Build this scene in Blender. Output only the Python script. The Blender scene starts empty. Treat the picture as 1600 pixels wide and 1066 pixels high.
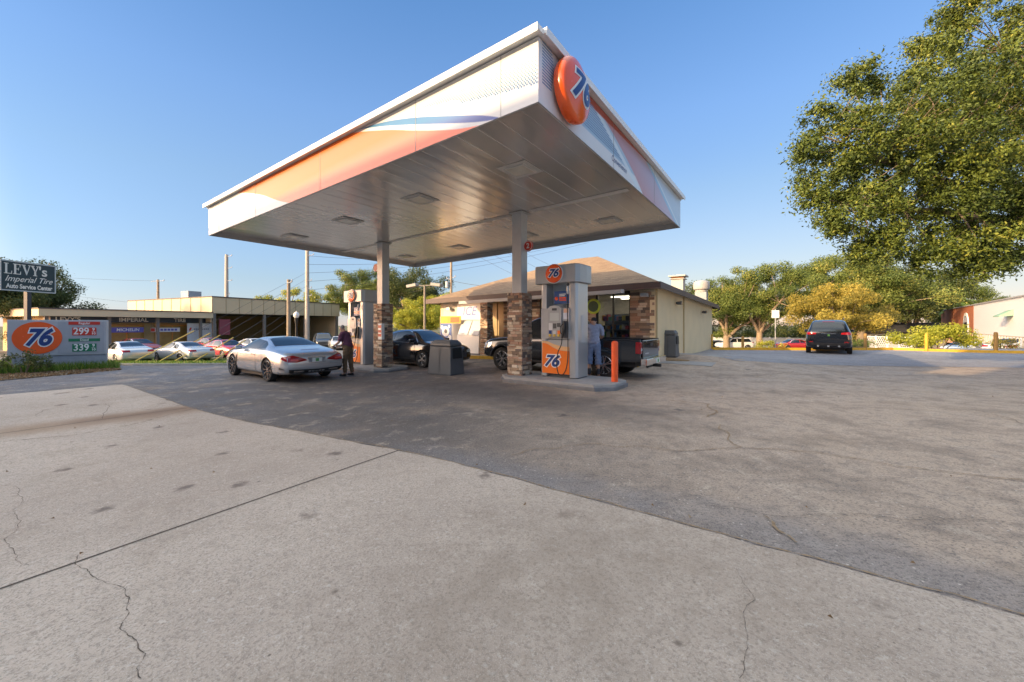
import bpy, bmesh, math, random
import numpy as np
from mathutils import Vector, Matrix, Euler
from mathutils.bvhtree import BVHTree

rnd = random.Random(7)
R = math.radians
scene = bpy.context.scene
COL = scene.collection

# ------------------------------------------------------------------ camera
F, CX, HZ, CAMZ = 610.0, 800.0, 508.0, 1.5          # focal length in photo pixels, horizon row, eye height
cam = bpy.data.cameras.new('camera')
cam.sensor_width = 36.0
cam.lens = 36.0 * F / 1600.0
cam.shift_y = -(533.0 - HZ) / 1600.0
cam.clip_start, cam.clip_end = 0.05, 3000
camo = bpy.data.objects.new('camera', cam)
camo.location = (0, 0, CAMZ)
camo.rotation_euler = (R(90), 0, 0)
COL.objects.link(camo)
scene.camera = camo

# ------------------------------------------------------------------ light
SUN_EL = R(18)
LX, LY = 0.87, 0.50                                   # horizontal direction the light travels
_l = math.hypot(LX, LY); LX /= _l; LY /= _l
world = bpy.data.worlds.new('World'); scene.world = world
world.use_nodes = True
wn = world.node_tree.nodes; wl = world.node_tree.links
bg = wn['Background']
sky = wn.new('ShaderNodeTexSky'); sky.sky_type = 'NISHITA'; sky.sun_disc = False
sky.sun_rotation = math.atan2(-LX, -LY)
sky.altitude = 10; sky.air_density = 1.0; sky.dust_density = 0.1; sky.ozone_density = 2.4
# soften the very bright band near the horizon away from the sun
wtc = wn.new('ShaderNodeTexCoord')
wdot = wn.new('ShaderNodeVectorMath'); wdot.operation = 'DOT_PRODUCT'; wdot.inputs[1].default_value = (-LX, -LY, 0)
wl.new(wtc.outputs['Generated'], wdot.inputs[0])
wmr = wn.new('ShaderNodeMapRange'); wmr.interpolation_type = 'SMOOTHSTEP'
for k_, v_ in (('From Min', -0.1), ('From Max', 0.75), ('To Min', 1.0), ('To Max', 0.12)): wmr.inputs[k_].default_value = v_
wl.new(wdot.outputs['Value'], wmr.inputs['Value'])
wbw = wn.new('ShaderNodeRGBToBW'); wl.new(sky.outputs['Color'], wbw.inputs['Color'])
def wmath(op, a, b):
    n = wn.new('ShaderNodeMath'); n.operation = op
    for i, q in enumerate((a, b)):
        if isinstance(q, (int, float)): n.inputs[i].default_value = q
        else: wl.new(q, n.inputs[i])
    return n.outputs[0]
SKY_K = 1.05
GLOW = (11.0, 5.5, 2.75)
wk = wmath('MULTIPLY', wmr.outputs['Result'], SKY_K)
wden = wmath('ADD', 1.0, wmath('MULTIPLY', wk, wbw.outputs['Val']))
wnum = wmath('ADD', 1.0, wmath('MULTIPLY', wk, 1.33))
wfac = wmath('DIVIDE', wnum, wden)
wsc = wn.new('ShaderNodeVectorMath'); wsc.operation = 'SCALE'
wl.new(sky.outputs['Color'], wsc.inputs[0]); wl.new(wfac, wsc.inputs['Scale'])
wsep = wn.new('ShaderNodeSeparateXYZ'); wl.new(wtc.outputs['Generated'], wsep.inputs['Vector'])
wrp = wn.new('ShaderNodeValToRGB'); we = wrp.color_ramp.elements
we[0].position = 0.0; we[0].color = (.86, .86, 1.3, 1); we[1].position = 1.0; we[1].color = (.60, .70, .78, 1)
for p_, c_ in ((.05, (.90, .88, 1.12, 1)), (.10, (.90, .85, .93, 1)), (.30, (.82, .80, .80, 1)), (.45, (.70, .75, .82, 1)), (.64, (.47, .61, .72, 1))):
    q_ = we.new(p_); q_.color = c_
wl.new(wsep.outputs['Z'], wrp.inputs['Fac'])
wmul = wn.new('ShaderNodeVectorMath'); wmul.operation = 'MULTIPLY'
wl.new(wsc.outputs['Vector'], wmul.inputs[0]); wl.new(wrp.outputs['Color'], wmul.inputs[1])
# brighter, warmer sky overhead and behind the viewer, round the low sun
def wsmooth(v, a, b):
    n = wn.new('ShaderNodeMapRange'); n.interpolation_type = 'SMOOTHSTEP'
    n.inputs['From Min'].default_value = a; n.inputs['From Max'].default_value = b
    wl.new(v, n.inputs['Value']); return n.outputs['Result']
wg = wmath('MAXIMUM', wsmooth(wdot.outputs['Value'], 0.35, 0.85), wsmooth(wsep.outputs['Z'], 0.70, 0.92))
wgm = wn.new('ShaderNodeMix'); wgm.data_type = 'RGBA'
wl.new(wg, wgm.inputs['Factor']); wgm.inputs['A'].default_value = (1, 1, 1, 1); wgm.inputs['B'].default_value = (*GLOW, 1)
wm2 = wn.new('ShaderNodeVectorMath'); wm2.operation = 'MULTIPLY'
wl.new(wmul.outputs['Vector'], wm2.inputs[0]); wl.new(wgm.outputs['Result'], wm2.inputs[1])
# paler band low on the side away from the sun
wpale = wmath('MULTIPLY', wmath('SUBTRACT', 1.0, wsmooth(wdot.outputs['Value'], -0.85, -0.25)), wmath('SUBTRACT', 1.0, wsmooth(wsep.outputs['Z'], 0.02, 0.40)))
wpm = wn.new('ShaderNodeMix'); wpm.data_type = 'RGBA'
wl.new(wpale, wpm.inputs['Factor']); wpm.inputs['A'].default_value = (1, 1, 1, 1); wpm.inputs['B'].default_value = (1.50, 1.22, 1.0, 1)
wm3 = wn.new('ShaderNodeVectorMath'); wm3.operation = 'MULTIPLY'
wl.new(wm2.outputs['Vector'], wm3.inputs[0]); wl.new(wpm.outputs['Result'], wm3.inputs[1])
wl.new(wm3.outputs['Vector'], bg.inputs['Color'])
bg.inputs['Strength'].default_value = 0.15
sky.sun_elevation = SUN_EL

sl = bpy.data.lights.new('sun', 'SUN'); sl.energy = 2.5; sl.angle = R(0.5); sl.color = (1.0, 0.74, 0.42)
so = bpy.data.objects.new('sun', sl); COL.objects.link(so)
d = Vector((LX * math.cos(SUN_EL), LY * math.cos(SUN_EL), -math.sin(SUN_EL)))
so.rotation_euler = d.to_track_quat('-Z', 'Y').to_euler()
so.location = (-30, -30, 30)

vs = scene.view_settings
vs.view_transform = 'Standard'; vs.look = 'None'; vs.gamma = 1.0; vs.use_curve_mapping = False
vs.exposure = 1.40
scene.cycles.max_bounces = 6
scene.cycles.use_denoising = True

# ------------------------------------------------------------------ terrain
def sm(t):
    t = max(0.0, min(1.0, t)); return t * t * (3 - 2 * t)
def gz(x, y):
    z = -0.18 * sm(-x / 6.0)
    z -= 1.0 * sm((y - 15) / 15.0) * sm((-x - 5) / 9.0)
    z -= min(2.5, max(0.0, 0.065 * (y - 25))) * sm((x - 4) / 7.0)
    z += 0.28 * math.exp(-((x - 7.2) ** 2 + (y - 16.4) ** 2) / (2 * 2.2 ** 2))
    return z
def at(u, v, y):                                       # photo pixel + distance -> point
    return Vector(((u - CX) / F * y, y, CAMZ - (v - HZ) / F * y))
def gp(u, v):                                          # photo pixel -> point on the terrain
    lo, hi = 0.5, 400.0
    for i in range(60):
        m = (lo + hi) / 2
        p = at(u, v, m)
        if p.z > gz(p.x, p.y): lo = m
        else: hi = m
    p = at(u, v, lo); p.z = gz(p.x, p.y); return p
def on(u, y, dz=0):
    x = (u - CX) / F * y
    return Vector((x, y, gz(x, y) + dz))

# ------------------------------------------------------------------ materials
def nodes_of(m):
    m.use_nodes = True
    return m.node_tree.nodes, m.node_tree.links, m.node_tree.nodes['Principled BSDF']
_mc = {}
def mat(name, col, rough=0.6, metal=0.0, var=0.08, scale=6.0, bump=0.0, bscale=40.0, coat=0.0, emit=None, estr=0.0, spec=0.5, rvar=0.08):
    if name in _mc: return _mc[name]
    m = bpy.data.materials.new(name); N, L, P = nodes_of(m)
    tc = N.new('ShaderNodeTexCoord')
    nz = N.new('ShaderNodeTexNoise'); nz.inputs['Scale'].default_value = scale; nz.inputs['Detail'].default_value = 6
    L.new(tc.outputs['Object'], nz.inputs['Vector'])
    mx = N.new('ShaderNodeMix'); mx.data_type = 'RGBA'
    c = Vector(col)
    mx.inputs['A'].default_value = (*[max(0, k * (1 - var * 1.6)) for k in c], 1)
    mx.inputs['B'].default_value = (*[min(1, k * (1 + var * 1.6)) for k in c], 1)
    L.new(nz.outputs['Fac'], mx.inputs['Factor'])
    L.new(mx.outputs['Result'], P.inputs['Base Color'])
    mr = N.new('ShaderNodeMapRange'); mr.inputs['To Min'].default_value = max(0.02, rough - rvar); mr.inputs['To Max'].default_value = min(1, rough + rvar)
    L.new(nz.outputs['Fac'], mr.inputs['Value']); L.new(mr.outputs['Result'], P.inputs['Roughness'])
    P.inputs['Metallic'].default_value = metal
    P.inputs['Specular IOR Level'].default_value = spec
    if coat: P.inputs['Coat Weight'].default_value = coat; P.inputs['Coat Roughness'].default_value = 0.04
    if emit:
        P.inputs['Emission Color'].default_value = (*emit, 1); P.inputs['Emission Strength'].default_value = estr
    if bump:
        n2 = N.new('ShaderNodeTexNoise'); n2.inputs['Scale'].default_value = bscale; n2.inputs['Detail'].default_value = 4
        L.new(tc.outputs['Object'], n2.inputs['Vector'])
        b = N.new('ShaderNodeBump'); b.inputs['Strength'].default_value = bump; b.inputs['Distance'].default_value = 0.02
        L.new(n2.outputs['Fac'], b.inputs['Height']); L.new(b.outputs['Normal'], P.inputs['Normal'])
    _mc[name] = m
    return m

def attr_mat(name, rough=0.5, metal=0.0, bump=0.0, bscale=60, var=0.0, vscale=8, spec=0.5):
    if name in _mc: return _mc[name]
    m = bpy.data.materials.new(name); N, L, P = nodes_of(m)
    a = N.new('ShaderNodeAttribute'); a.attribute_name = 'col'
    P.inputs['Roughness'].default_value = rough; P.inputs['Metallic'].default_value = metal
    P.inputs['Specular IOR Level'].default_value = spec
    tc = N.new('ShaderNodeTexCoord')
    out = a.outputs['Color']
    if var:
        nz = N.new('ShaderNodeTexNoise'); nz.inputs['Scale'].default_value = vscale; nz.inputs['Detail'].default_value = 5
        L.new(tc.outputs['Object'], nz.inputs['Vector'])
        hs = N.new('ShaderNodeHueSaturation')
        mr = N.new('ShaderNodeMapRange'); mr.inputs['To Min'].default_value = 1 - var; mr.inputs['To Max'].default_value = 1 + var
        L.new(nz.outputs['Fac'], mr.inputs['Value']); L.new(mr.outputs['Result'], hs.inputs['Value'])
        L.new(out, hs.inputs['Color']); out = hs.outputs['Color']
    L.new(out, P.inputs['Base Color'])
    if bump:
        n2 = N.new('ShaderNodeTexNoise'); n2.inputs['Scale'].default_value = bscale; n2.inputs['Detail'].default_value = 5
        L.new(tc.outputs['Object'], n2.inputs['Vector'])
        b = N.new('ShaderNodeBump'); b.inputs['Strength'].default_value = bump; b.inputs['Distance'].default_value = 0.02
        L.new(n2.outputs['Fac'], b.inputs['Height']); L.new(b.outputs['Normal'], P.inputs['Normal'])
    _mc[name] = m
    return m

def leaf_mat(name, dark, light, tip, trans=0.28):
    m = bpy.data.materials.new(name); N, L, P = nodes_of(m)
    a = N.new('ShaderNodeAttribute'); a.attribute_name = 'rv'
    cr = N.new('ShaderNodeValToRGB'); e = cr.color_ramp.elements
    e[0].position = 0.0; e[0].color = (*dark, 1); e[1].position = 0.75; e[1].color = (*light, 1)
    k = e.new(1.0); k.color = (*tip, 1)
    L.new(a.outputs['Fac'], cr.inputs['Fac']); L.new(cr.outputs['Color'], P.inputs['Base Color'])
    P.inputs['Roughness'].default_value = 0.55; P.inputs['Specular IOR Level'].default_value = 0.3
    tr = N.new('ShaderNodeBsdfTranslucent'); L.new(cr.outputs['Color'], tr.inputs['Color'])
    mx = N.new('ShaderNodeMixShader'); mx.inputs['Fac'].default_value = trans
    L.new(P.outputs['BSDF'], mx.inputs[1]); L.new(tr.outputs['BSDF'], mx.inputs[2])
    L.new(mx.outputs['Shader'], N['Material Output'].inputs['Surface'])
    return m

# ground materials -------------------------------------------------------------
class NT:
    """small helper to write node maths"""
    def __init__(s, m):
        s.m = m; s.N, s.L, s.P = nodes_of(m)
        s.tc = s.N.new('ShaderNodeTexCoord').outputs['Object']
    def noise(s, scale, detail=6, rough=0.55, stretch=None, off=(0, 0, 0), rot=0):
        v = s.tc
        if stretch or off != (0, 0, 0) or rot:
            mp = s.N.new('ShaderNodeMapping'); mp.inputs['Location'].default_value = off
            mp.inputs['Rotation'].default_value = (0, 0, rot)
            mp.inputs['Scale'].default_value = stretch or (1, 1, 1)
            s.L.new(v, mp.inputs['Vector']); v = mp.outputs['Vector']
        n = s.N.new('ShaderNodeTexNoise'); n.inputs['Scale'].default_value = scale; n.inputs['Detail'].default_value = detail
        n.inputs['Roughness'].default_value = rough
        s.L.new(v, n.inputs['Vector']); return n.outputs['Fac']
    def vor(s, scale, feat='F1', rand=1.0, color=False):
        n = s.N.new('ShaderNodeTexVoronoi'); n.feature = feat; n.inputs['Scale'].default_value = scale
        n.inputs['Randomness'].default_value = rand
        s.L.new(s.tc, n.inputs['Vector']); return n.outputs['Color' if color else 'Distance']
    def ramp(s, v, a, b, lo=0.0, hi=1.0):
        n = s.N.new('ShaderNodeMapRange'); n.interpolation_type = 'SMOOTHSTEP'
        n.inputs['From Min'].default_value = a; n.inputs['From Max'].default_value = b
        n.inputs['To Min'].default_value = lo; n.inputs['To Max'].default_value = hi
        s.L.new(v, n.inputs['Value']); return n.outputs['Result']
    def math(s, op, a, b):
        n = s.N.new('ShaderNodeMath'); n.operation = op
        for i, q in enumerate((a, b)):
            if isinstance(q, (int, float)): n.inputs[i].default_value = q
            else: s.L.new(q, n.inputs[i])
        return n.outputs[0]
    def mix(s, f, a, b, mode='MIX'):
        n = s.N.new('ShaderNodeMix'); n.data_type = 'RGBA'; n.blend_type = mode
        for key, q in (('Factor', f), ('A', a), ('B', b)):
            if isinstance(q, (int, float)): n.inputs[key].default_value = q
            elif isinstance(q, tuple): n.inputs[key].default_value = (*q, 1)
            else: s.L.new(q, n.inputs[key])
        return n.outputs['Result']
    def ellipse(s, c, size, ang, soft=0.5, wob=0.5, wscale=1.5):
        mp = s.N.new('ShaderNodeMapping'); mp.vector_type = 'TEXTURE'
        mp.inputs['Location'].default_value = (c[0], c[1], 0); mp.inputs['Rotation'].default_value = (0, 0, ang)
        mp.inputs['Scale'].default_value = (size[0], size[1], 1000)
        s.L.new(s.tc, mp.inputs['Vector'])
        ln = s.N.new('ShaderNodeVectorMath'); ln.operation = 'LENGTH'; s.L.new(mp.outputs['Vector'], ln.inputs[0])
        dd = s.math('ADD', ln.outputs['Value'], s.math('MULTIPLY', s.math('SUBTRACT', s.noise(wscale, 5), 0.5), wob * 4))
        return s.ramp(dd, 1.0 - soft, 1.0 + soft, 1.0, 0.0)
    def bump(s, h, strength=0.4, dist=0.01):
        b = s.N.new('ShaderNodeBump'); b.inputs['Strength'].default_value = strength; b.inputs['Distance'].default_value = dist
        s.L.new(h, b.inputs['Height']); s.L.new(b.outputs['Normal'], s.P.inputs['Normal'])
    def done(s, col, rough):
        s.L.new(col, s.P.inputs['Base Color'])
        if isinstance(rough, (int, float)): s.P.inputs['Roughness'].default_value = rough
        else: s.L.new(rough, s.P.inputs['Roughness'])
        return s.m

# world frame of the station: local x to the right along the canopy's long side, local y away from the camera
ROT = math.atan2(-0.58, 0.815)
ORG = Vector((0.21, 10.65, 0))
CA, SA = math.cos(ROT), math.sin(ROT)
def st(x, y, z=0):
    return Vector((ORG.x + CA * x - SA * y, ORG.y + SA * x + CA * y, z))
def stl(p):
    dx, dy = p.x - ORG.x, p.y - ORG.y
    return (CA * dx + SA * dy, -SA * dx + CA * dy)

def concrete_mat():
    t = NT(bpy.data.materials.new('apron_concrete'))
    big = t.noise(0.35, 4); mid = t.noise(2.2, 6, 0.6); med = t.noise(16, 5, 0.65); fine = t.noise(62, 4, 0.7); dust = t.noise(170, 2, 0.6)
    c = t.mix(t.ramp(big, 0.35, 0.65), (0.45, 0.35, 0.27), (0.565, 0.45, 0.35))
    c = t.mix(t.ramp(mid, 0.50, 0.72, 0, 0.45), c, (0.35, 0.265, 0.195))
    c = t.mix(t.ramp(med, 0.48, 0.62, 0, 0.38), c, (0.33, 0.255, 0.19))
    c = t.mix(t.ramp(fine, 0.50, 0.60, 0, 0.60), c, (0.23, 0.18, 0.14))
    c = t.mix(t.ramp(dust, 0.56, 0.64, 0, 0.45), c, (0.72, 0.63, 0.53))
    c = t.mix(t.ramp(t.noise(26, 3, 0.6, off=(5, 2, 0)), 0.60, 0.68, 0, 0.45), c, (0.68, 0.59, 0.49))
    for sc, r0, r1, f, th in ((9.0, 0.03, 0.09, 0.85, 0.46), (3.4, 0.02, 0.10, 0.75, 0.44), (21.0, 0.05, 0.16, 0.7, 0.48)):
        c = t.mix(t.math('MULTIPLY', t.ramp(t.vor(sc), r0, r1, f, 0), t.ramp(t.noise(0.9 + sc * 0.1, 4), th, th + 0.1)), c, (0.13, 0.095, 0.07))
    # gum-like blotches with ragged edges
    blot = t.math('ADD', t.vor(1.6), t.math('MULTIPLY', t.math('SUBTRACT', t.noise(14, 4), 0.5), 0.25))
    c = t.mix(t.ramp(blot, 0.07, 0.20, 0.85, 0), c, (0.15, 0.11, 0.085))
    b2 = t.math('ADD', t.vor(0.75), t.math('MULTIPLY', t.math('SUBTRACT', t.noise(7, 5), 0.5), 0.35))
    c = t.mix(t.ramp(b2, 0.03, 0.16, 0.7, 0), c, (0.19, 0.14, 0.105))
    # rust coloured wash-out and oily patches
    p1 = st(-3.9, -7.6); c = t.mix(t.math('MULTIPLY', t.ellipse((p1.x, p1.y), (2.3, 0.50), ROT + R(82), 0.8, 0.4, 1.2), 0.7), c, (0.33, 0.21, 0.12))
    p1 = st(-3.9, -6.7); c = t.mix(t.math('MULTIPLY', t.ellipse((p1.x, p1.y), (1.0, 0.34), ROT + R(84), 0.7, 0.4, 2), 0.75), c, (0.23, 0.14, 0.085))
    for (u, v, sx, sy, f) in ((1000, 900, 1.2, 0.45, 0.32), (880, 820, 1.2, 0.5, 0.28), (1300, 960, 1.3, 0.5, 0.22), (720, 960, 0.9, 0.35, 0.2)):
        q = gp(u, v); c = t.mix(t.math('MULTIPLY', t.ellipse((q.x, q.y), (sx, sy), ROT + R(70), 0.9, 0.6, 3.5), f), c, (0.24, 0.175, 0.12))
    t.bump(t.math('ADD', t.math('MULTIPLY', fine, 0.8), t.math('MULTIPLY', med, 0.7)), 0.8, 0.010)
    return t.done(c, t.ramp(mid, 0.3, 0.7, 0.75, 0.92))

def asphalt_mat(name='lot_asphalt', blue=False):
    t = NT(bpy.data.materials.new(name))
    big = t.noise(0.16, 5, 0.6); mid = t.noise(1.1, 7, 0.65); med = t.noise(6.0, 6, 0.7); fine = t.noise(40, 4, 0.75)
    if blue:
        c = t.mix(t.ramp(big, 0.35, 0.65), (0.25, 0.25, 0.275), (0.34, 0.335, 0.35))
        c = t.mix(t.ramp(mid, 0.5, 0.75, 0, 0.5), c, (0.17, 0.165, 0.175))
    else:
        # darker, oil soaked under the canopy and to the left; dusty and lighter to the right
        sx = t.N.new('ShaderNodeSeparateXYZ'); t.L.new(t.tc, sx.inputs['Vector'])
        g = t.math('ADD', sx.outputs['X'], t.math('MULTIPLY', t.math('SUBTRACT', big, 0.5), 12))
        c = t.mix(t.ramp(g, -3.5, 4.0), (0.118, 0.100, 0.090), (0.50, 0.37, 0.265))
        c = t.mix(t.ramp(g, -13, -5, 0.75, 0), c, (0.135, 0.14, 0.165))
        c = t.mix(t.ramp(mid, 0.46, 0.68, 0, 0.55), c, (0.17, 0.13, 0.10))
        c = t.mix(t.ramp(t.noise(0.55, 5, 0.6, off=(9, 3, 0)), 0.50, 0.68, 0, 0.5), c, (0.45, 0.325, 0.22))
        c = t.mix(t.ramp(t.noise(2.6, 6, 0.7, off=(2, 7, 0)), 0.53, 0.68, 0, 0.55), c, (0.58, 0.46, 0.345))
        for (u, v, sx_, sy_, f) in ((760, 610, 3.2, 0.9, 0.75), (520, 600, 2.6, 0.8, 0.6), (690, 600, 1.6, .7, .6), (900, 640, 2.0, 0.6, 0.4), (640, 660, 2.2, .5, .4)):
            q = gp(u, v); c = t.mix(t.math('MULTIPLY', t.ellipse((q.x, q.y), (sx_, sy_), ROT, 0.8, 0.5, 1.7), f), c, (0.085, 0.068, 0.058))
        # worn strip along the concrete edge
        for (u, v, sx_, sy_, f) in ((780, 735, 1.2, 0.28, 0.6), (1330, 870, 1.6, 0.35, 0.5)):
            q = gp(u, v); c = t.mix(t.math('MULTIPLY', t.ellipse((q.x, q.y), (sx_, sy_), ROT, 0.8, 0.5, 2.5), f), c, (0.20, 0.19, 0.195))
    c = t.mix(t.ramp(med, 0.47, 0.64, 0, 0.45), c, (0.15, 0.12, 0.10))
    c = t.mix(t.ramp(fine, 0.50, 0.60, 0, 0.6), c, (0.085, 0.07, 0.06))
    c = t.mix(t.ramp(t.noise(105, 3, 0.8), 0.56, 0.64, 0, 0.6), c, (0.64, 0.53, 0.43))
    c = t.mix(t.ramp(t.vor(13.0), 0.05, 0.13, 0.75, 0), c, (0.70, 0.60, 0.50))
    # spots of oil and gum
    blot = t.math('ADD', t.vor(0.9), t.math('MULTIPLY', t.math('SUBTRACT', t.noise(9, 4), 0.5), 0.3))
    c = t.mix(t.ramp(blot, 0.04, 0.12, 0.7, 0), c, (0.06, 0.05, 0.045))
    t.bump(t.math('ADD', fine, t.math('MULTIPLY', med, 0.6)), 0.9, 0.014)
    return t.done(c, t.ramp(mid, 0.3, 0.7, 0.62, 0.88))

M = {}
M['white'] = mat('white_paint', (0.80, 0.79, 0.77), 0.45, var=0.04)
M['trimw'] = mat('white_trim_metal', (0.82, 0.81, 0.79), 0.35, var=0.03)
M['steel'] = mat('grey_painted_steel', (0.50, 0.51, 0.52), 0.38, var=0.06, metal=0.1)
M['pumpgrey'] = mat('pump_grey_enamel', (0.43, 0.44, 0.45), 0.3, var=0.03, metal=0.2, rvar=.02, scale=2)
M['alu'] = mat('brushed_aluminium', (0.50, 0.515, 0.535), 0.34, metal=0.6, var=0.015, rvar=0.015, scale=2)
M['darkgrey'] = mat('dark_grey_plastic', (0.075, 0.078, 0.085), 0.5, var=0.15)
M['black'] = mat('black_rubber', (0.018, 0.018, 0.019), 0.55, var=0.2)
M['tyre'] = mat('tyre_rubber', (0.022, 0.021, 0.02), 0.8, var=0.3, scale=20)
M['rim'] = mat('alloy_rim', (0.55, 0.55, 0.56), 0.25, metal=0.85, var=0.05)
M['rimdark'] = mat('dark_machined_rim', (0.20, 0.20, 0.21), 0.28, metal=0.8, var=0.05)
M['glass'] = mat('tinted_car_glass', (0.012, 0.015, 0.018), 0.06, var=0.1, rvar=0.02, spec=0.9)
M['chrome'] = mat('chrome_metal', (0.75, 0.75, 0.76), 0.1, metal=1.0, var=0.02, rvar=0.03)
M['tail'] = mat('red_lamp_lens', (0.30, 0.006, 0.010), 0.12, var=0.15, rvar=0.04, coat=0.6)
M['headl'] = mat('clear_lamp_lens', (0.55, 0.57, 0.6), 0.08, metal=0.5, var=0.1, rvar=0.03)
M['orange'] = mat('orange_sign_red', (0.86, 0.105, 0.012), 0.25, var=0.05, coat=0.4)
M['orangep'] = mat('orange_pump_panel', (0.86, 0.19, 0.02), 0.35, var=0.05)
M['navy'] = mat('navy_lettering', (0.012, 0.045, 0.20), 0.35, var=0.05)
M['blue'] = mat('blue_display_panel', (0.03, 0.08, 0.24), 0.3, var=0.06)
M['redprice'] = mat('price_red_panel', (0.55, 0.035, 0.02), 0.4, var=0.08)
M['greenprice'] = mat('price_green_panel', (0.01, 0.17, 0.08), 0.4, var=0.08)
M['signgrey'] = mat('sign_grey_panel', (0.42, 0.43, 0.46), 0.5, var=0.08, scale=3)
M['yellow'] = mat('traffic_yellow_paint', (0.62, 0.36, 0.03), 0.65, var=0.22, scale=9, bump=0.2)
M['bollard'] = mat('bollard_orange_paint', (0.85, 0.10, 0.015), 0.45, var=0.12, scale=5)
M['concrete'] = mat('grey_concrete', (0.34, 0.32, 0.30), 0.85, var=0.2, scale=5, bump=0.3)
M['skin'] = mat('skin', (0.50, 0.28, 0.19), 0.55, var=0.08)
M['wood'] = mat('weathered_pole_wood', (0.30, 0.235, 0.17), 0.85, var=0.25, scale=3, bump=0.3)
M['conpole'] = mat('concrete_pole', (0.42, 0.38, 0.33), 0.8, var=0.15)
M['bark'] = mat('oak_bark', (0.27, 0.205, 0.14), 0.9, var=0.35, scale=7, bump=0.8, bscale=18)
M['wire'] = mat('wire_black', (0.05, 0.05, 0.055), 0.6)
M['stucco'] = mat('tan_stucco', (0.86, 0.69, 0.43), 0.9, var=0.07, scale=1.2, bump=0.5, bscale=55)
M['stuccotrim'] = mat('tan_stucco_trim', (0.50, 0.36, 0.18), 0.85, var=0.1)
M['brownfascia'] = mat('brown_eave_board', (0.085, 0.055, 0.05), 0.55, var=0.12)
M['winframe'] = mat('dark_bronze_frame', (0.05, 0.045, 0.04), 0.4, metal=0.4)
M['apron'] = concrete_mat()
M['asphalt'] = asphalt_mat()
M['asphblue'] = asphalt_mat('grey_blue_asphalt', True)
M['crack'] = mat('crack_dirt', (0.10, 0.075, 0.055), 0.95, var=0.3)
M['crackd'] = mat('crack_sand', (0.30, 0.20, 0.11), 0.95, var=0.35, scale=20)
M['stone'] = attr_mat('ledger_stone', 0.85, bump=0.5, bscale=35, var=0.3, vscale=22)
M['print'] = attr_mat('printed_fascia', 0.32, var=0.02)

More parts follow.
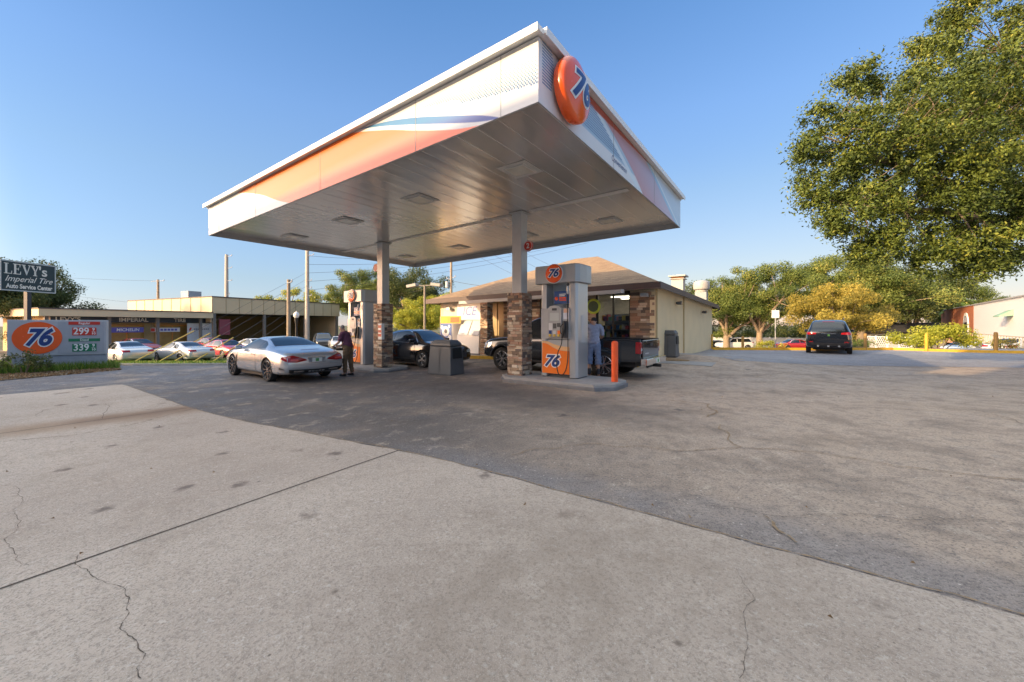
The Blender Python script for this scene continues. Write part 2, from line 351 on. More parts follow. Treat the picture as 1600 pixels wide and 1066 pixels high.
# ------------------------------------------------------------------ mesh helpers
class MB:
    def __init__(s): s.v, s.f, s.m, s.c, s.cur = [], [], [], [], None
    def add(s, vs, fs, mi=0, xf=None):
        b = len(s.v)
        if xf is not None: vs = [xf @ Vector(p) for p in vs]
        s.v += [tuple(p) for p in vs]
        for f in fs:
            s.f.append([b + i for i in f]); s.m.append(mi); s.c.append(s.cur)
    def box(s, x0, x1, y0, y1, z0, z1, mi=0, xf=None, tx=0.0, ty=0.0):
        v = [(x0, y0, z0), (x1, y0, z0), (x1, y1, z0), (x0, y1, z0),
             (x0 + tx, y0 + ty, z1), (x1 - tx, y0 + ty, z1), (x1 - tx, y1 - ty, z1), (x0 + tx, y1 - ty, z1)]
        s.add(v, [(0, 3, 2, 1), (4, 5, 6, 7), (0, 1, 5, 4), (1, 2, 6, 5), (2, 3, 7, 6), (3, 0, 4, 7)], mi, xf)
    def prism(s, poly, z0, z1, mi=0, xf=None, zf=None):          # polygon in xy extruded in z
        n = len(poly)
        v = [(p[0], p[1], z0) for p in poly] + [(p[0], p[1], z1) for p in poly]
        f = [tuple(range(n - 1, -1, -1)), tuple(range(n, 2 * n))] + [(i, (i + 1) % n, n + (i + 1) % n, n + i) for i in range(n)]
        s.add(v, f, mi, xf)
    def sweepy(s, poly, y0, y1, mi=0, xf=None):                   # polygon in xz extruded along y
        n = len(poly)
        v = [(p[0], y0, p[1]) for p in poly] + [(p[0], y1, p[1]) for p in poly]
        f = [tuple(range(n)), tuple(range(2 * n - 1, n - 1, -1))] + [(i, n + i, n + (i + 1) % n, (i + 1) % n) for i in range(n)]
        s.add(v, f, mi, xf)
    def sweepx(s, poly, x0, x1, mi=0, xf=None):                   # polygon in yz extruded along x
        n = len(poly)
        v = [(x0, p[0], p[1]) for p in poly] + [(x1, p[0], p[1]) for p in poly]
        f = [tuple(range(n - 1, -1, -1)), tuple(range(n, 2 * n))] + [(i, (i + 1) % n, n + (i + 1) % n, n + i) for i in range(n)]
        s.add(v, f, mi, xf)
    def tube(s, pts, r, n=8, mi=0, xf=None, cap=True):
        pts = [Vector(p) for p in pts]
        rs = r if isinstance(r, (list, tuple)) else [r] * len(pts)
        v = []; up = None
        for i, p in enumerate(pts):
            t = (pts[min(i + 1, len(pts) - 1)] - pts[max(i - 1, 0)])
            if t.length < 1e-9: t = Vector((0, 0, 1))
            t.normalize()
            if up is None:
                up = t.cross(Vector((0, 0, 1)))
                if up.length < 0.1: up = t.cross(Vector((0, 1, 0)))
                up.normalize()
            else:
                up = up - t * up.dot(t)
                if up.length < 1e-6: up = t.orthogonal()
                up.normalize()
            w = t.cross(up)
            for k in range(n):
                a = 2 * math.pi * k / n
                v.append(p + (up * math.cos(a) + w * math.sin(a)) * rs[i])
        f = []
        for i in range(len(pts) - 1):
            for k in range(n):
                f.append((i * n + k, i * n + (k + 1) % n, (i + 1) * n + (k + 1) % n, (i + 1) * n + k))
        if cap:
            f.append(tuple(range(n - 1, -1, -1))); f.append(tuple((len(pts) - 1) * n + k for k in range(n)))
        s.add(v, f, mi, xf)
    def lathe(s, prof, n=24, mi=0, xf=None, cap=True):                      # (r, z) profile about z
        v = []
        for (r, z) in prof:
            for k in range(n):
                a = 2 * math.pi * k / n
                v.append((r * math.cos(a), r * math.sin(a), z))
        f = []
        for i in range(len(prof) - 1):
            for k in range(n):
                f.append((i * n + k, i * n + (k + 1) % n, (i + 1) * n + (k + 1) % n, (i + 1) * n + k))
        if cap and prof[0][0] > 1e-6: f.append(tuple(range(n - 1, -1, -1)))
        if cap and prof[-1][0] > 1e-6: f.append(tuple((len(prof) - 1) * n + k for k in range(n)))
        s.add(v, f, mi, xf)
    def build(s, name, mats, parent=None, smooth=False, bevel=0.0, loc=None):
        me = bpy.data.meshes.new(name)
        me.from_pydata(s.v, [], s.f)
        if not isinstance(mats, (list, tuple)): mats = [mats]
        for m in mats: me.materials.append(m)
        me.polygons.foreach_set('material_index', s.m)
        if any(c is not None for c in s.c):
            at_ = me.attributes.new('col', 'FLOAT_COLOR', 'FACE')
            at_.data.foreach_set('color', np.array([(*(c or (0.5, 0.5, 0.5)), 1) for c in s.c], dtype=np.float32).ravel())
        me.validate()
        if smooth:
            me.polygons.foreach_set('use_smooth', [True] * len(me.polygons))
            me.set_sharp_from_angle(angle=R(38))
        o = bpy.data.objects.new(name, me); COL.objects.link(o)
        if parent: o.parent = parent
        if loc is not None: o.location = loc
        if bevel:
            b = o.modifiers.new('bevel', 'BEVEL'); b.width = bevel; b.segments = 2; b.limit_method = 'ANGLE'; b.angle_limit = R(40)
        return o

def tag(o, label, cat, group=None, kind=None):
    o['label'] = label; o['category'] = cat
    if group: o['group'] = group
    if kind: o['kind'] = kind
    return o
def thing(name, label, cat, loc=(0, 0, 0), rz=0.0, group=None):
    o = bpy.data.objects.new(name, None); COL.objects.link(o)
    o.empty_display_size = 0.2
    o.location = loc; o.rotation_euler = (0, 0, rz)
    return tag(o, label, cat, group)
def setting(o, kind='structure', label=None):
    o['kind'] = kind
    if label: o['label'] = label
    return o
def copy_tree(o, parent=None):
    c = o.copy(); COL.objects.link(c)
    if parent: c.parent = parent
    for ch in list(o.children): copy_tree(ch, c)
    return c

def text_mesh(s, size, shear=0.0, offset=0.0, align='CENTER', extrude=0.0, sx=1.0, spacing=1.0):
    cu = bpy.data.curves.new('t', 'FONT'); cu.body = s; cu.size = size; cu.shear = shear; cu.offset = offset
    cu.align_x = align; cu.align_y = 'CENTER'; cu.extrude = extrude; cu.space_character = spacing
    cu.resolution_u = 4
    o = bpy.data.objects.new('t', cu); COL.objects.link(o)
    dg = bpy.context.evaluated_depsgraph_get()
    me = bpy.data.meshes.new_from_object(o.evaluated_get(dg))
    bpy.data.objects.remove(o); bpy.data.curves.remove(cu)
    if sx != 1.0: me.transform(Matrix.Diagonal((sx, 1, 1, 1)))
    return me
# frame for lettering: text x -> local right, text y -> up, facing 'face'
def face_mtx(origin, right, up=(0, 0, 1)):
    r = Vector(right).normalized(); u = Vector(up).normalized(); n = r.cross(u)
    m = Matrix((r, u, n)).transposed().to_4x4(); m.translation = Vector(origin); return m
def lettering(s, size, material, parent, mtx, name='lettering', **k):
    me = text_mesh(s, size, **k); me.transform(mtx); me.materials.clear(); me.materials.append(material)
    for p in me.polygons: p.material_index = 0
    me.name = name
    o = bpy.data.objects.new(name, me); COL.objects.link(o); o.parent = parent
    return o
def logo76(parent, mtx, size, white_off=0.055, lift=0.004):
    """white-edged navy figures"""
    m2 = mtx @ Matrix.Translation((0, 0, lift))
    m3 = mtx @ Matrix.Translation((0, 0, 2 * lift))
    lettering('76', size, M['white'], parent, m2, 'logo_outline', shear=0.32, offset=size * (0.035 + white_off), sx=1.12, spacing=0.92)
    lettering('76', size, M['navy'], parent, m3, 'logo_figures', shear=0.32, offset=size * 0.035, sx=1.12, spacing=0.92)

STONES = [(0.38, 0.26, 0.17), (0.46, 0.34, 0.24), (0.25, 0.17, 0.12), (0.56, 0.44, 0.32), (0.36, 0.20, 0.125), (0.17, 0.13, 0.11), (0.62, 0.52, 0.40), (0.44, 0.27, 0.19)]
def stone_face(mb, w, h, xf, depth=0.03, rng=rnd, hmin=0.032, hmax=0.08, wmin=0.08, wmax=0.27):
    """stacked ledger stones over a w x h face; xf maps (x right, y out of the wall is -y, z up)"""
    z = 0.0
    while z < h - 1e-4:
        hh = min(rng.uniform(hmin, hmax), h - z)
        if h - z - hh < 0.03: hh = h - z
        x = 0.0
        while x < w - 1e-4:
            ww = min(rng.uniform(wmin, wmax), w - x)
            if w - x - ww < 0.06: ww = w - x
            dd = depth * rng.uniform(0.45, 1.35); c = rng.choice(STONES); k = rng.uniform(0.75, 1.2)
            mb.cur = tuple(min(1, q * k) for q in c)
            mb.box(x + 0.003, x + ww - 0.003, -dd, 0.0, z + 0.003, z + hh - 0.003, 0, xf)
            x += ww
        z += hh
    mb.cur = None
def stone_pier(mb, x0, x1, y0, y1, z0, z1):
    mb.cur = (0.10, 0.075, 0.06); mb.box(x0 + 0.03, x1 - 0.03, y0 + 0.03, y1 - 0.03, z0, z1); mb.cur = None
    h = z1 - z0
    def fx(o, a): return Matrix.Translation(o) @ Matrix.Rotation(a, 4, 'Z')
    stone_face(mb, x1 - x0, h, fx((x0, y0 + 0.03, z0), 0))
    stone_face(mb, y1 - y0, h, fx((x1 - 0.03, y0, z0), R(90)))
    stone_face(mb, x1 - x0, h, fx((x1, y1 - 0.03, z0), R(180)))
    stone_face(mb, y1 - y0, h, fx((x0 + 0.03, y1, z0), R(270)))

# ------------------------------------------------------------------ the ground
def axis(lims):
    out = []
    for (a, b, s) in lims:
        n = max(1, round((b - a) / s))
        out += [a + (b - a) * i / n for i in range(n)]
    return out + [lims[-1][1]]
def sheet(name, xs, ys, fn, material, lift=0.0, inside=None):
    mb = MB(); idx = {}
    for j, y in enumerate(ys):
        for i, x in enumerate(xs):
            p = fn(x, y); mb.v.append((p.x, p.y, gz(p.x, p.y) + lift))
    nx = len(xs)
    for j in range(len(ys) - 1):
        for i in range(nx - 1):
            if inside and not inside((xs[i] + xs[i + 1]) / 2, (ys[j] + ys[j + 1]) / 2): continue
            mb.f.append([j * nx + i, j * nx + i + 1, (j + 1) * nx + i + 1, (j + 1) * nx + i]); mb.m.append(0); mb.c.append(None)
    o = mb.build(name, material, smooth=True)
    return o
wxy = lambda x, y: Vector((x, y, 0))
far_t = NT(bpy.data.materials.new('far_ground'))
fc = far_t.mix(far_t.ramp(far_t.noise(0.05, 5), 0.4, 0.6), (0.055, 0.075, 0.022), (0.13, 0.115, 0.055))
fc = far_t.mix(far_t.ramp(far_t.noise(3, 5), 0.4, 0.7, 0, 0.5), fc, (0.04, 0.05, 0.015))
far_t.done(fc, 0.95)
gx = axis([(-900, -120, 60), (-120, -50, 7), (-50, -14, 1.5), (-14, 12, 0.5), (12, 40, 1.0), (40, 120, 5), (120, 900, 60)])
gy = axis([(-400, -60, 40), (-60, -10, 5), (-10, 22, 0.5), (22, 45, 1.0), (45, 100, 4), (100, 1500, 70)])
setting(sheet('ground', gx, gy, wxy, far_t.m, -0.02))
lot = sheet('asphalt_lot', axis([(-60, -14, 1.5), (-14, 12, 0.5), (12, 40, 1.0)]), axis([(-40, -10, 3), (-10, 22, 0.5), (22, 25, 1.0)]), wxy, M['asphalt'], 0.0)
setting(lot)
edge_r = random.Random(3)
def apron_edge(x):
    k = [(-9.5, -6.2), (-3.7, -6.15), (2.7, -5.72), (7.0, -5.65), (30, -5.6)]
    for (a, ya), (b, yb) in zip(k, k[1:]):
        if x <= b: return ya + (yb - ya) * (x - a) / (b - a)
    return k[-1][1]
jit = [edge_r.uniform(-0.022, 0.022) for i in range(400)]
def apron_xy(x, t):
    e = apron_edge(x); i = (x + 10) * 8; k = int(i) % 399; f = i - int(i)
    j = jit[k] * (1 - f) + jit[k + 1] * f
    y = -18 + (e - (-18)) * t
    if t > 0.999: y += j
    return st(x - (1 - t) * 0.5 if x < -9.0 else x, y)
ap = sheet('concrete_apron', axis([(-9.3, 2, 0.25), (2, 14, 0.2)]), axis([(0, 0.55, 0.11), (0.55, 1.0, 0.03)]), apron_xy, M['apron'], 0.008)
setting(ap)
# grey-blue newer asphalt across the back of the lot
def back_in(x, y): return True
def bb(x, t):
    y0 = 14.6 if x < 9 else 14.6 - (x - 9) * 0.10
    return Vector((x, y0 + (24.6 - y0) * t, 0))
setting(sheet('rear_asphalt', axis([(8.3, 45, 1.0)]), axis([(0, 1, 0.1)]), bb, M['asphblue'], 0.006))
def strip(pts, w, lift=0.0095, jitter=0.0, rng=rnd):
    """strip lying on the ground along ground points; jitter makes it wander like a crack"""
    def frac(a, b, amp):
        if (b - a).length < 0.03 or amp < 0.0005: return [a]
        dd = b - a; n = Vector((-dd.y, dd.x, 0)).normalized()
        m = (a + b) / 2 + n * rng.uniform(-1, 1) * amp * min(1.0, dd.length * 2)
        return frac(a, m, amp * .72) + frac(m, b, amp * .72)
    dense = []
    for a, b in zip(pts, pts[1:]):
        if jitter: dense += frac(a, b, jitter * 2.2)
        else:
            n = max(1, int((b - a).length / 0.15)); dense += [a.lerp(b, i / n) for i in range(n)]
    dense.append(pts[-1])
    v = []; mb = MB()
    for i, p in enumerate(dense):
        t = (dense[min(i + 1, len(dense) - 1)] - dense[max(i - 1, 0)]); t.z = 0
        t.normalize(); n = Vector((-t.y, t.x, 0))
        ww = w * rng.uniform(0.15, 1.2) if jitter else w
        for s in (-1, 1):
            e = p + n * ww * 0.5 * s; v.append((e.x, e.y, gz(e.x, e.y) + lift))
    f = [(2 * i, 2 * i + 1, 2 * i + 3, 2 * i + 2) for i in range(len(dense) - 1)]
    mb.add(v, f); return mb
def gpts(*uv): return [gp(u, v) for u, v in uv]
joints = [(st(2.1, -18), st(2.15, -5.75), 0.022), (st(-3.9, -18), st(-3.9, -6.2), 0.022)]
for a, b, w in joints:
    setting(strip([a, b], w, 0.0105).build('expansion_joint', M['crack']))
for pts, w, mt, jt in (
    (gpts((122, 870), (150, 905), (190, 920), (200, 945), (187, 985), (215, 1008), (228, 1025), (220, 1064)), 0.009, 'crack', 0.035),
    (gpts((2, 760), (20, 800), (6, 845), (28, 870), (45, 885)), 0.008, 'crack', 0.035),
    (gpts((0, 692), (110, 682), (190, 668), (255, 652), (300, 640)), 0.03, 'crack', 0.03),
    (gpts((55, 650), (75, 640), (150, 635), (210, 627), (245, 622)), 0.02, 'crack', 0.03),
    (gpts((160, 655), (168, 640), (165, 632)), 0.02, 'crack', 0.02),
    (gpts((1045, 626), (1110, 632), (1118, 642), (1105, 652)), 0.06, 'crackd', 0.05),
    (gpts((1125, 664), (1140, 680), (1158, 700), (1270, 707), (1400, 730), (1600, 750)), 0.035, 'crackd', 0.04),
    (gpts((1158, 700), (1080, 705), (1000, 698), (930, 694), (850, 702), (800, 712)), 0.03, 'crackd', 0.05),
    (gpts((1195, 808), (1215, 830), (1245, 850)), 0.04, 'crackd', 0.03),
    (gpts((1110, 792), (1200, 807), (1350, 805), (1420, 815), (1600, 822)), 0.012, 'crack', 0.03),
    (gpts((1500, 637), (1540, 646), (1600, 664)), 0.03, 'crack', 0.05),
    (gpts((1010, 576), (1165, 588), (1225, 583), (1240, 581)), 0.04, 'crack', 0.04),
    (gpts((1000, 562), (1165, 580), (1240, 586), (1600, 588)), 0.05, 'crack', 0.02),
    (gpts((630, 698), (720, 690), (860, 640), (900, 618)), 0.015, 'crack', 0.05),
    (gpts((1155, 1064), (1168, 1000), (1180, 940), (1150, 890)), 0.005, 'crack', 0.03),
    (gpts((400, 640), (520, 655), (640, 660), (760, 640)), 0.02, 'crack', 0.05)):
    setting(strip(pts, w * .5, 0.0115, jt).build('pavement_crack', M[mt]))
# sandy crumbs along the edge of the concrete
setting(strip([st(x, apron_edge(x) + 0.02) for x in np.arange(-9, 8, 0.5)], 0.018, 0.0095, 0.012).build('edge_crumbs', M['crackd']))

# grass
def grass(name, pts_fn, n, h, mats, seed, wid=0.012):
    rg = np.random.RandomState(seed)
    P = pts_fn(rg, n); n = len(P)
    a = rg.uniform(0, 2 * np.pi, n); hh = h * rg.uniform(0.4, 1.2, n); lean = rg.normal(0, 0.35, (n, 2)) * hh[:, None]
    dx, dy = np.cos(a) * wid, np.sin(a) * wid
    V = np.zeros((n, 3, 3))
    V[:, 0] = P - np.stack([dx, dy, 0 * dx], 1); V[:, 1] = P + np.stack([dx, dy, 0 * dx], 1)
    V[:, 2] = P + np.stack([lean[:, 0], lean[:, 1], hh], 1)
    me = bpy.data.meshes.new(name); me.vertices.add(3 * n); me.vertices.foreach_set('co', V.ravel())
    me.loops.add(3 * n); me.loops.foreach_set('vertex_index', np.arange(3 * n)); me.polygons.add(n)
    me.polygons.foreach_set('loop_start', np.arange(0, 3 * n, 3)); me.update(); me.validate()
    rv = me.attributes.new('rv', 'FLOAT', 'FACE'); rv.data.foreach_set('value', rg.uniform(0, 1, n).astype(np.float32))
    me.materials.append(mats)
    o = bpy.data.objects.new(name, me); COL.objects.link(o); setting(o, 'stuff'); return o
M['grass'] = leaf_mat('grass_blades', (0.05, 0.11, 0.012), (0.14, 0.24, 0.03), (0.30, 0.28, 0.08))
M['dryleaf'] = leaf_mat('dry_leaves', (0.16, 0.09, 0.04), (0.32, 0.21, 0.11), (0.45, 0.33, 0.2))
def scatter(poly_uv, noise=0.0):
    def f(rg, n):
        U = [p[0] for p in poly_uv]; V_ = [p[1] for p in poly_uv]
        W = [gp(u, v) for u, v in poly_uv]
        xs = [w.x for w in W]; ys = [w.y for w in W]; out = []
        def inside(x, y):
            c = False; j = len(W) - 1
            for i in range(len(W)):
                if (W[i].y > y) != (W[j].y > y) and x < (W[j].x - W[i].x) * (y - W[i].y) / (W[j].y - W[i].y) + W[i].x: c = not c
                j = i
            return c
        while len(out) < n:
            x, y = rg.uniform(min(xs), max(xs)), rg.uniform(min(ys), max(ys))
            if inside(x, y): out.append((x, y, gz(x, y)))
        return np.array(out)
    return f

# ================================================================== the fuel canopy
ZB0, TILT = 4.40, 0.015
zb = lambda x: ZB0 + TILT * x
FX0, FX1, FY0, FY1 = -8.65, 3.30, -4.40, 3.80
can = thing('fuel_canopy', 'large white fuel canopy with orange and blue swoosh fascia on two stone-clad columns', 'canopy', (ORG.x, ORG.y, 0), ROT)
FH = 0.86
def interp(pts, x):
    if x <= pts[0][0]: return pts[0][1]
    for (a, ya), (b, yb) in zip(pts, pts[1:]):
        if x <= b:
            t = (x - a) / (b - a); return ya + (yb - ya) * t
    return pts[-1][1]
def smooth_pts(pts):
    """Catmull-Rom through the points"""
    P = [pts[0]] + pts + [pts[-1]]; out = []
    for i in range(1, len(P) - 2):
        p0, p1, p2, p3 = P[i - 1], P[i], P[i + 1], P[i + 2]
        for k in range(10):
            t = k / 10
            q = [0.5 * (2 * p1[j] + (p2[j] - p0[j]) * t + (2 * p0[j] - 5 * p1[j] + 4 * p2[j] - p3[j]) * t * t + (3 * p1[j] - p0[j] - 3 * p2[j] + p3[j]) * t ** 3) for j in (0, 1)]
            out.append(tuple(q))
    out.append(pts[-1]); out.sort(); return out
def lerp3(a, b, t):
    t = max(0, min(1, t)); return tuple(a[i] + (b[i] - a[i]) * t for i in range(3))
WHT = (0.64, 0.64, 0.645); ORG_ = (0.60, 0.145, 0.018); ORR = (0.66, 0.12, 0.018); ORG_SHADE = (0.80, 0.175, 0.10); BLU = (0.015, 0.17, 0.38); BLU_SHADE = (0.02, 0.07, 0.32); WHT_SHADE = (0.55, 0.60, 0.66)  # pink, grey-white and dark blue carry cast shade painted into the fascia
o_right = smooth_pts([(0.9, -0.02), (1.575, .11), (2.41, .35), (3.13, .58), (4.1, .83), (4.75, .96), (5.2, 1.05)])
o_left = smooth_pts([(6.3, -0.06), (6.81, 0.0), (7.52, .22), (8.2, .47), (9.07, .71), (9.9, .88), (10.6, 1.0)])
b_low = smooth_pts([(0.60, -0.03), (1.0, .05), (1.575, .205), (2.41, .45), (3.2, .67), (4.0, .86)])
b_up = smooth_pts([(0.60, -0.02), (1.0, .145), (1.575, .325), (2.41, .57), (3.2, .75), (4.0, .865)])
shade_top = smooth_pts([(0.9, 0.3), (2.41, .36), (3.6, .36), (5.44, .30), (7.0, .22), (8.0, .1)])  # upper limit of the shade painted on the orange
def front_col(s, z):
    if 0.6 < s < 4.0 and interp(b_low, s) < z < interp(b_up, s):
        return lerp3(BLU_SHADE, BLU, (s - 1.2) / 1.0 + 0.5 * (z - interp(b_low, s)) / 0.1 - 0.3)  # lit and shaded blue blended, shadow painted at the right end
    if s > 0.9:
        top = interp(o_right, s) if s < 5.2 else 9
        bot = interp(o_left, s) if s > 6.3 else -9
        if z < top and z > bot:
            c = lerp3(ORG_SHADE, ORG_, (z - interp(shade_top, s) + 0.10) / 0.22)  # pinker lower part is the cast shadow put into the orange
            return lerp3(c, ORR, (z - 0.80) / 0.25) if s > 5 else c
        if s > 6.3 and z <= bot:
            g = (bot - z)
            return lerp3(WHT, WHT_SHADE, 0.35 * math.exp(-((g - 0.42) / 0.16) ** 2) if s < 11.9 else 0)  # shadow edge on the white lobe painted as a grey band
    if 1.2 < s < 4.0:                                             # soft shade painted into the white under the swoosh
        g = interp(b_low, s) - z
        if 0 < g < 0.12: return lerp3(WHT, WHT_SHADE, 0.5 * (1 - (s - 1.5) / 1.2))
    if s < 2.6:
        g = z - (0.33 - 0.1 * s)
        pass
    return WHT
r_a = lambda z: 1.75 + (1 - z) * 2.75                             # left edge of the pink band at height z
r_b = lambda z: 4.65 + (1 - z) * 2.9
def right_col(r, z):
    zz = z / FH
    if zz > 0.80 - 0.0 * r and 1.2 < r < 4.9 and zz > 0.80 + 0.05 * (r - 1.2): return (0.45, 0.085, 0.05)
    if r_a(zz) + 0.3 * (1 - zz) * zz * 4 < r < r_b(zz) and r > r_a(zz):
        return lerp3((0.55, 0.27, 0.28), (0.52, 0.40, 0.48), (r - r_a(zz)) / 2.4)
    if r_b(zz) <= r < r_b(zz) + 0.35: return (0.34, 0.54, 0.72)
    if r_b(zz) <= r < r_b(zz) + 0.55: return (0.70, 0.78, 0.84)
    if r >= r_b(zz): return lerp3((0.44, 0.58, 0.72), (0.58, 0.66, 0.74), zz)
    if r_a(zz) - 0.35 < r < r_a(zz): return (0.70, 0.78, 0.84)
    if 0.28 < zz < 0.93 and 1.25 < r: return lerp3((0.38, 0.52, 0.66), (0.50, 0.60, 0.70), (zz - .3) / .6)
    return (0.74, 0.75, 0.77)
def fascia(name, colfn, L, pos, nx, nz, mats=None):
    """printed sheet metal; pos(s, z) -> local point"""
    me = bpy.data.meshes.new(name)
    S = np.linspace(0, L, nx + 1); Z = np.linspace(0, FH, nz + 1)
    V = [pos(s, z) for z in Z for s in S]
    Fc = [(j * (nx + 1) + i, j * (nx + 1) + i + 1, (j + 1) * (nx + 1) + i + 1, (j + 1) * (nx + 1) + i) for j in range(nz) for i in range(nx)]
    me.from_pydata(V, [], Fc)
    ds, dz = L / nx / 3, FH / nz / 3
    offs = [(a_ * ds, b_ * dz) for a_ in (-1.2, 0, 1.2) for b_ in (-1.2, 0, 1.2)] if nx > 10 else [(0, 0)]
    cols = np.array([(*np.mean([colfn(s + a_, z + b_) for a_, b_ in offs], axis=0), 1) for z in Z for s in S], dtype=np.float32)
    a = me.attributes.new('col', 'FLOAT_COLOR', 'POINT'); a.data.foreach_set('color', cols.ravel())
    me.materials.append(M['print'])
    o = bpy.data.objects.new(name, me); COL.objects.link(o); o.parent = can
    return o
fascia('fascia_panel', front_col, FX1 - FX0, lambda s, z: (FX1 - s, FY0, zb(FX1 - s) + z), 640, 90)
fascia('fascia_panel', right_col, FY1 - FY0, lambda r, z: (FX1, FY0 + r, zb(FX1) + z), 360, 70)
fascia('fascia_panel', lambda s, z: WHT, FX1 - FX0, lambda s, z: (FX0 + s, FY1, zb(FX0 + s) + z), 4, 1)
fascia('fascia_panel', lambda s, z: WHT, FY1 - FY0, lambda s, z: (FX0, FY1 - s, zb(FX0) + z), 4, 1)
mb = MB()                                                         # panel joints of the fascia
for s in (0.62, 2.41, 5.44, 8.6, 11.1):
    x = FX1 - s; mb.box(x - 0.004, x + 0.004, FY0 - 0.004, FY0 - 0.001, zb(x), zb(x) + FH)
for r in (2.7, 5.4): mb.box(FX1 + 0.001, FX1 + 0.004, FY0 + r - 0.004, FY0 + r + 0.004, zb(FX1), zb(FX1) + FH)
mb.build('panel_joints', mat('joint_grey', (0.36, 0.36, 0.37), 0.6), can)
mb = MB()                                                         # halftone dots
sp = 0.045; row = 0; z = 0.10
d_top = [(0, .64), (1.0, .70), (2.0, .72), (2.6, .72)]; d_bot = [(0, .245), (0.7, .34), (1.35, .45), (1.5, .55), (2.0, .63), (2.6, .72)]
while z < 0.86:
    s = 0.02 + (sp / 2 if row % 2 else 0)
    while s < 2.6:
        lo, hi = interp(d_bot, s), interp(d_top, s)
        if lo < z < hi:
            k = (z - lo) / max(0.05, hi - lo); r_ = 0.0185 * (1 - 0.60 * k) * (1 - 0.15 * s)
            mb.cur = lerp3((0.02, 0.10, 0.30), (0.10, 0.26, 0.32), min(1, k * 1.3 + s * 0.25))
            mb.add([(FX1 - s + r_ * math.cos(a), FY0 - 0.003, zb(FX1 - s) + z + r_ * math.sin(a)) for a in [math.pi * i / 3 for i in range(6)]], [tuple(range(6))])
        s += sp
    z += sp * 0.6; row += 1
mb.cur = None
mb.build('dot_pattern', attr_mat('halftone_ink', 0.4), can)
mb = MB()
z = 0.30
while z < 0.90:                                                   # fine stripes beside the disc
    mb.box(FX1 + 0.001, FX1 + 0.003, FY0 + 0.10, FY0 + 0.42 - 0.25 * abs(z - .6), zb(FX1) + z, zb(FX1) + z + 0.018)
    r1 = r_a(z / FH) - 0.4
    if r1 > 1.3: mb.box(FX1 + 0.001, FX1 + 0.003, FY0 + 1.3, FY0 + r1, zb(FX1) + z, zb(FX1) + z + 0.014)
    z += 0.042
mb.build('stripe_pattern', mat('stripe_ink', (0.16, 0.30, 0.50), 0.4), can)
# white coping with an overhang, open at the corner
mb = MB()
def coping(mb, p0, p1, out):
    """L-shaped metal coping between two local points, 'out' = outward unit vector"""
    p0, p1, out = Vector(p0), Vector(p1), Vector(out)
    o, i = 0.12, -0.12
    prof = [(i, 0.06), (o, 0.075), (o, -0.035), (o - 0.015, -0.035), (o - 0.015, 0.0), (i, 0.0)]
    n = len(prof); v = []
    for p in (p0, p1):
        for (q, h) in prof: v.append(p + out * q + Vector((0, 0, h)))
    f = [tuple(range(n)), tuple(range(2 * n - 1, n - 1, -1))] + [(k, n + k, n + (k + 1) % n, (k + 1) % n) for k in range(n)]
    mb.add(v, f)
zt = lambda x: zb(x) + FH + 0.02
coping(mb, (FX1 + 0.06, FY0, zt(FX1)), (FX0 - 0.12, FY0, zt(FX0)), (0, -1, 0))
coping(mb, (FX0, FY0 - 0.001, zt(FX0) + .003), (FX0, FY1, zt(FX0) + .003), (-1, 0, 0))
coping(mb, (FX0, FY1, zt(FX0) + .005), (FX1, FY1, zt(FX1) + .005), (0, 1, 0))
coping(mb, (FX1, FY1 + .11, zt(FX1) - .003), (FX1, FY0 + 0.02, zt(FX1) - .003), (1, 0, 0))
mb.add([(FX0, FY0, zt(FX0) + .05), (FX1, FY0, zt(FX1) + .05), (FX1, FY1, zt(FX1) + .05), (FX0, FY1, zt(FX0) + .05)], [(0, 1, 2, 3)])
mb.build('coping', M['trimw'], can)
# soffit of glossy metal planks
t = NT(bpy.data.materials.new('soffit_metal'))
wv = t.N.new('ShaderNodeTexWave'); wv.wave_type = 'BANDS'; wv.bands_direction = 'X'; wv.wave_profile = 'SIN'
wv.inputs['Scale'].default_value = 0.86; wv.inputs['Distortion'].default_value = 0.6; wv.inputs['Detail'].default_value = 1
t.L.new(t.tc, wv.inputs['Vector'])
nzz = t.noise(2.0, 3, stretch=(1.0, 0.22, 1))
c = t.mix(t.ramp(t.noise(0.5, 4), .35, .7), (0.74, 0.72, 0.69), (0.66, 0.64, 0.62))
c = t.mix(t.ramp(t.noise(1.2, 6, 0.7, stretch=(1, .3, 1)), .55, .8, 0, .3), c, (0.40, 0.38, 0.36))
t.bump(t.math('ADD', t.math('MULTIPLY', wv.outputs['Fac'], 0.18), t.math('MULTIPLY', nzz, 0.8)), 0.22, 0.05)
t.P.inputs['Specular IOR Level'].default_value = 1.0
t.P.inputs['Metallic'].default_value = 0.62
M['soffit'] = t.done(c, 0.22)
SOF = 0.15
mb = MB()
g = 0.05
nxs = 28
for i in range(nxs):
    xa = FX0 + 0.02 + (FX1 - FX0 - 0.04) * i / nxs; xb = FX0 + 0.02 + (FX1 - FX0 - 0.04) * (i + 1) / nxs
    mb.add([(xa + .006, FY0 + .02, zb(xa) + SOF), (xb - .006, FY0 + .02, zb(xb) + SOF), (xb - .006, FY1 - .02, zb(xb) + SOF), (xa + .006, FY1 - .02, zb(xa) + SOF),
            (xa - .006, FY0 + .02, zb(xa) + SOF + 0.02), (xb + .006, FY0 + .02, zb(xb) + SOF + .02), (xb + .006, FY1 - .02, zb(xb) + SOF + .02), (xa - .006, FY1 - .02, zb(xa) + SOF + .02)],
           [(3, 2, 1, 0), (0, 4, 7, 3), (1, 2, 6, 5)])
mb.build('soffit', M['soffit'], can)
mb = MB()                                                         # inner return of the fascia and bottom lip
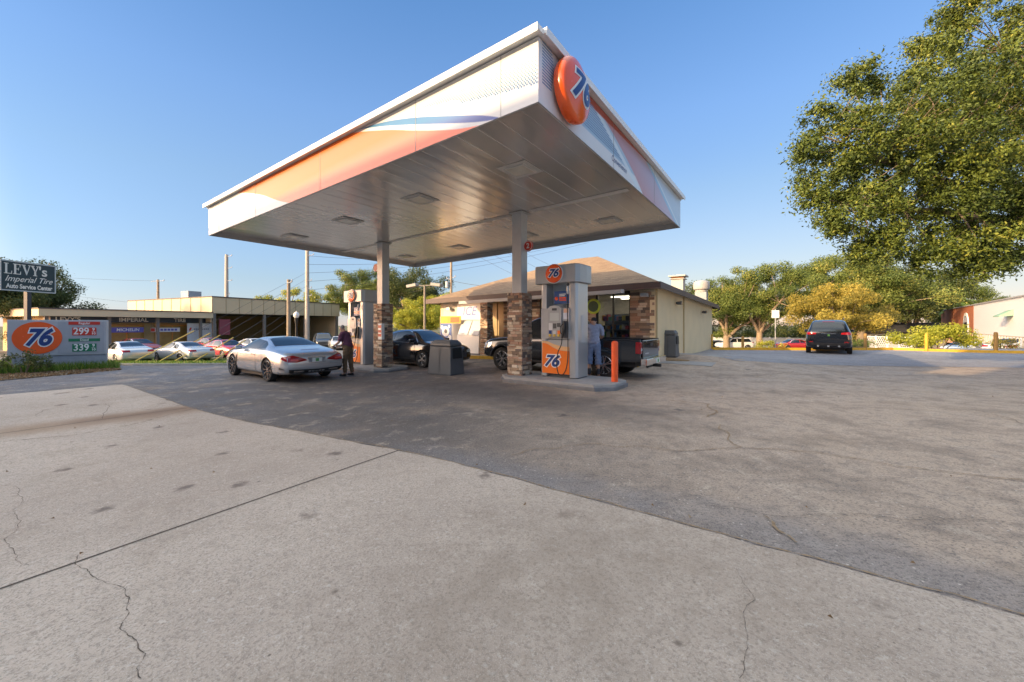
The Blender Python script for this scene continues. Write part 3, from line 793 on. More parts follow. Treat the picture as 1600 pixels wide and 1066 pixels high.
for (x0, x1, y0, y1) in ((FX0 + .004, FX1 - .004, FY0 + .004, FY0 + .03), (FX0 + .004, FX1 - .004, FY1 - .03, FY1 - .004), (FX0 + .006, FX0 + .03, FY0 + .032, FY1 - .032), (FX1 - .03, FX1 - .006, FY0 + .032, FY1 - .032)):
    mb.add([(x0, y0, zb(x0) - .004), (x1, y0, zb(x1) - .004), (x1, y1, zb(x1) - .004), (x0, y1, zb(x0) - .004), (x0, y0, zb(x0) + .3), (x1, y0, zb(x1) + .3), (x1, y1, zb(x1) + .3), (x0, y1, zb(x0) + .3)],
           [(0, 3, 2, 1), (0, 1, 5, 4), (1, 2, 6, 5), (2, 3, 7, 6), (3, 0, 4, 7)])
mb.build('bottom_lip', mat('lip_grey', (0.40, 0.40, 0.41), 0.5), can)
mb = MB()                                                         # flat seam strip across the soffit
for xa, xb in ((FX0 + .1, -6.3), (-5.6, -0.3), (0.35, FX1 - .3)):
    mb.add([(xa, -.1, zb(xa) + SOF - .008), (xb, -.1, zb(xb) + SOF - .008), (xb, .1, zb(xb) + SOF - .008), (xa, .1, zb(xa) + SOF - .008)], [(3, 2, 1, 0)])
mb.build('seam_strip', mat('seam_light', (0.66, 0.65, 0.63), 0.45), can)
for lx in (1.66, -1.25, -4.3, -7.4):
    for ly in (-2.42, 2.2):
        z0 = zb(lx) + SOF
        mb = MB()
        mb.box(lx - .33, lx + .33, ly - .33, ly + .33, z0 - .012, z0 - .006)
        for (a, b, c_, d_) in ((-.24, .24, -.24, -.20), (-.24, .24, .20, .24), (-.24, -.20, -.199, .199), (.20, .24, -.199, .199)):
            mb.box(lx + a, lx + b, ly + c_, ly + d_, z0 - .035, z0 - .0125)
        fx = mb.build('light_fixture', mat('fixture_metal', (0.60, 0.59, 0.57), 0.4, metal=.2), can)
        m2 = MB(); m2.box(lx - .199, lx + .199, ly - .199, ly + .199, z0 - .03, z0 - .013)
        m2.build('lens', mat('fixture_lens', (0.62, 0.58, 0.50), 0.12, var=.1), fx)
# columns
for cx, cgz in ((0.0, 0.15), (-5.97, 0.15)):
    p = st(cx, 0); g0 = gz(p.x, p.y)
    mb = MB(); mb.box(cx - .15, cx + .15, -.15, .15, g0 + .1, zb(cx) + SOF + .01)
    mb.box(cx - .22, cx + .22, -.22, .22, zb(cx) + SOF - .035, zb(cx) + SOF - .014)
    colo = mb.build('column', M['steel'], can, bevel=.008)
    mb = MB(); stone_pier(mb, cx - .24, cx + .24, -.24, .24, g0 + .152, g0 + 2.36 + (0.0 if cx == 0 else .06))
    mb.build('stone_cladding', M['stone'], colo)
# pump number discs
def number_disc(x, y, z, txt, r=.15):
    mb = MB(); mb.lathe([(r - .012, -.02), (r, -.01), (r, .01), (r - .012, .02)], 28, 0, Matrix.Translation((x, y, z)) @ Matrix.Rotation(R(90), 4, 'X'))
    o = mb.build('number_disc', M['redprice'], can, smooth=True)
    mb = MB(); mb.lathe([(r - .025, 0), (r - .012, 0), (r - .012, .003), (r - .025, .003), (r - .025, 0)], 28, 0, Matrix.Translation((x, y - .021, z)) @ Matrix.Rotation(R(90), 4, 'X'), cap=False)
    mb.build('disc_ring', M['white'], o)
    if txt: lettering(txt, r * 1.25, M['white'], o, face_mtx((x, y - .0245, z), (1, 0, 0)), 'number', offset=.004)
    return o
number_disc(.28, .0, 3.62, '2')
o = number_disc(-6.26, -.1, 3.58, '')
# big domed roundel on the right fascia
RC = (FX1 + .03, FY0 + .74, zb(FX1) + .445)
dm = Matrix.Translation(RC) @ Matrix.Rotation(R(90), 4, 'Y')
dome = lambda r: .17 + .09 * (1 - (r / .45) ** 2)
mb = MB(); mb.lathe([(.42, .02), (.44, .05), (.45, .135), (.435, .165)] + [(r, dome(r)) for r in (.42, .38, .33, .25, .17, .08, .001)], 48, 0, dm)
disc = mb.build('brand_roundel', M['orange'], can, smooth=True)
mb = MB(); mb.box(FX1 + .002, FX1 + .06, RC[1] - .3, RC[1] + .3, RC[2] - .06, RC[2] + .06); mb.build('roundel_bracket', M['alu'], disc)
for off, m_, lift, nm in ((.045, M['white'], .004, 'logo_outline'), (.018, M['navy'], .009, 'logo_figures')):
    me = text_mesh('76', .56, shear=.32, offset=off, sx=1.08, spacing=.92)
    bm = bmesh.new(); bm.from_mesh(me); bmesh.ops.triangulate(bm, faces=bm.faces)
    for _ in range(3):
        bmesh.ops.subdivide_edges(bm, edges=[e for e in bm.edges if e.calc_length() > .05], cuts=1)
        bmesh.ops.triangulate(bm, faces=bm.faces)
    for v in bm.verts:
        tx, ty = v.co.x, v.co.y; r = min(.445, math.hypot(tx, ty))
        v.co = Vector((RC[0] + dome(r) + lift, RC[1] + tx, RC[2] + ty))
    bm.to_mesh(me); bm.free(); me.materials.clear(); me.materials.append(m_)
    o = bpy.data.objects.new(nm, me); COL.objects.link(o); o.parent = disc
lettering('Convenience', .155, M['navy'], can, face_mtx((FX1 + .004, FY0 + 3.0, zb(FX1) + .17), (0, 1, 0)), 'fascia_lettering', shear=.1)

# ================================================================== pump islands
def island(label, x0, x1, y0, y1):
    cx, cy = (x0 + x1) / 2, (y0 + y1) / 2; p = st(cx, cy); g0 = gz(p.x, p.y)
    r = thing('pump_island', label, 'pump island', (p.x, p.y, g0), ROT, 'raised concrete islands under the canopy')
    hx, hy, c = (x1 - x0) / 2, (y1 - y0) / 2, .35
    poly = [(-hx + c, -hy), (hx - c, -hy), (hx, -hy + c), (hx, hy - c), (hx - c, hy), (-hx + c, hy), (-hx, hy - c), (-hx, -hy + c)]
    mb = MB(); mb.prism(poly, -.12, .15); mb.build('slab', M['concrete'], r, bevel=.02)
    k = 1 + .035 / hx; k2 = 1 + .03 / hy
    mb = MB(); mb.prism([(a * k, b * k2) for a, b in poly], -.1, .085); mb.build('edge_guard', mat('island_steel_edge', (.20, .20, .21), .5, metal=.4, var=.25), r, bevel=.01)
    return r
island('grey raised pump island carrying the nearer pump beside the orange bollard', -.45, 2.75, -.55, .95)
island('grey raised pump island carrying the farther pump beside the silver convertible', -9.0, -5.4, -.55, .95)

# ================================================================== fuel pumps
def fuel_pump(label):
    W, D, H = 1.06, .62, 2.86
    r = thing('fuel_pump', label, 'fuel pump', (0, 0, 0), ROT, 'fuel pumps under the canopy')
    hw, hd = W / 2, D / 2
    mb = MB(); mb.box(-hw + .02, hw - .02, -hd + .05, hd - .05, 0, .09); mb.build('plinth', M['darkgrey'], r)
    # side pillars, flared and rounded
    for s in (-1, 1):
        mb = MB(); w = .19 if s < 0 else .21
        x0, x1 = (-hw, -hw + w) if s < 0 else (hw - w, hw)
        poly = [(x0, -hd - .02), (x1, -hd - .02), (x1, hd + .02), (x0, hd + .02)]
        if s > 0: poly = [(x0, -hd - .03), (x1 - .05, -hd - .03), (x1, -hd + .03), (x1, hd - .03), (x1 - .05, hd + .03), (x0, hd + .03)]
        else: poly = [(x0 + .04, -hd - .03), (x1, -hd - .03), (x1, hd + .03), (x0 + .04, hd + .03), (x0, hd - .03), (x0, -hd + .03)]
        mb.prism(poly, .02, 2.42)
        pl = mb.build('side_pillar', M['alu'], r, bevel=.012)
        mb = MB(); xs = (x1 + .001, x1 + .006) if s > 0 else (x0 - .006, x0 - .001)
        mb.box(*xs, -.12, .12, .9, 1.6); mb.build('pillar_inset', M['steel'], pl)
    # header
    hx = hw + .10
    poly = [(-hx, -hd - .14), (hx - .10, -hd - .14), (hx - .02, -hd - .02), (hx, .0), (hx - .02, hd + .02), (hx - .10, hd + .14), (-hx, hd + .14), (-hx - .03, 0)]
    mb = MB(); mb.prism(poly, 2.42, H); mb.prism([(a * .985, b * .97) for a, b in poly], H, H + .02)
    hdr = mb.build('header', M['pumpgrey'], r, bevel=.02)
    for s in (-1, 1):
        f = Matrix.Identity(4) if s < 0 else Matrix.Rotation(math.pi, 4, 'Z')
        # disc on the header
        mm = f @ Matrix.Translation((-.05, -hd - .14, 2.655)) @ Matrix.Rotation(R(90), 4, 'X')
        mb = MB(); mb.lathe([(.225, .0), (.235, .02), (.235, .05), (.225, .065), (.12, .078), (.001, .082)], 40, 0, mm)
        dsc = mb.build('brand_disc', M['orange'], hdr, smooth=True)
        mb = MB(); mb.lathe([(.236, .0), (.25, 0), (.25, .03), (.236, .03)], 40, 0, mm); mb.build('disc_rim', M['trimw'], dsc, smooth=True)
        logo76(dsc, f @ face_mtx((-.05, -hd - .14 - .083, 2.655), (1, 0, 0)), .27, lift=.003)
        # lower door
        mb = MB(); mb.box(-hw + .19, hw - .21, -hd - .0, -hd + .05, .09, .98, 0, f)
        dr = mb.build('lower_door', M['pumpgrey'], r, bevel=.006)
        x0, x1 = -hw + .055, hw - .215
        up = smooth_pts([(x0, .885), (x0 + .15, .86), (x0 + .35, .76), (x0 + .55, .70), (x1, .69)])
        poly = [(x0, .10), (x1, .10)] + [(a, b) for a, b in reversed(up) if x0 <= a <= x1]
        mb = MB(); mb.sweepy(poly, -hd - .036, -hd - .0321, 0, f); mb.build('orange_graphic', M['orangep'], dr)
        up2 = [(a, b + .05 + .06 * sm((a - x0) / .5)) for a, b in up if x0 <= a <= x1]
        poly = [(a, b + .006) for a, b in up if x0 <= a <= x1] + list(reversed(up2))
        mb = MB(); mb.sweepy(poly, -hd - .036, -hd - .0321, 0, f); mb.build('pale_swoosh', mat('swoosh_peach', (.75, .45, .22), .4), dr)
        logo76(dr, f @ face_mtx((x0 + .27, -hd - .037, .41), (1, 0, 0)), .40, lift=.003)
        # dispenser cabinet
        mb = MB(); mb.box(-hw + .03, hw - .20, -hd - .06, -hd + .06, .99, 1.78, 0, f)
        cab = mb.build('cabinet', mat('cabinet_silver', (.44, .445, .45), .32, metal=.3, var=.06), r, bevel=.015)
        # raised bezel with arched top
        bx0, bx1 = -hw + .25, -hw + .66
        arch = [(bx0, 1.03), (bx1, 1.03), (bx1, 1.76), (bx1 - .06, 1.83), ((bx0 + bx1) / 2, 1.86), (bx0 + .06, 1.83), (bx0, 1.76)]
        mb = MB(); mb.sweepy(arch, -hd - .10, -hd - .061, 0, f); bz = mb.build('bezel', mat('bezel_grey', (.36, .37, .38), .35, metal=.2), cab, bevel=.012)
        cx = (bx0 + bx1) / 2; yf = -hd - .104
        def pan(name, a, b, c_, d_, m_, dep=.006, par=bz):
            mb = MB(); mb.box(a, b, yf - dep + .004, yf + .004, c_, d_, 0, f); return mb.build(name, m_, par, bevel=.003)
        pan('speaker_slot', cx - .07, cx + .07, 1.72, 1.78, M['darkgrey'])
        pan('display_screen', cx - .13, cx + .13, 1.46, 1.66, mat('pump_screen', (.50, .53, .52), .2, var=.05))
        pan('card_slot', bx0 + .04, bx0 + .15, 1.22, 1.40, mat('plate_pale', (.62, .62, .62), .35))
        pan('keypad', cx - .04, cx + .06, 1.26, 1.39, M['darkgrey'])
        pan('receipt_slot', bx1 - .13, bx1 - .03, 1.30, 1.40, M['darkgrey'])
        for k, m_ in enumerate((M['navy'], mat('plate_pale2', (.55, .56, .58), .4), M['orangep'])):
            xx = bx0 + .085 + k * .125
            pan('grade_label', xx - .042, xx + .042, 1.12, 1.21, m_)
            mb = MB(); mb.lathe([(.036, 0), (.036, .02), (.028, .028), (.001, .03)], 18, 0, f @ Matrix.Translation((xx, yf, 1.085)) @ Matrix.Rotation(R(90), 4, 'X'))
            mb.build('grade_button', mat('button_yellow', (.65, .45, .07), .4), bz, smooth=True)
        # blue topper screen
        mb = MB(); mb.box(-hw + .40, hw - .215, -hd - .02, -hd + .02, 1.89, 2.22, 0, f); ts = mb.build('topper_screen', M['blue'], r, bevel=.008)
        for (a, b, c_, d_, m_) in ((.0, .19, 2.125, 2.145, M['white']), (-.0, .16, 2.085, 2.105, M['white']), (.0, .075, 2.02, 2.06, M['orange']), (.09, .20, 2.02, 2.06, M['orange']), (.0, .20, 1.97, 2.0, M['orange'])):
            mb = MB(); mb.box(a + .02, b + .02, -hd - .0235, -hd - .0205, c_, d_, 0, f); mb.build('screen_text_block', m_, ts)
        mb = MB(); mb.lathe([(.045, 0), (.045, .003), (.001, .0035)], 20, 0, f @ Matrix.Translation((-.06, -hd - .0205, 2.03)) @ Matrix.Rotation(R(90), 4, 'X')); mb.build('screen_roundel', M['orange'], ts)
        mb = MB(); mb.box(-hw + .195, hw - .215, -.03, .03, 1.80, 2.419, 0, f) if s < 0 else None
        if s < 0: mb.build('upper_panel', mat('upper_steel', (.50, .53, .56), .3, metal=.5), r)
        # stickers and nozzle holster
        nx = hw - .31
        mb = MB(); mb.box(nx - .06, nx + .09, -hd - .064, -hd - .0605, 1.50, 1.66, 0, f); mb.build('grade_sticker', mat('sticker_pale', (.66, .67, .74), .4), cab)
        mb = MB(); mb.box(nx - .05, nx + .08, -hd - .064, -hd - .0605, 1.66, 1.76, 0, f); mb.build('octane_sticker', mat('sticker_orange', (.72, .42, .30), .4), cab)
        mb = MB(); mb.box(nx - .06, nx + .07, -hd - .10, -hd - .061, 1.02, 1.46, 0, f); hol = mb.build('nozzle_holster', M['darkgrey'], r, bevel=.02)
        mb = MB()
        mb.tube([f @ Vector(p) for p in ((nx - .0, -hd - .13, 1.44), (nx + .02, -hd - .15, 1.40), (nx + .02, -hd - .16, 1.28), (nx - .02, -hd - .16, 1.12), (nx - .05, -hd - .15, 1.02))], [.02, .035, .042, .035, .024], 10)
        mb.tube([f @ Vector(p) for p in ((nx - .03, -hd - .14, 1.38), (nx - .09, -hd - .16, 1.30), (nx - .09, -hd - .16, 1.16), (nx - .04, -hd - .15, 1.10))], .011, 8)
        nz_ = mb.build('nozzle', M['black'], hol, smooth=True)
        # hose: hangs from the header, loops low, ends at the nozzle
        pts = [(hw - .215, -hd - .10, 2.40), (hw - .22, -hd - .12, 2.2), (hw - .215, -hd - .13, 1.6), (hw - .20, -hd - .14, 1.0), (hw - .19, -hd - .16, .55), (hw - .23, -hd - .18, .25), (hw - .33, -hd - .19, .10), (hw - .44, -hd - .18, .12), (hw - .50, -hd - .17, .35), (hw - .47, -hd - .16, .65), (nx - .07, -hd - .155, .85), (nx - .05, -hd - .15, 1.03)]
        hp = []
        P = [Vector(p) for p in pts]; P = [P[0]] + P + [P[-1]]
        for i in range(1, len(P) - 2):
            for k in range(6):
                t_ = k / 6
                hp.append(f @ (0.5 * (2 * P[i] + (P[i + 1] - P[i - 1]) * t_ + (2 * P[i - 1] - 5 * P[i] + 4 * P[i + 1] - P[i + 2]) * t_ ** 2 + (3 * P[i] - P[i - 1] - 3 * P[i + 1] + P[i + 2]) * t_ ** 3)))
        mb = MB(); mb.tube(hp, .0125, 8); hs = mb.build('hose', M['black'], r, smooth=True)
        mb = MB(); mb.lathe([(.02, 0), (.028, .02), (.028, .16), (.02, .2)], 12, 0, f @ Matrix.Translation((hw - .22, -hd - .11, 2.12))); mb.build('breakaway', M['alu'], hs, smooth=True)
    return r
pump = fuel_pump('nearer fuel pump beside the orange bollard, black hose looped over its orange door')
p = st(1.17, .38); pump.location = (p.x, p.y, gz(p.x, p.y) + .15)
pump2 = copy_tree(pump)
pump2['label'] = 'farther fuel pump, next to the man in the purple shirt'
p = st(-7.75, .38); pump2.location = (p.x, p.y, gz(p.x, p.y) + .15)

# ================================================================== bins, bollard, notice box
def tapered_bin(name, label, u, Y, w, d, h, rz, group=None):
    p = on(u, Y); r = thing(name, label, 'waste bin', p, rz, group)
    def ring(z, k, kd): return [(-w / 2 * k, -d / 2 * kd, z), (w / 2 * k, -d / 2 * kd, z), (w / 2 * k, d / 2 * kd, z), (-w / 2 * k, d / 2 * kd, z)]
    def shell(zs, mb, x0=-1, x1=1):
        v = []
        for (z, k, kd) in zs: v += [(x0 * w / 2 * k, -d / 2 * kd, z), (x1 * w / 2 * k, -d / 2 * kd, z), (x1 * w / 2 * k, d / 2 * kd, z), (x0 * w / 2 * k, d / 2 * kd, z)]
        n = len(zs); f = [(3, 2, 1, 0), tuple(4 * (n - 1) + i for i in range(4))]
        for i in range(n - 1):
            for q in range(4): f.append((4 * i + q, 4 * i + (q + 1) % 4, 4 * i + 4 + (q + 1) % 4, 4 * i + 4 + q))
        mb.add(v, f)
    mb = MB(); shell([(.02, 1, 1), (h * .80, .90, .86), (h * .815, .885, .84)], mb)
    body = mb.build('body', mat('bin_grey_plastic', (.115, .117, .122), .55, var=.12, scale=3, bump=.15, bscale=90), r, bevel=.03)
    mb = MB(); shell([(h * .825, .91, .87), (h * .90, .88, .82), (h * .985, .72, .62), (h, .62, .5)], mb); mb.build('lid', mat('bin_lid_grey', (.10, .102, .107), .5, var=.12), r, bevel=.03)
    mb = MB(); mb.box(-.008, .008, -d / 2 * 1.005, -d / 2 + .005, .03, h * .8, ty=.0); mb.box(-w / 2 - .004, w / 2 + .004, -d / 2 - .004, d / 2 + .004, .0, .045); mb.build('base_trim', M['darkgrey'], body)
    mb = MB(); mb.add([(w / 2 * .945, -d * .30, h * .50), (w / 2 * .945, d * .30, h * .50), (w / 2 * .905, d * .27, h * .76), (w / 2 * .905, -d * .27, h * .76), (w / 2 * .945 + .03, -d * .32, h * .48), (w / 2 * .945 + .03, d * .32, h * .48), (w / 2 * .905 + .03, d * .29, h * .78), (w / 2 * .905 + .03, -d * .29, h * .78)], [(4, 5, 6, 7), (0, 1, 5, 4), (1, 2, 6, 5), (2, 3, 7, 6), (3, 0, 4, 7)])
    mb.build('opening_flap', M['black'], body)
    return r
tapered_bin('waste_bin', 'bulky dark grey waste bin standing between the two stone columns', 697, 12.35, 1.0, .62, 1.08, ROT, 'grey plastic bins on the forecourt')
tapered_bin('waste_bin', 'dark grey bin at the tan corner of the store behind the truck', 1046, 15.6, .62, .6, 1.05, ROT, 'grey plastic bins on the forecourt')

p = on(960.5, 9.3)
r = thing('bollard', 'bright orange steel post at the end of the nearer pump island', 'bollard', p)
mb = MB(); mb.lathe([(.078, -.05), (.078, 1.06), (.072, 1.09), (.05, 1.115), (.001, 1.125)], 24); mb.build('post', M['bollard'], r, smooth=True)
mb = MB(); mb.lathe([(.12, -.02), (.12, .012), (.079, .016)], 24); mb.build('base_collar', M['concrete'], r, smooth=True)

p = st(-5.70, -.36)
r = thing('notice_box', 'small red and white notice box fixed to the farther stone column', 'notice box', (p.x, p.y, gz(p.x, p.y) + 1.15), ROT)
mb = MB(); mb.box(-.05, .16, -.02, .10, 0, .56); bx_ = mb.build('box', M['white'], r, bevel=.01)
mb = MB(); mb.box(-.035, .145, -.025, -.0205, .10, .50); pa = mb.build('red_panel', mat('notice_red', (.50, .08, .05), .4, var=.3, scale=14), bx_)
mb = MB(); mb.box(-.03, .14, -.029, -.0255, .33, .40); mb.box(-.03, .14, -.029, -.0255, .2, .24); mb.build('pale_bands', M['white'], pa)

# ================================================================== vehicles
def catmull(xs, table, x):
    """smooth interpolation of table rows (list of tuples) at x"""
    n = len(xs)
    if x <= xs[0]: return table[0]
    if x >= xs[-1]: return table[-1]
    i = max(k for k in range(n) if xs[k] <= x); i = min(i, n - 2)
    h = xs[i + 1] - xs[i]; t = (x - xs[i]) / h; out = []
    for c in range(len(table[0])):
        def slope(k):
            if k == 0 or k == n - 1: return 0.0 if k else (table[1][c] - table[0][c]) / (xs[1] - xs[0])
            a = (table[k][c] - table[k - 1][c]) / (xs[k] - xs[k - 1]); b = (table[k + 1][c] - table[k][c]) / (xs[k + 1] - xs[k])
            return 0 if a * b <= 0 else 2 * a * b / (a + b)
        m0, m1 = slope(i) * h, slope(i + 1) * h
        p0, p1 = table[i][c], table[i + 1][c]
        out.append((2 * t ** 3 - 3 * t * t + 1) * p0 + (t ** 3 - 2 * t * t + t) * m0 + (-2 * t ** 3 + 3 * t * t) * p1 + (t ** 3 - t * t) * m1)
    return tuple(out)
def eval_mesh(o):
    dg = bpy.context.evaluated_depsgraph_get()
    me = bpy.data.meshes.new_from_object(o.evaluated_get(dg)); return me
class Shell:
    """car body shell: stations (x, z bottom, half width, z shoulder, z top, half width at top)"""
    def __init__(s, stations, tuck=.90, crease=.6, nx=64):
        st_ = sorted(stations); s.xs = [q[0] for q in st_]; s.tb = [q[1:] for q in st_]; s.tuck = tuck
        s.v, s.f = [], []
        xs = []
        for a, b in zip(s.xs, s.xs[1:]):
            n = max(2, int((b - a) / .085))
            xs += [a + (b - a) * i / n for i in range(n)]
        xs.append(s.xs[-1])
        rings = [s.ring(x) for x in xs]; n = len(rings[0])
        for x, r in zip(xs, rings): s.v += [(x, y, z) for y, z in r]
        for i in range(len(xs) - 1):
            for k in range(n):
                a, b = i * n + k, i * n + (k + 1) % n
                s.f.append((a, b, b + n, a + n))
        s.f.append(tuple(range(n - 1, -1, -1))); s.f.append(tuple((len(xs) - 1) * n + k for k in range(n)))
        s.bvh = BVHTree.FromPolygons([Vector(v) for v in s.v], s.f)
    def half(s, x):
        zb_, hw, zs, zt_, wt = catmull(s.xs, s.tb, x)
        h = zs - zb_
        P = [(0, zb_), (hw * s.tuck, zb_), (hw * .985, zb_ + .16 * h), (hw, zb_ + .48 * h), (hw * .992, zb_ + .74 * h), (hw * .955, zs)]
        up = zt_ - zs
        P += [(hw * .955 + (wt - hw * .955) * .5, zs + up * .46), (wt, zt_ - up * .12 - .012), (wt * .86, zt_ - .012), (wt * .5, zt_), (0, zt_ + .006)]
        return P
    def ring(s, x):
        P = s.half(x); out = []
        Q = [P[0]] + P + [P[-1]]
        for i in range(1, len(Q) - 2):
            for k in range(3):
                t = k / 3
                if i in (1,): out.append(tuple(P[i - 1][j] + (P[i][j] - P[i - 1][j]) * t for j in (0, 1))); continue
                out.append(tuple(0.5 * (2 * Q[i][j] + (Q[i + 1][j] - Q[i - 1][j]) * t * .8 + (2 * Q[i - 1][j] - 5 * Q[i][j] + 4 * Q[i + 1][j] - Q[i + 2][j]) * t * t + (3 * Q[i][j] - Q[i - 1][j] - 3 * Q[i + 1][j] + Q[i + 2][j]) * t ** 3) if j is None else
                                 P[i - 1][j] + (P[i][j] - P[i - 1][j]) * t for j in (0, 1)))
        out.append(P[-1])
        # soften the corners
        for _ in range(2):
            o2 = [out[0]]
            for i in range(1, len(out) - 1): o2.append(tuple(.25 * out[i - 1][j] + .5 * out[i][j] + .25 * out[i + 1][j] for j in (0, 1)))
            o2.append(out[-1]); out = o2
        left = [(y, z) for y, z in out]; right = [(-y, z) for y, z in reversed(out[1:-1])]
        return left + right
    def patch(s, mb, mode, lo, hi, n=10, m=4, off=.006, mi=0):
        """sheet hugging the body between two polylines. mode: 'L','R' (x,z), 'T' (x,y), 'F','B' (y,z)"""
        def pick(pl, t):
            k = t * (len(pl) - 1); i = min(int(k), len(pl) - 2); f = k - i
            return tuple(pl[i][j] + (pl[i + 1][j] - pl[i][j]) * f for j in (0, 1))
        V = []
        for j in range(m + 1):
            for i in range(n + 1):
                a, b = pick(lo, i / n), pick(hi, i / n); t = j / m
                p = (a[0] + (b[0] - a[0]) * t, a[1] + (b[1] - a[1]) * t)
                if mode in 'LR':
                    sg = 1 if mode == 'L' else -1
                    o_, d_ = Vector((p[0], 3 * sg, p[1])), Vector((0, -sg, 0))
                elif mode == 'T': o_, d_ = Vector((p[0], p[1], 5)), Vector((0, 0, -1))
                elif mode == 'F': o_, d_ = Vector((6, p[0], p[1])), Vector((-1, 0, 0))
                else: o_, d_ = Vector((-6, p[0], p[1])), Vector((1, 0, 0))
                h = s.bvh.ray_cast(o_, d_)
                if h[0] is None: V.append(None); continue
                nrm = h[1]
                if nrm.dot(d_) > 0: nrm = -nrm
                V.append(h[0] + nrm * off)
        vs, ix = [], {}
        for i, q in enumerate(V):
            if q is not None: ix[i] = len(vs); vs.append(q)
        fs = []
        for j in range(m):
            for i in range(n):
                q = (j * (n + 1) + i, j * (n + 1) + i + 1, (j + 1) * (n + 1) + i + 1, (j + 1) * (n + 1) + i)
                if all(k in ix for k in q):
                    w = [ix[k] for k in q]
                    if mode in 'RTF' and mode != 'T': w.reverse()
                    fs.append(w)
        # real thickness: a skirt back to the body
        mb.add(vs, fs, mi)
    def body(s, name, material, parent, cuts):
        """cuts: (x, z, radius, half width) wheel wells"""
        me = bpy.data.meshes.new(name); me.from_pydata(s.v, [], s.f); me.materials.append(material)
        o = bpy.data.objects.new(name, me); COL.objects.link(o)
        bm = bmesh.new(); bm.from_mesh(me); bmesh.ops.recalc_face_normals(bm, faces=bm.faces); bm.to_mesh(me); bm.free()
        mb = MB()
        for (x, z, r, hw) in cuts:
            for sg in (-1, 1):
                m4 = Matrix.Translation((x, sg * (hw - .10), z)) @ Matrix.Rotation(R(90), 4, 'X')
                mb.lathe([(r, -.22), (r, .22)], 28, 0, m4)
        c = mb.build('cutter', M['black'])
        bm = bmesh.new(); bm.from_mesh(c.data); bmesh.ops.recalc_face_normals(bm, faces=bm.faces); bm.to_mesh(c.data); bm.free()
        bo = o.modifiers.new('b', 'BOOLEAN'); bo.operation = 'DIFFERENCE'; bo.object = c; bo.solver = 'EXACT'
        try: bo.material_mode = 'TRANSFER'
        except Exception: pass
        me2 = eval_mesh(o)
        o.modifiers.clear(); o.data = me2; bpy.data.objects.remove(c)
        me2.polygons.foreach_set('use_smooth', [True] * len(me2.polygons)); me2.set_sharp_from_angle(angle=R(32))
        me2.name = name
        o.parent = parent
        return o
_wheels = {}
def wheel(parent, x, y, r, w, side, spokes=5, rim='rim', double=False, rimk=.69):
    key = (r, w, spokes, rim, double, rimk)
    m4 = Matrix.Rotation(R(-90), 4, 'X')                          # z -> +y (outer side)
    if key not in _wheels:
        mb = MB()
        mb.lathe([(r * (rimk - .03), -w / 2), (r * .93, -w / 2), (r * .99, -w / 2 + .025), (r, -w / 4), (r, w / 4), (r * .99, w / 2 - .025), (r * .93, w / 2), (r * (rimk + .01), w / 2 - .005), (r * (rimk - .03), w / 2 - .02)], 36, 0, m4, cap=False)
        t_ = mb.build('tyre', M['tyre'], None, smooth=True); tm = t_.data; bpy.data.objects.remove(t_)
        mb = MB(); R_ = r * rimk
        mb.lathe([(R_, w / 2 - .012), (R_ * .955, w / 2 - .006), (R_ * .93, w / 2 - .03), (R_ * .93, -w / 4)], 36, 0, m4, cap=False)
        mb.lathe([(R_ * .22, w / 2 - .05), (R_ * .20, w / 2 - .018), (.001, w / 2 - .016)], 16, 0, m4, cap=False)
        mb.lathe([(R_ * .94, w / 2 - .115), (.001, w / 2 - .115)], 24, 1, m4, cap=False)
        for k in range(spokes):
            offs = (-.16, .16) if double else (0,)
            for do in offs:
                a = 2 * math.pi * k / spokes; a2 = a + do; wd = R_ * (.10 if double else (.15 if spokes < 8 else .085))
                ra, rb = R_ * .15, R_ * .94
                ca, sa = math.cos(a2), math.sin(a2)
                v = []
                for (rr, ww, zz) in ((ra, wd * .8, w / 2 - .022), (rb, wd * 1.1, w / 2 - .014)):
                    for (s1, dz) in ((-1, 0), (1, 0), (1, -.035), (-1, -.035)):
                        v.append((rr * ca - s1 * ww * .5 * sa, rr * sa + s1 * ww * .5 * ca, zz + dz))
                mb.add(v, [(0, 1, 5, 4), (1, 2, 6, 5), (2, 3, 7, 6), (3, 0, 4, 7), (0, 3, 2, 1), (4, 5, 6, 7)], 0, m4)
        r_ = mb.build('rim', [M[rim], M['black']], None, smooth=True); rm = r_.data; bpy.data.objects.remove(r_)
        _wheels[key] = (tm, rm)
    tm, rm = _wheels[key]
    wo = bpy.data.objects.new('wheel', tm); COL.objects.link(wo); wo.parent = parent
    wo.location = (x, y, r); wo.rotation_euler = (0, R(rnd.uniform(0, 70)), 0 if side > 0 else math.pi)
    ro = bpy.data.objects.new('rim', rm); COL.objects.link(ro); ro.parent = wo
    return wo
def paint(name, col, metal=0.5, rough=.28):
    return mat(name, col, rough, metal=metal, var=.03, coat=1.0, rvar=.03)
def plate(parent, x, z, w=.32, h=.16, txt=''):
    mb = MB(); mb.box(x - .012, x, -w / 2, w / 2, z - h / 2, z + h / 2); p = mb.build('number_plate', mat('plate_white', (.68, .70, .66), .4), parent)
    mb = MB(); mb.box(x - .015, x - .0125, -.05, .05, z - .045, z + .045); mb.build('plate_emblem', mat('plate_green', (.10, .30, .10), .5, var=.4, scale=30), p)
    return p
def mirror_pair(parent, x, y, z, material):
    for sg in (1, -1):
        mb = MB(); mb.prism([(x - .05, sg * (y - .02)), (x + .09, sg * (y - .0)), (x + .06, sg * (y + .17)), (x - .04, sg * (y + .18))] if sg > 0 else [(x - .05, -(y - .02)), (x - .04, -(y + .18)), (x + .06, -(y + .17)), (x + .09, -y)], z - .06, z + .07)
        mo = mb.build('wing_mirror', material, parent, bevel=.03)

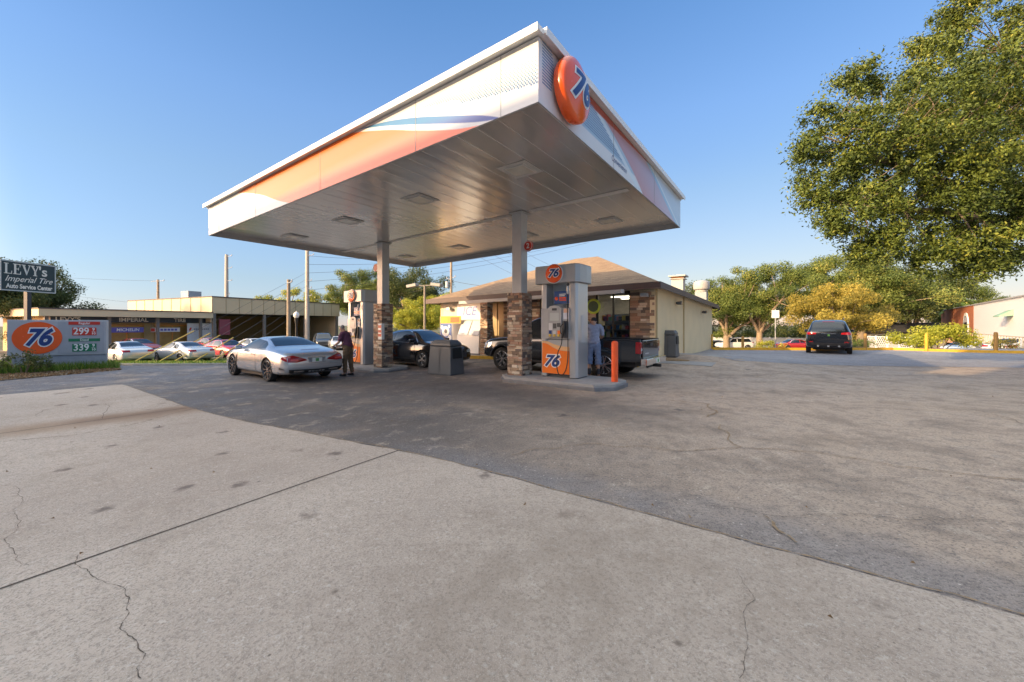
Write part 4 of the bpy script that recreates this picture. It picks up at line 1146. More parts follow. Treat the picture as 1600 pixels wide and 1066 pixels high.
def sedan(name, label, cat, pos, rz, paintm, dims, glass, lamps, spokes=5, rim='rim', double=False, group=None, r=.33, sill=True, style='saloon', rimk=.69):
    """dims: stations; glass: dict of polylines"""
    t_ = thing(name, label, cat, pos, rz, group)
    sh = Shell(dims['st'])
    fx, rx, hw = dims['front'], dims['rear'], dims['hw']
    b = sh.body('body', paintm, t_, [(fx, r, r * 1.13, hw), (rx, r, r * 1.13, hw)])
    mb = MB()                                                     # lower sill and dark wheel-well liner
    for x in (fx, rx):
        mb.box(x - r * 1.1, x + r * 1.1, -hw + .30, hw - .30, .2, r * 2.0)
    mb.box(rx + .2, fx - .2, -hw * .86, hw * .86, dims['zb'] - .05, dims['zb'] + .02)
    mb.build('underbody', M['black'], t_)
    for nm, items in glass.items():
        for (mode, lo, hi) in items:
            mb = MB(); sh.patch(mb, mode, lo, hi, 14, 5, .007); mb.build(nm, M['glass'], b, smooth=True)
    for nm, m_, items in lamps:
        for (mode, lo, hi) in items:
            mb = MB(); sh.patch(mb, mode, lo, hi, 10, 4, .010); mb.build(nm, m_, b, smooth=True)
    ty = hw - .105
    for x in (fx, rx):
        for sg in (1, -1): wheel(t_, x, sg * ty, r, .21, sg, spokes, rim, double, rimk)
    return t_, sh, b
def both(lo, hi):
    """the same side panel left and right"""
    return [('L', lo, hi), ('R', lo, hi)]
def bothy(mode, lo, hi):
    return [(mode, lo, hi), (mode, [(-a, b) for a, b in lo], [(-a, b) for a, b in hi])]
def seams(sh, b, lines, name='door_seam', w=.007, mat_=None):
    for (mode, pts) in lines:
        mb = MB(); lo = [(p[0] - w, p[1]) if i else (p[0] - w, p[1]) for i, p in enumerate(pts)]; hi = [(p[0] + w, p[1]) for p in pts]
        sh.patch(mb, mode, lo, hi, 14, 1, .004); mb.build(name, mat_ or M['black'], b)

HEAD_A = ROT + math.pi                                            # heading to the left along the canopy
# ---- silver convertible with hardtop
silver = paint('silver_metallic_paint', (.56, .575, .60), .65, .25)
st_sl = [(-2.40, .42, .68, .60, .72, .54), (-2.37, .33, .82, .68, .80, .64), (-2.27, .26, .885, .755, .865, .70), (-2.0, .21, .935, .83, .935, .74), (-1.65, .20, .955, .875, .985, .75), (-1.35, .20, .955, .895, 1.02, .74), (-1.12, .19, .945, .90, 1.09, .70),
         (-.75, .18, .925, .895, 1.22, .585), (-.40, .18, .915, .89, 1.292, .545), (0, .18, .91, .885, 1.305, .545), (.30, .18, .91, .88, 1.27, .56), (.62, .18, .915, .875, 1.13, .64), (.98, .18, .925, .865, .975, .74), (1.3, .20, .93, .825, .925, .77), (1.75, .22, .90, .755, .85, .72), (2.02, .26, .84, .67, .77, .64), (2.17, .34, .74, .57, .65, .52), (2.22, .40, .66, .52, .58, .44)]
gl = {'side_window': both([(-.50, .945), (.2, .945), (.80, .925)], [(-.54, 1.175), (.1, 1.235), (.36, 1.15)]) + both([(-.95, .965), (-.55, .945)], [(-.84, 1.08), (-.58, 1.165)]),
      'windscreen': [('T', [(.98, .68), (1.05, 0), (.98, -.68)], [(.34, .53), (.38, 0), (.34, -.53)])],
      'rear_window': [('T', [(-1.22, .66), (-1.26, 0), (-1.22, -.66)], [(-.56, .52), (-.50, 0), (-.56, -.52)])]}
lm = [('tail_lamp', M['tail'], [('B', [(.82, .615), (.60, .60), (.30, .645)], [(.80, .79), (.66, .80), (.34, .69)]), ('B', [(-.82, .615), (-.60, .60), (-.30, .645)], [(-.80, .79), (-.66, .80), (-.34, .69)])] + both([(-2.345, .63), (-2.13, .70)], [(-2.30, .775), (-2.15, .765)])),
      ('lamp_core', mat('lamp_bright_red', (.75, .06, .05), .15), bothy('B', [(.76, .655), (.55, .645)], [(.74, .70), (.55, .69)])),
      ('diffuser', M['black'], [('B', [(.76, .30), (0, .285), (-.76, .30)], [(.80, .41), (0, .375), (-.80, .41)])]),
      ('exhaust_trim', M['chrome'], bothy('B', [(.66, .315), (.36, .315)], [(.66, .375), (.38, .36)])),
      ('diffuser_fin', M['alu'], [('B', [(x_ - .04, .305), (x_ + .04, .305)], [(x_ - .04, .34), (x_ + .04, .34)]) for x_ in (-.2, -.1, 0, .1, .2)]),
      ('bumper_vent', M['black'], both([(-2.30, .40), (-2.05, .40)], [(-2.26, .425), (-2.08, .47)])),
      ('bumper_crease', mat('crease_shadow_grey', (.25, .26, .28), .3, metal=.5), [('B', [(.84, .545), (0, .535), (-.84, .545)], [(.84, .556), (0, .546), (-.84, .556)])]),
      ('plate_recess', mat('plate_recess_grey', (.26, .27, .29), .4, metal=.4), [('B', [(.22, .585), (0, .585), (-.22, .585)], [(.27, .72), (0, .725), (-.27, .72)])]),
      ('recess_trim', M['chrome'], [('B', [(.28, .722), (0, .728), (-.28, .722)], [(.29, .738), (0, .744), (-.29, .738)])]),
      ('brake_lamp', mat('brake_lamp_dark', (.16, .01, .012), .2), [('T', [(-2.02, .28), (-2.03, 0), (-2.02, -.28)], [(-1.985, .28), (-1.995, 0), (-1.985, -.28)])]),
      ('side_vent', M['black'], both([(1.00, .50), (.86, .50)], [(.96, .72), (.90, .72)])),
      ('roof_seam', mat('roof_seam_dark', (.06, .06, .065), .4), both([(-1.05, .935), (-.3, .92), (.86, .905)], [(-1.05, .945), (-.3, .93), (.86, .915)]))]
FR = gp(363, 589); RR = gp(416, 597)
ctr = Vector((-7.26, 11.56, 0)) + Vector((CA, SA, 0)) * -1.2925
ctr = Vector((ctr.x, ctr.y, 0)); inward = Vector((-SA, CA, 0)) * .92
ctr += inward; ctr.z = gz(ctr.x, ctr.y)
car1, sh, b = sedan('convertible_car', 'silver two-door convertible with its hardtop up, stopped at the farther pump', 'car', ctr, HEAD_A, silver, dict(st=st_sl, front=1.29, rear=-1.29, hw=.93, zb=.18), gl, lm, 10, 'rimdark', False, r=.345, rimk=.80)
seams(sh, b, [('L', [(-.45, .26), (-.48, .55), (-.40, .90)]), ('L', [(.90, .26), (.93, .6), (.86, .86)]), ('R', [(-.45, .26), (-.48, .55), (-.40, .90)])])
mirror_pair(b, .60, .90, .95, silver)
plate(b, -2.40, .65, .30, .12)
for nm, m_, (x0, x1, z0, z1) in (('door_handle', M['chrome'], (-.36, -.14, .76, .785)), ('sill_trim', silver, (-.85, .85, .165, .23))):
    for md in 'LR':
        mb = MB(); sh.patch(mb, md, [(x0, z0), (x1, z0)], [(x0, z1), (x1, z1)], 8, 1, .016); mb.build(nm, m_, b)

# ---- black sedan behind the bin
blackp = paint('black_gloss_paint', (.010, .011, .014), .1, .15)
st_sd = [(-2.42, .40, .72, .78, .86, .56), (-2.36, .32, .82, .86, .97, .66), (-2.15, .25, .885, .91, 1.06, .72), (-1.75, .21, .91, .935, 1.11, .73), (-1.40, .19, .92, .935, 1.17, .69), (-.95, .19, .92, .93, 1.33, .60), (-.4, .19, .92, .925, 1.445, .565), (.1, .19, .92, .92, 1.455, .565), (.45, .19, .92, .915, 1.41, .575), (.95, .19, .92, .905, 1.20, .66), (1.32, .19, .92, .89, 1.02, .74), (1.7, .20, .905, .84, .96, .74), (2.1, .22, .86, .77, .87, .68), (2.32, .27, .78, .68, .76, .58), (2.42, .36, .68, .56, .62, .46)]
gl_sd = {'side_window': both([(-.28, .985), (.3, .975), (1.0, .955)], [(-.34, 1.34), (.25, 1.385), (.62, 1.27)]) + both([(-1.05, 1.0), (-.38, .985)], [(-.86, 1.24), (-.44, 1.33)]),
         'windscreen': [('T', [(1.30, .68), (1.38, 0), (1.30, -.68)], [(.50, .52), (.54, 0), (.50, -.52)])],
         'rear_window': [('T', [(-1.52, .62), (-1.58, 0), (-1.52, -.62)], [(-.72, .50), (-.66, 0), (-.72, -.50)])]}
lm_sd = [('head_lamp', M['headl'], both([(1.90, .62), (2.30, .60)], [(1.86, .74), (2.28, .70)]) + bothy('F', [(.74, .60), (.46, .58)], [(.72, .70), (.46, .66)])),
         ('tail_lamp', M['tail'], bothy('B', [(.80, .80), (.42, .80)], [(.80, .94), (.44, .93)]) + both([(-2.34, .82), (-1.98, .86)], [(-2.32, .93), (-1.98, .94)])),
         ('window_trim', M['chrome'], both([(-1.10, .972), (0, .955), (1.05, .935)], [(-1.10, .984), (0, .967), (1.05, .947)]) + both([(.62, 1.29), (1.06, .955)], [(.66, 1.30), (1.10, .962)]) + both([(-.86, 1.255), (-.3, 1.365), (.25, 1.405), (.64, 1.285)], [(-.86, 1.27), (-.3, 1.38), (.25, 1.42), (.65, 1.30)])),
         ('grille', M['darkgrey'], [('F', [(.44, .40), (-.44, .40)], [(.44, .60), (-.44, .60)])])]
fp = Vector((-3.34, 14.77, 0)); ctr = fp - Vector((CA, SA, 0)) * 1.37 + Vector((-SA, CA, 0)) * .80; ctr.z = gz(ctr.x, ctr.y)
car2, sh, b = sedan('sedan_car', 'glossy black sedan parked behind the waste bin and the farther column', 'car', ctr, ROT, blackp, dict(st=st_sd, front=1.37, rear=-1.40, hw=.915, zb=.19), gl_sd, lm_sd, 5, 'rim', True, r=.335)
seams(sh, b, [('R', [(-.30, .26), (-.32, .6), (-.30, .95)]), ('R', [(.92, .26), (.96, .6), (.96, .92)])])
mirror_pair(b, .85, .88, 1.02, blackp)
for md in 'LR':
    for (x0, x1) in ((-.15, .07), (-1.2, -.98)):
        mb = MB(); sh.patch(mb, md, [(x0, .83), (x1, .83)], [(x0, .855), (x1, .855)], 6, 1, .02); mb.build('door_handle', M['chrome'], b)

# ---- dark pickup truck behind the nearer pump
tp = paint('charcoal_truck_paint', (.016, .02, .028), .25, .18)
rr_ = Vector((2.62, 11.02, 0)); heading = Vector((-CA, -SA, 0))
ctr = rr_ + heading * 1.775 + Vector((-SA, CA, 0)) * .80; ctr.z = gz(ctr.x, ctr.y)
truck = thing('pickup_truck', 'charcoal crew-cab pickup truck standing beyond the nearer pump', 'pickup truck', ctr, HEAD_A)
truck['label'] = 'charcoal crew-cab pickup truck with chrome rear bumper, behind the nearer pump'
st_tr = [(-.72, .34, .90, 1.06, 1.60, .64), (-.60, .34, .90, 1.07, 1.72, .62), (-.2, .34, .91, 1.07, 1.76, .62), (.4, .34, .91, 1.06, 1.76, .62), (.75, .34, .91, 1.05, 1.68, .64), (1.25, .34, .91, 1.04, 1.32, .71), (1.52, .34, .91, 1.03, 1.13, .78), (2.0, .36, .90, 1.0, 1.09, .78), (2.45, .40, .86, .94, 1.02, .72), (2.62, .44, .80, .86, .94, .66), (2.68, .5, .74, .8, .86, .6)]
sh = Shell(st_tr); rw = .38
b = sh.body('cab', tp, truck, [(1.775, rw, rw * 1.15, .91)])
for nm, items in {'side_window': both([(.12, 1.12), (.55, 1.11), (1.12, 1.10)], [(.10, 1.58), (.50, 1.60), (.82, 1.48)]) + both([(-.58, 1.13), (.0, 1.12)], [(-.54, 1.57), (.0, 1.59)]), 'windscreen': [('T', [(1.50, .70), (1.56, 0), (1.50, -.70)], [(.82, .58), (.86, 0), (.82, -.58)])], 'rear_window': [('B', [(.56, 1.16), (-.56, 1.16)], [(.52, 1.54), (-.52, 1.54)])]}.items():
    for (mode, lo, hi) in items:
        mb = MB(); sh.patch(mb, mode, lo, hi, 10, 5, .007); mb.build(nm, M['glass'], b, smooth=True)
for (mode, lo, hi) in both([(2.28, .74), (2.60, .72)], [(2.22, .92), (2.56, .88)]):
    mb = MB(); sh.patch(mb, mode, lo, hi, 8, 4, .012); mb.build('head_lamp', M['headl'], b, smooth=True)
seams(sh, b, [('L', [(.06, .40), (.05, .8), (.06, 1.08)]), ('L', [(1.20, .55), (1.22, .8), (1.18, 1.05)])])
mirror_pair(b, 1.05, .90, 1.15, tp)
for sg in (1, -1):                                                # flared front arch
    mb = MB(); arc = [(1.775 + (rw * 1.22) * math.cos(a), sg * .925, rw + (rw * 1.22) * math.sin(a)) for a in np.linspace(.12, math.pi - .12, 18)]
    mb.tube(arc, .035, 8); mb.build('wheel_arch', tp, b, smooth=True)
# load bed
mb = MB(); bw = .90; x0, x1 = -2.80, -.745
def bedside(sg):
    pts = [(x0, .52), (x1, .42), (x1, 1.09), (x0, 1.09)]
    c_ = (-1.775, rw); rr2 = rw * 1.2
    arc = [(c_[0] + rr2 * math.cos(a), c_[1] + rr2 * math.sin(a)) for a in np.linspace(math.pi - .32, .22, 14)]
    outline = [(x0, .50)] + [(c_[0] - rr2 - .02, .48)] + arc + [(c_[0] + rr2 + .02, .44), (x1, .42), (x1, 1.08), (x0, 1.08)]
    return outline
for sg in (1, -1):
    y0, y1 = (bw - .09, bw) if sg > 0 else (-bw, -bw + .09)
    mb.sweepy(bedside(sg), y0, y1)
mb.box(x0 + .02, x1 - .02, -bw + .1, bw - .1, .62, .66)
mb.box(x1 - .05, x1 - .005, -bw + .095, bw - .095, .66, 1.08)
bed = mb.build('load_bed', tp, truck, bevel=.018)
for sg in (1, -1):
    mb = MB(); mb.box(x0 - .0, x1, sg * bw - .07 if sg > 0 else -bw - .01, sg * bw + .01 if sg > 0 else -bw + .07, 1.083, 1.105); mb.build('bed_rail', M['black'], bed, bevel=.008)
    mb = MB(); arc = [(-1.775 + (rw * 1.22) * math.cos(a), sg * (bw + .01), rw + (rw * 1.22) * math.sin(a)) for a in np.linspace(.1, math.pi - .1, 18)]
    mb.tube(arc, .035, 8); mb.build('wheel_arch', tp, bed, smooth=True)
    y0, y1 = (bw - .13, bw + .012) if sg > 0 else (-bw - .012, -bw + .13)
    mb = MB(); mb.box(x0 - .02, x0 + .13, y0, y1, .72, 1.04); mb.build('tail_lamp', M['tail'], bed, bevel=.02)
    mb = MB(); mb.box(x0 - .026, x0 + .06, y0 + .02, y1 - .02, .80, .87); mb.build('reversing_lamp', M['headl'], bed, bevel=.01)
mb = MB(); mb.box(x0 - .035, x0 + .02, -bw + .135, bw - .135, .60, 1.085); tg = mb.build('tailgate', paint('tailgate_paint', (.03, .035, .042), .5, .14), bed, bevel=.02)
mb = MB(); mb.box(x0 - .047, x0 - .0355, -.14, .14, .90, .99); mb.build('tailgate_handle', M['black'], tg, bevel=.006)
mb = MB(); mb.box(x0 - .041, x0 - .0355, .26, .6, .70, .74); mb.build('tailgate_badge', M['chrome'], tg)
mb = MB(); mb.box(x0 - .20, x0 - .02, -.93, .93, .42, .60); mb.box(x0 - .21, x0 - .18, -.2, .2, .46, .56)
bu = mb.build('rear_bumper', M['chrome'], truck, bevel=.03)
mb = MB(); mb.tube([(x0 - .05, -.45, .36), (x0 - .05, .45, .36)], .04, 10); mb.box(x0 - .30, x0 - .05, -.05, .05, .33, .41); mb.build('tow_hitch', M['black'], bu)
plate(bu, x0 - .211, .51, .3, .13)
mb = MB(); mb.box(-2.6, 2.3, -.70, .70, .34, .60); mb.build('chassis', M['black'], truck)
for x in (1.775, -1.775):
    for sg in (1, -1): wheel(truck, x, sg * .80, rw, .25, sg, 6, 'rim', True)
for sg in (1, -1):
    mb = MB(); mb.tube([(-.65, sg * .88, .36), (1.2, sg * .88, .36)], .05, 10); mb.build('side_step', M['black'], truck, smooth=True)
mb = MB(); mb.box(-2.55, -.9, -.45, .35, .67, .74); mb.build('bed_liner', M['black'], bed)

# ---- black sport utility vehicle seen from behind
sp_ = paint('navy_black_paint', (.004, .006, .012), .0, .12)
su_d = Vector((16.25, 20.05, 0)).normalized()
hd = math.atan2(su_d.y, su_d.x)
st_su = [(-2.40, .50, .74, .92, 1.10, .66), (-2.36, .40, .86, 1.0, 1.22, .74), (-2.22, .33, .93, 1.06, 1.48, .71), (-2.05, .30, .95, 1.08, 1.68, .69), (-1.6, .28, .965, 1.08, 1.765, .70), (-.6, .27, .965, 1.07, 1.785, .70), (.2, .27, .965, 1.05, 1.76, .69), (.6, .27, .965, 1.04, 1.66, .70), (1.15, .27, .96, 1.03, 1.27, .76), (1.45, .28, .96, 1.02, 1.12, .80), (2.0, .30, .93, .97, 1.06, .76), (2.3, .36, .84, .86, .95, .66), (2.4, .46, .74, .76, .84, .56)]
gl_su = {'rear_window': [('B', [(.66, 1.18), (0, 1.16), (-.66, 1.18)], [(.58, 1.56), (0, 1.60), (-.58, 1.56)])],
         'side_window': both([(-2.0, 1.14), (-.1, 1.12)], [(-1.75, 1.58), (-.1, 1.62)]) + both([(0, 1.12), (1.05, 1.08)], [(0, 1.62), (.55, 1.55)]),
         'windscreen': [('T', [(1.36, .70), (1.42, 0), (1.36, -.70)], [(.64, .60), (.68, 0), (.64, -.60)])]}
lm_su = [('tail_lamp', M['tail'], bothy('B', [(.86, 1.0), (.50, 1.02)], [(.84, 1.14), (.50, 1.10)]) + both([(-2.30, 1.0), (-2.08, 1.02)], [(-2.26, 1.14), (-2.08, 1.13)])),
         ('reflector', M['tail'], bothy('B', [(.80, .60), (.62, .60)], [(.80, .66), (.62, .66)])),
         ('tailgate_trim', M['chrome'], [('B', [(.30, 1.045), (-.30, 1.045)], [(.30, 1.075), (-.30, 1.075)])]),
         ('lower_bumper', mat('bumper_black', (.02, .02, .022), .6), [('B', [(.84, .45), (0, .43), (-.84, .45)], [(.86, .58), (0, .57), (-.86, .58)])]),
         ('brake_lamp', M['tail'], [('B', [(.25, 1.655), (-.25, 1.655)], [(.25, 1.67), (-.25, 1.67)])])]
ctr = Vector((16.25, 20.05, 0)) + su_d * 2.35; ctr.z = gz(ctr.x - 1, ctr.y - 1.5)
suv, sh, b = sedan('sport_utility_vehicle', 'dark navy sport utility vehicle parked alone, seen from behind on the right', 'car', ctr, hd, sp_, dict(st=st_su, front=1.45, rear=-1.45, hw=.95, zb=.28), gl_su, lm_su, 5, 'rim', False, r=.385)
plate(b, -2.385, .97, .32, .15)
mirror_pair(b, .95, .94, 1.16, sp_)
for sg in (1, -1):
    mb = MB(); mb.tube([(-1.8, sg * .62, 1.79), (-1.7, sg * .62, 1.83), (.1, sg * .60, 1.83), (.25, sg * .60, 1.77)], .02, 8); mb.build('roof_rail', M['chrome'], b, smooth=True)
mb = MB(); mb.tube([(-2.42, .42, .42), (-2.2, .42, .42)], .045, 10); mb.tube([(-2.42, -.42, .42), (-2.2, -.42, .42)], .045, 10); mb.box(-2.46, -2.2, -.04, .04, .38, .45); mb.build('exhaust', M['alu'], suv)

# ---- other cars around the place
white_p = paint('white_car_paint', (.66, .66, .65), .0, .2); red_p = paint('red_car_paint', (.45, .02, .025), .2, .2)
silver2 = paint('pale_silver_paint', (.60, .61, .62), .5, .25); maroon = paint('dark_red_paint', (.30, .02, .03), .3, .2); grey_p = paint('dark_grey_car_paint', (.05, .055, .06), .4, .25)
DSD = dict(st=st_sd, front=1.37, rear=-1.40, hw=.915, zb=.19)
def common(label, u, Y, rz, pm, group, spokes=5, dz=0, kind='sedan_car'):
    p = on(u, Y); p.z += dz
    c, sh, b = sedan(kind, label, 'car', p, rz, pm, DSD, gl_sd, lm_sd, spokes, 'rim', False, group, r=.33)
    return c
def suvlike(label, u, Y, rz, pm, group):
    p = on(u, Y)
    c, sh, b = sedan('sport_utility_vehicle', label, 'car', p, rz, pm, dict(st=st_su, front=1.45, rear=-1.45, hw=.95, zb=.28), gl_su, lm_su, 5, 'rim', False, group, r=.37)
    return c
G1 = 'cars parked in front of the tyre shop'
common('pale silver sedan half hidden behind the fuel price sign', 196, 27.0, R(150), silver2, G1)
common('silver sedan on the grass verge side, left of the red coupe', 285, 28.5, R(158), silver2, G1)
common('bright red sports coupe under the guy wires', 352, 33.0, R(-28), red_p, G1)
common('dark red sedan behind the red coupe by the tyre shop', 330, 38.0, R(-25), maroon, G1)
common('white car parked behind the silver convertible', 397, 36.0, R(-30), white_p, G1)
suvlike('dark grey sport utility vehicle in the tyre shop open bay', 505, 45.0, R(-60), grey_p, G1)
common('white sedan in the shade of the tyre shop bay', 528, 43.0, R(-60), white_p, G1)
common('black sedan deep in the left tyre shop bay', 445, 46.0, R(-60), blackp, G1)
common('maroon sedan parked inside the tyre shop window bay', 213, 36.0, R(-20), maroon, G1)
G2 = 'cars along the street at the back'
suvlike('small white sport utility vehicle by the white fence beyond the store', 1147, 57.0, R(175), white_p, G2)
common('grey car cut by the store corner in front of the white fence', 1118, 60.0, R(185), grey_p, G2)
common('bright red sedan left of the dark utility vehicle', 1240, 55.0, R(178), red_p, G2)
common('white sedan with red tail lamp by the yellow post', 1512, 31.0, R(20), white_p, G2, dz=-.85)
common('white sedan behind the brown post at the right edge', 1590, 29.5, R(14), white_p, G2, dz=-.65)

# ================================================================== people
def skin_obj(name, pts, edges, material, parent, sub=2, root=0):
    me = bpy.data.meshes.new(name); me.from_pydata([p[:3] for p in pts], edges, [])
    o = bpy.data.objects.new(name, me); COL.objects.link(o)
    sk = o.modifiers.new('skin', 'SKIN'); sk.use_smooth_shade = True
    for i, p in enumerate(pts):
        r = p[3]; me.skin_vertices[0].data[i].radius = (r, p[4] if len(p) > 4 else r)
        me.skin_vertices[0].data[i].use_root = (i == root)
    s_ = o.modifiers.new('sub', 'SUBSURF'); s_.levels = sub; s_.render_levels = sub
    me2 = eval_mesh(o); o.modifiers.clear(); o.data = me2; me2.name = name; me2.materials.clear(); me2.materials.append(material)
    me2.polygons.foreach_set('use_smooth', [True] * len(me2.polygons))
    o.parent = parent; return o
def join_mesh(dst, others):
    bm = bmesh.new(); bm.from_mesh(dst.data)
    for o in others:
        bm.from_mesh(o.data); 
    bm.to_mesh(dst.data); bm.free()
    for o in others: bpy.data.objects.remove(o)
    dst.data.polygons.foreach_set('use_smooth', [True] * len(dst.data.polygons))
def hand(parent, wrist, dirv, palmn, grip=.5):
    """palm with four fingers and a thumb, as skinned chains"""
    d_ = Vector(dirv).normalized(); n_ = Vector(palmn).normalized(); s_ = d_.cross(n_).normalized(); n_ = s_.cross(d_).normalized()
    W = Vector(wrist); parts = []
    pts = [(*W, .024, .018), (*(W + d_ * .05), .036, .016), (*(W + d_ * .09), .038, .014)]
    palm = skin_obj('palm', pts, [(0, 1), (1, 2)], M['skin'], parent, 1)
    for k, (off, ln) in enumerate(((-.030, .070), (-.010, .080), (.010, .075), (.030, .058))):
        b0 = W + d_ * .085 + s_ * off; cur = b0; ang = 0; pp = [(*(b0 - d_ * .02), .0085)]
        for j, fr in enumerate((.45, .32, .26)):
            ang += grip * (.5 + .35 * j); v = d_ * math.cos(ang) + n_ * math.sin(ang); cur = cur + v * ln * fr; pp.append((*cur, .0085 - .001 * j))
        parts.append(skin_obj('finger', pp, [(0, 1), (1, 2), (2, 3)], M['skin'], parent, 1))
    b0 = W + d_ * .03 - s_ * .028; t1 = b0 + (-s_ * .7 + d_ * .6 + n_ * .3) * .045; t2 = t1 + (d_ * .8 + n_ * .5) * .03
    parts.append(skin_obj('thumb', [(*b0, .011), (*t1, .010), (*t2, .008)], [(0, 1), (1, 2)], M['skin'], parent, 1))
    join_mesh(palm, parts); return palm
def person(label, pos, rz, J, shirt, trousers, shoes, hair, shorts=False, socks=None, cap=False, belt=None):
    """local frame: facing +x, left is +y. J: joint positions"""
    t_ = thing('person', label, 'person', pos, rz)
    g = lambda k: Vector(J[k])
    neck, head = g('neck'), g('head')
    # continuous body: trunk, neck, head, arms, legs
    pts = []; E = []
    def P(v, r, r2=None): pts.append((*v, r, r2 or r)); return len(pts) - 1
    bk = J.get('bulk', 1.0); pel = P(g('pelvis'), .14 * bk, .125 * bk); wa = P(g('pelvis').lerp(g('chest'), .45), .145 * bk, .13 * bk); ch = P(g('chest'), .155 * bk, .125 * bk); E += [(pel, wa), (wa, ch)]
    ub = P(g('chest').lerp(neck, .65), .11, .09); nk = P(neck, .056); E += [(ch, ub), (ub, nk)]
    fwd = Vector(J['look']).normalized(); upv = (head - neck).normalized()
    h0 = P(head - upv * .06 + fwd * .01, .072, .078); h1 = P(head + upv * .02, .078, .09); h2 = P(head + upv * .085 - fwd * .005, .062, .075); E += [(nk, h0), (h0, h1), (h1, h2)]
    for sd, sg in (('L', 1), ('R', -1)):
        s0 = P(g('sho' + sd), .062); e0 = P(g('elb' + sd), .044); w0 = P(g('wri' + sd), .028, .024); E += [(ub, s0), (s0, e0), (e0, w0)]
        hp = P(g('hip' + sd), .095); k0 = P(g('kne' + sd), .062); a0 = P(g('ank' + sd), .040); f0 = P(g('ank' + sd) + Vector((.11, sg * .02, -.045)), .035); E += [(pel, hp), (hp, k0), (k0, a0), (a0, f0)]
        mid = g('kne' + sd).lerp(g('ank' + sd), .35)
    body = skin_obj('body', pts, E, M['skin'], t_, 2, pel)
    # face: nose, ears, brow, chin joined into the body mesh
    side = upv.cross(fwd).normalized(); ex = []
    def blob(c, r): return skin_obj('f', [(*(c - fwd * .012), r * .8), (*(c + fwd * .006), r)], [(0, 1)], M['skin'], t_, 2)
    ex.append(blob(head + fwd * .088 - upv * .005, .013)); ex.append(blob(head + fwd * .078 - upv * .075, .028)); ex.append(blob(head + fwd * .08 + upv * .03, .03))
    for sg in (1, -1):
        ex.append(blob(head + side * sg * .078 - upv * .005 - fwd * .005, .022)); 
    for sd, nrm in (('L', (0, -1, -.2)), ('R', (0, 1, -.2))):
        ex.append(hand(t_, g('wri' + sd), J.get('hand' + sd, g('wri' + sd) - g('elb' + sd)), nrm, J.get('grip', .5)))
    join_mesh(body, ex)
    for sg in (1, -1):
        mb = MB(); bmx = Matrix.Translation(head + fwd * .088 + side * sg * .032 + upv * .012)
        mb.lathe([(.001, -.009), (.007, -.006), (.010, 0), (.007, .006), (.001, .009)], 10, 0, bmx); mb.build('eye', mat('eye_dark', (.05, .04, .035), .2), body, smooth=True)
    mb = MB(); mb.tube([head + fwd * .092 - upv * .045 - side * .022, head + fwd * .098 - upv * .047, head + fwd * .092 - upv * .045 + side * .022], .005, 6); mb.build('mouth', mat('lip', (.32, .13, .11), .5), body, smooth=True)
    # clothes: the body's own surface, moved outwards
    bones = []
    def bone(tag_, a_, b_, t0=0.0, t1=1.0): bones.append((tag_, Vector(a_), Vector(b_), t0, t1))
    ubv = g('chest').lerp(neck, .65)
    bone('shirt', g('pelvis') + Vector((0, 0, .05)), g('chest')); bone('shirt', g('chest'), ubv); bone('shirt', ubv, neck, 0, .45)
    bone('skin', neck, head + upv * .15)
    bone('trousers', g('pelvis') - Vector((0, 0, .12)), g('pelvis') + Vector((0, 0, .045)))
    for sd in 'LR':
        bone('shirt', ubv, g('sho' + sd)); bone('shirt', g('sho' + sd), g('elb' + sd), 0, .80); bone('skin', g('elb' + sd), g('wri' + sd)); bone('skin', g('wri' + sd), g('wri' + sd) + (g('wri' + sd) - g('elb' + sd)) * .8)
        bone('trousers', g('pelvis') - Vector((0, 0, .05)), g('hip' + sd)); bone('trousers', g('hip' + sd), g('kne' + sd)); bone('trousers', g('kne' + sd), g('ank' + sd), 0, .25 if shorts else .93); bone('skin', g('ank' + sd), g('ank' + sd) + Vector((.12, 0, -.05)))
    def kind_of(p):
        best = None
        for tag_, a_, b_, t0, t1 in bones:
            ab = b_ - a_; t = max(0, min(1, (p - a_).dot(ab) / ab.length_squared)); d_ = (p - a_ - ab * t).length
            if best is None or d_ < best[0]: best = (d_, tag_ if t0 <= t <= t1 else 'skin')
        return best[1]
    fine = skin_obj('fine', pts, E, M['skin'], t_, 3, pel); fm = fine.data
    kinds = [kind_of(v.co) for v in fm.vertices]
    for nm, m_, off in (('shirt', shirt, .020), ('trousers', trousers, .017)):
        bm = bmesh.new(); bm.from_mesh(fm); bm.verts.ensure_lookup_table()
        kill = [f_ for f_ in bm.faces if not any(kinds[v.index] == nm for v in f_.verts)]
        nrm = {v.index: v.normal.copy() for v in bm.verts}; ix = {v: v.index for v in bm.verts}
        for v in bm.verts:
            p = v.co; fold = .006 * math.sin(p.z * 60 + p.x * 35 + p.y * 20) + .004 * math.sin(p.z * 23 - p.y * 70)
            loose = .02 if (nm == 'trousers' and shorts and p.z < .6) else (.006 if nm == 'trousers' and p.z < .5 else 0)
            v.co = p + nrm[v.index] * (off + fold + loose)
        bmesh.ops.delete(bm, geom=kill, context='FACES')
        me = bpy.data.meshes.new(nm); bm.to_mesh(me); bm.free(); me.materials.append(m_)
        me.polygons.foreach_set('use_smooth', [True] * len(me.polygons))
        o = bpy.data.objects.new(nm, me); COL.objects.link(o); o.parent = body
        sd_ = o.modifiers.new('thick', 'SOLIDIFY'); sd_.thickness = .006; sd_.offset = -1
    bpy.data.objects.remove(fine)
    if socks:
        for sd in 'LR':
            skin_obj('sock', [(*g('kne' + sd).lerp(g('ank' + sd), .45), .062), (*g('ank' + sd), .048)], [(0, 1)], socks, body, 1)
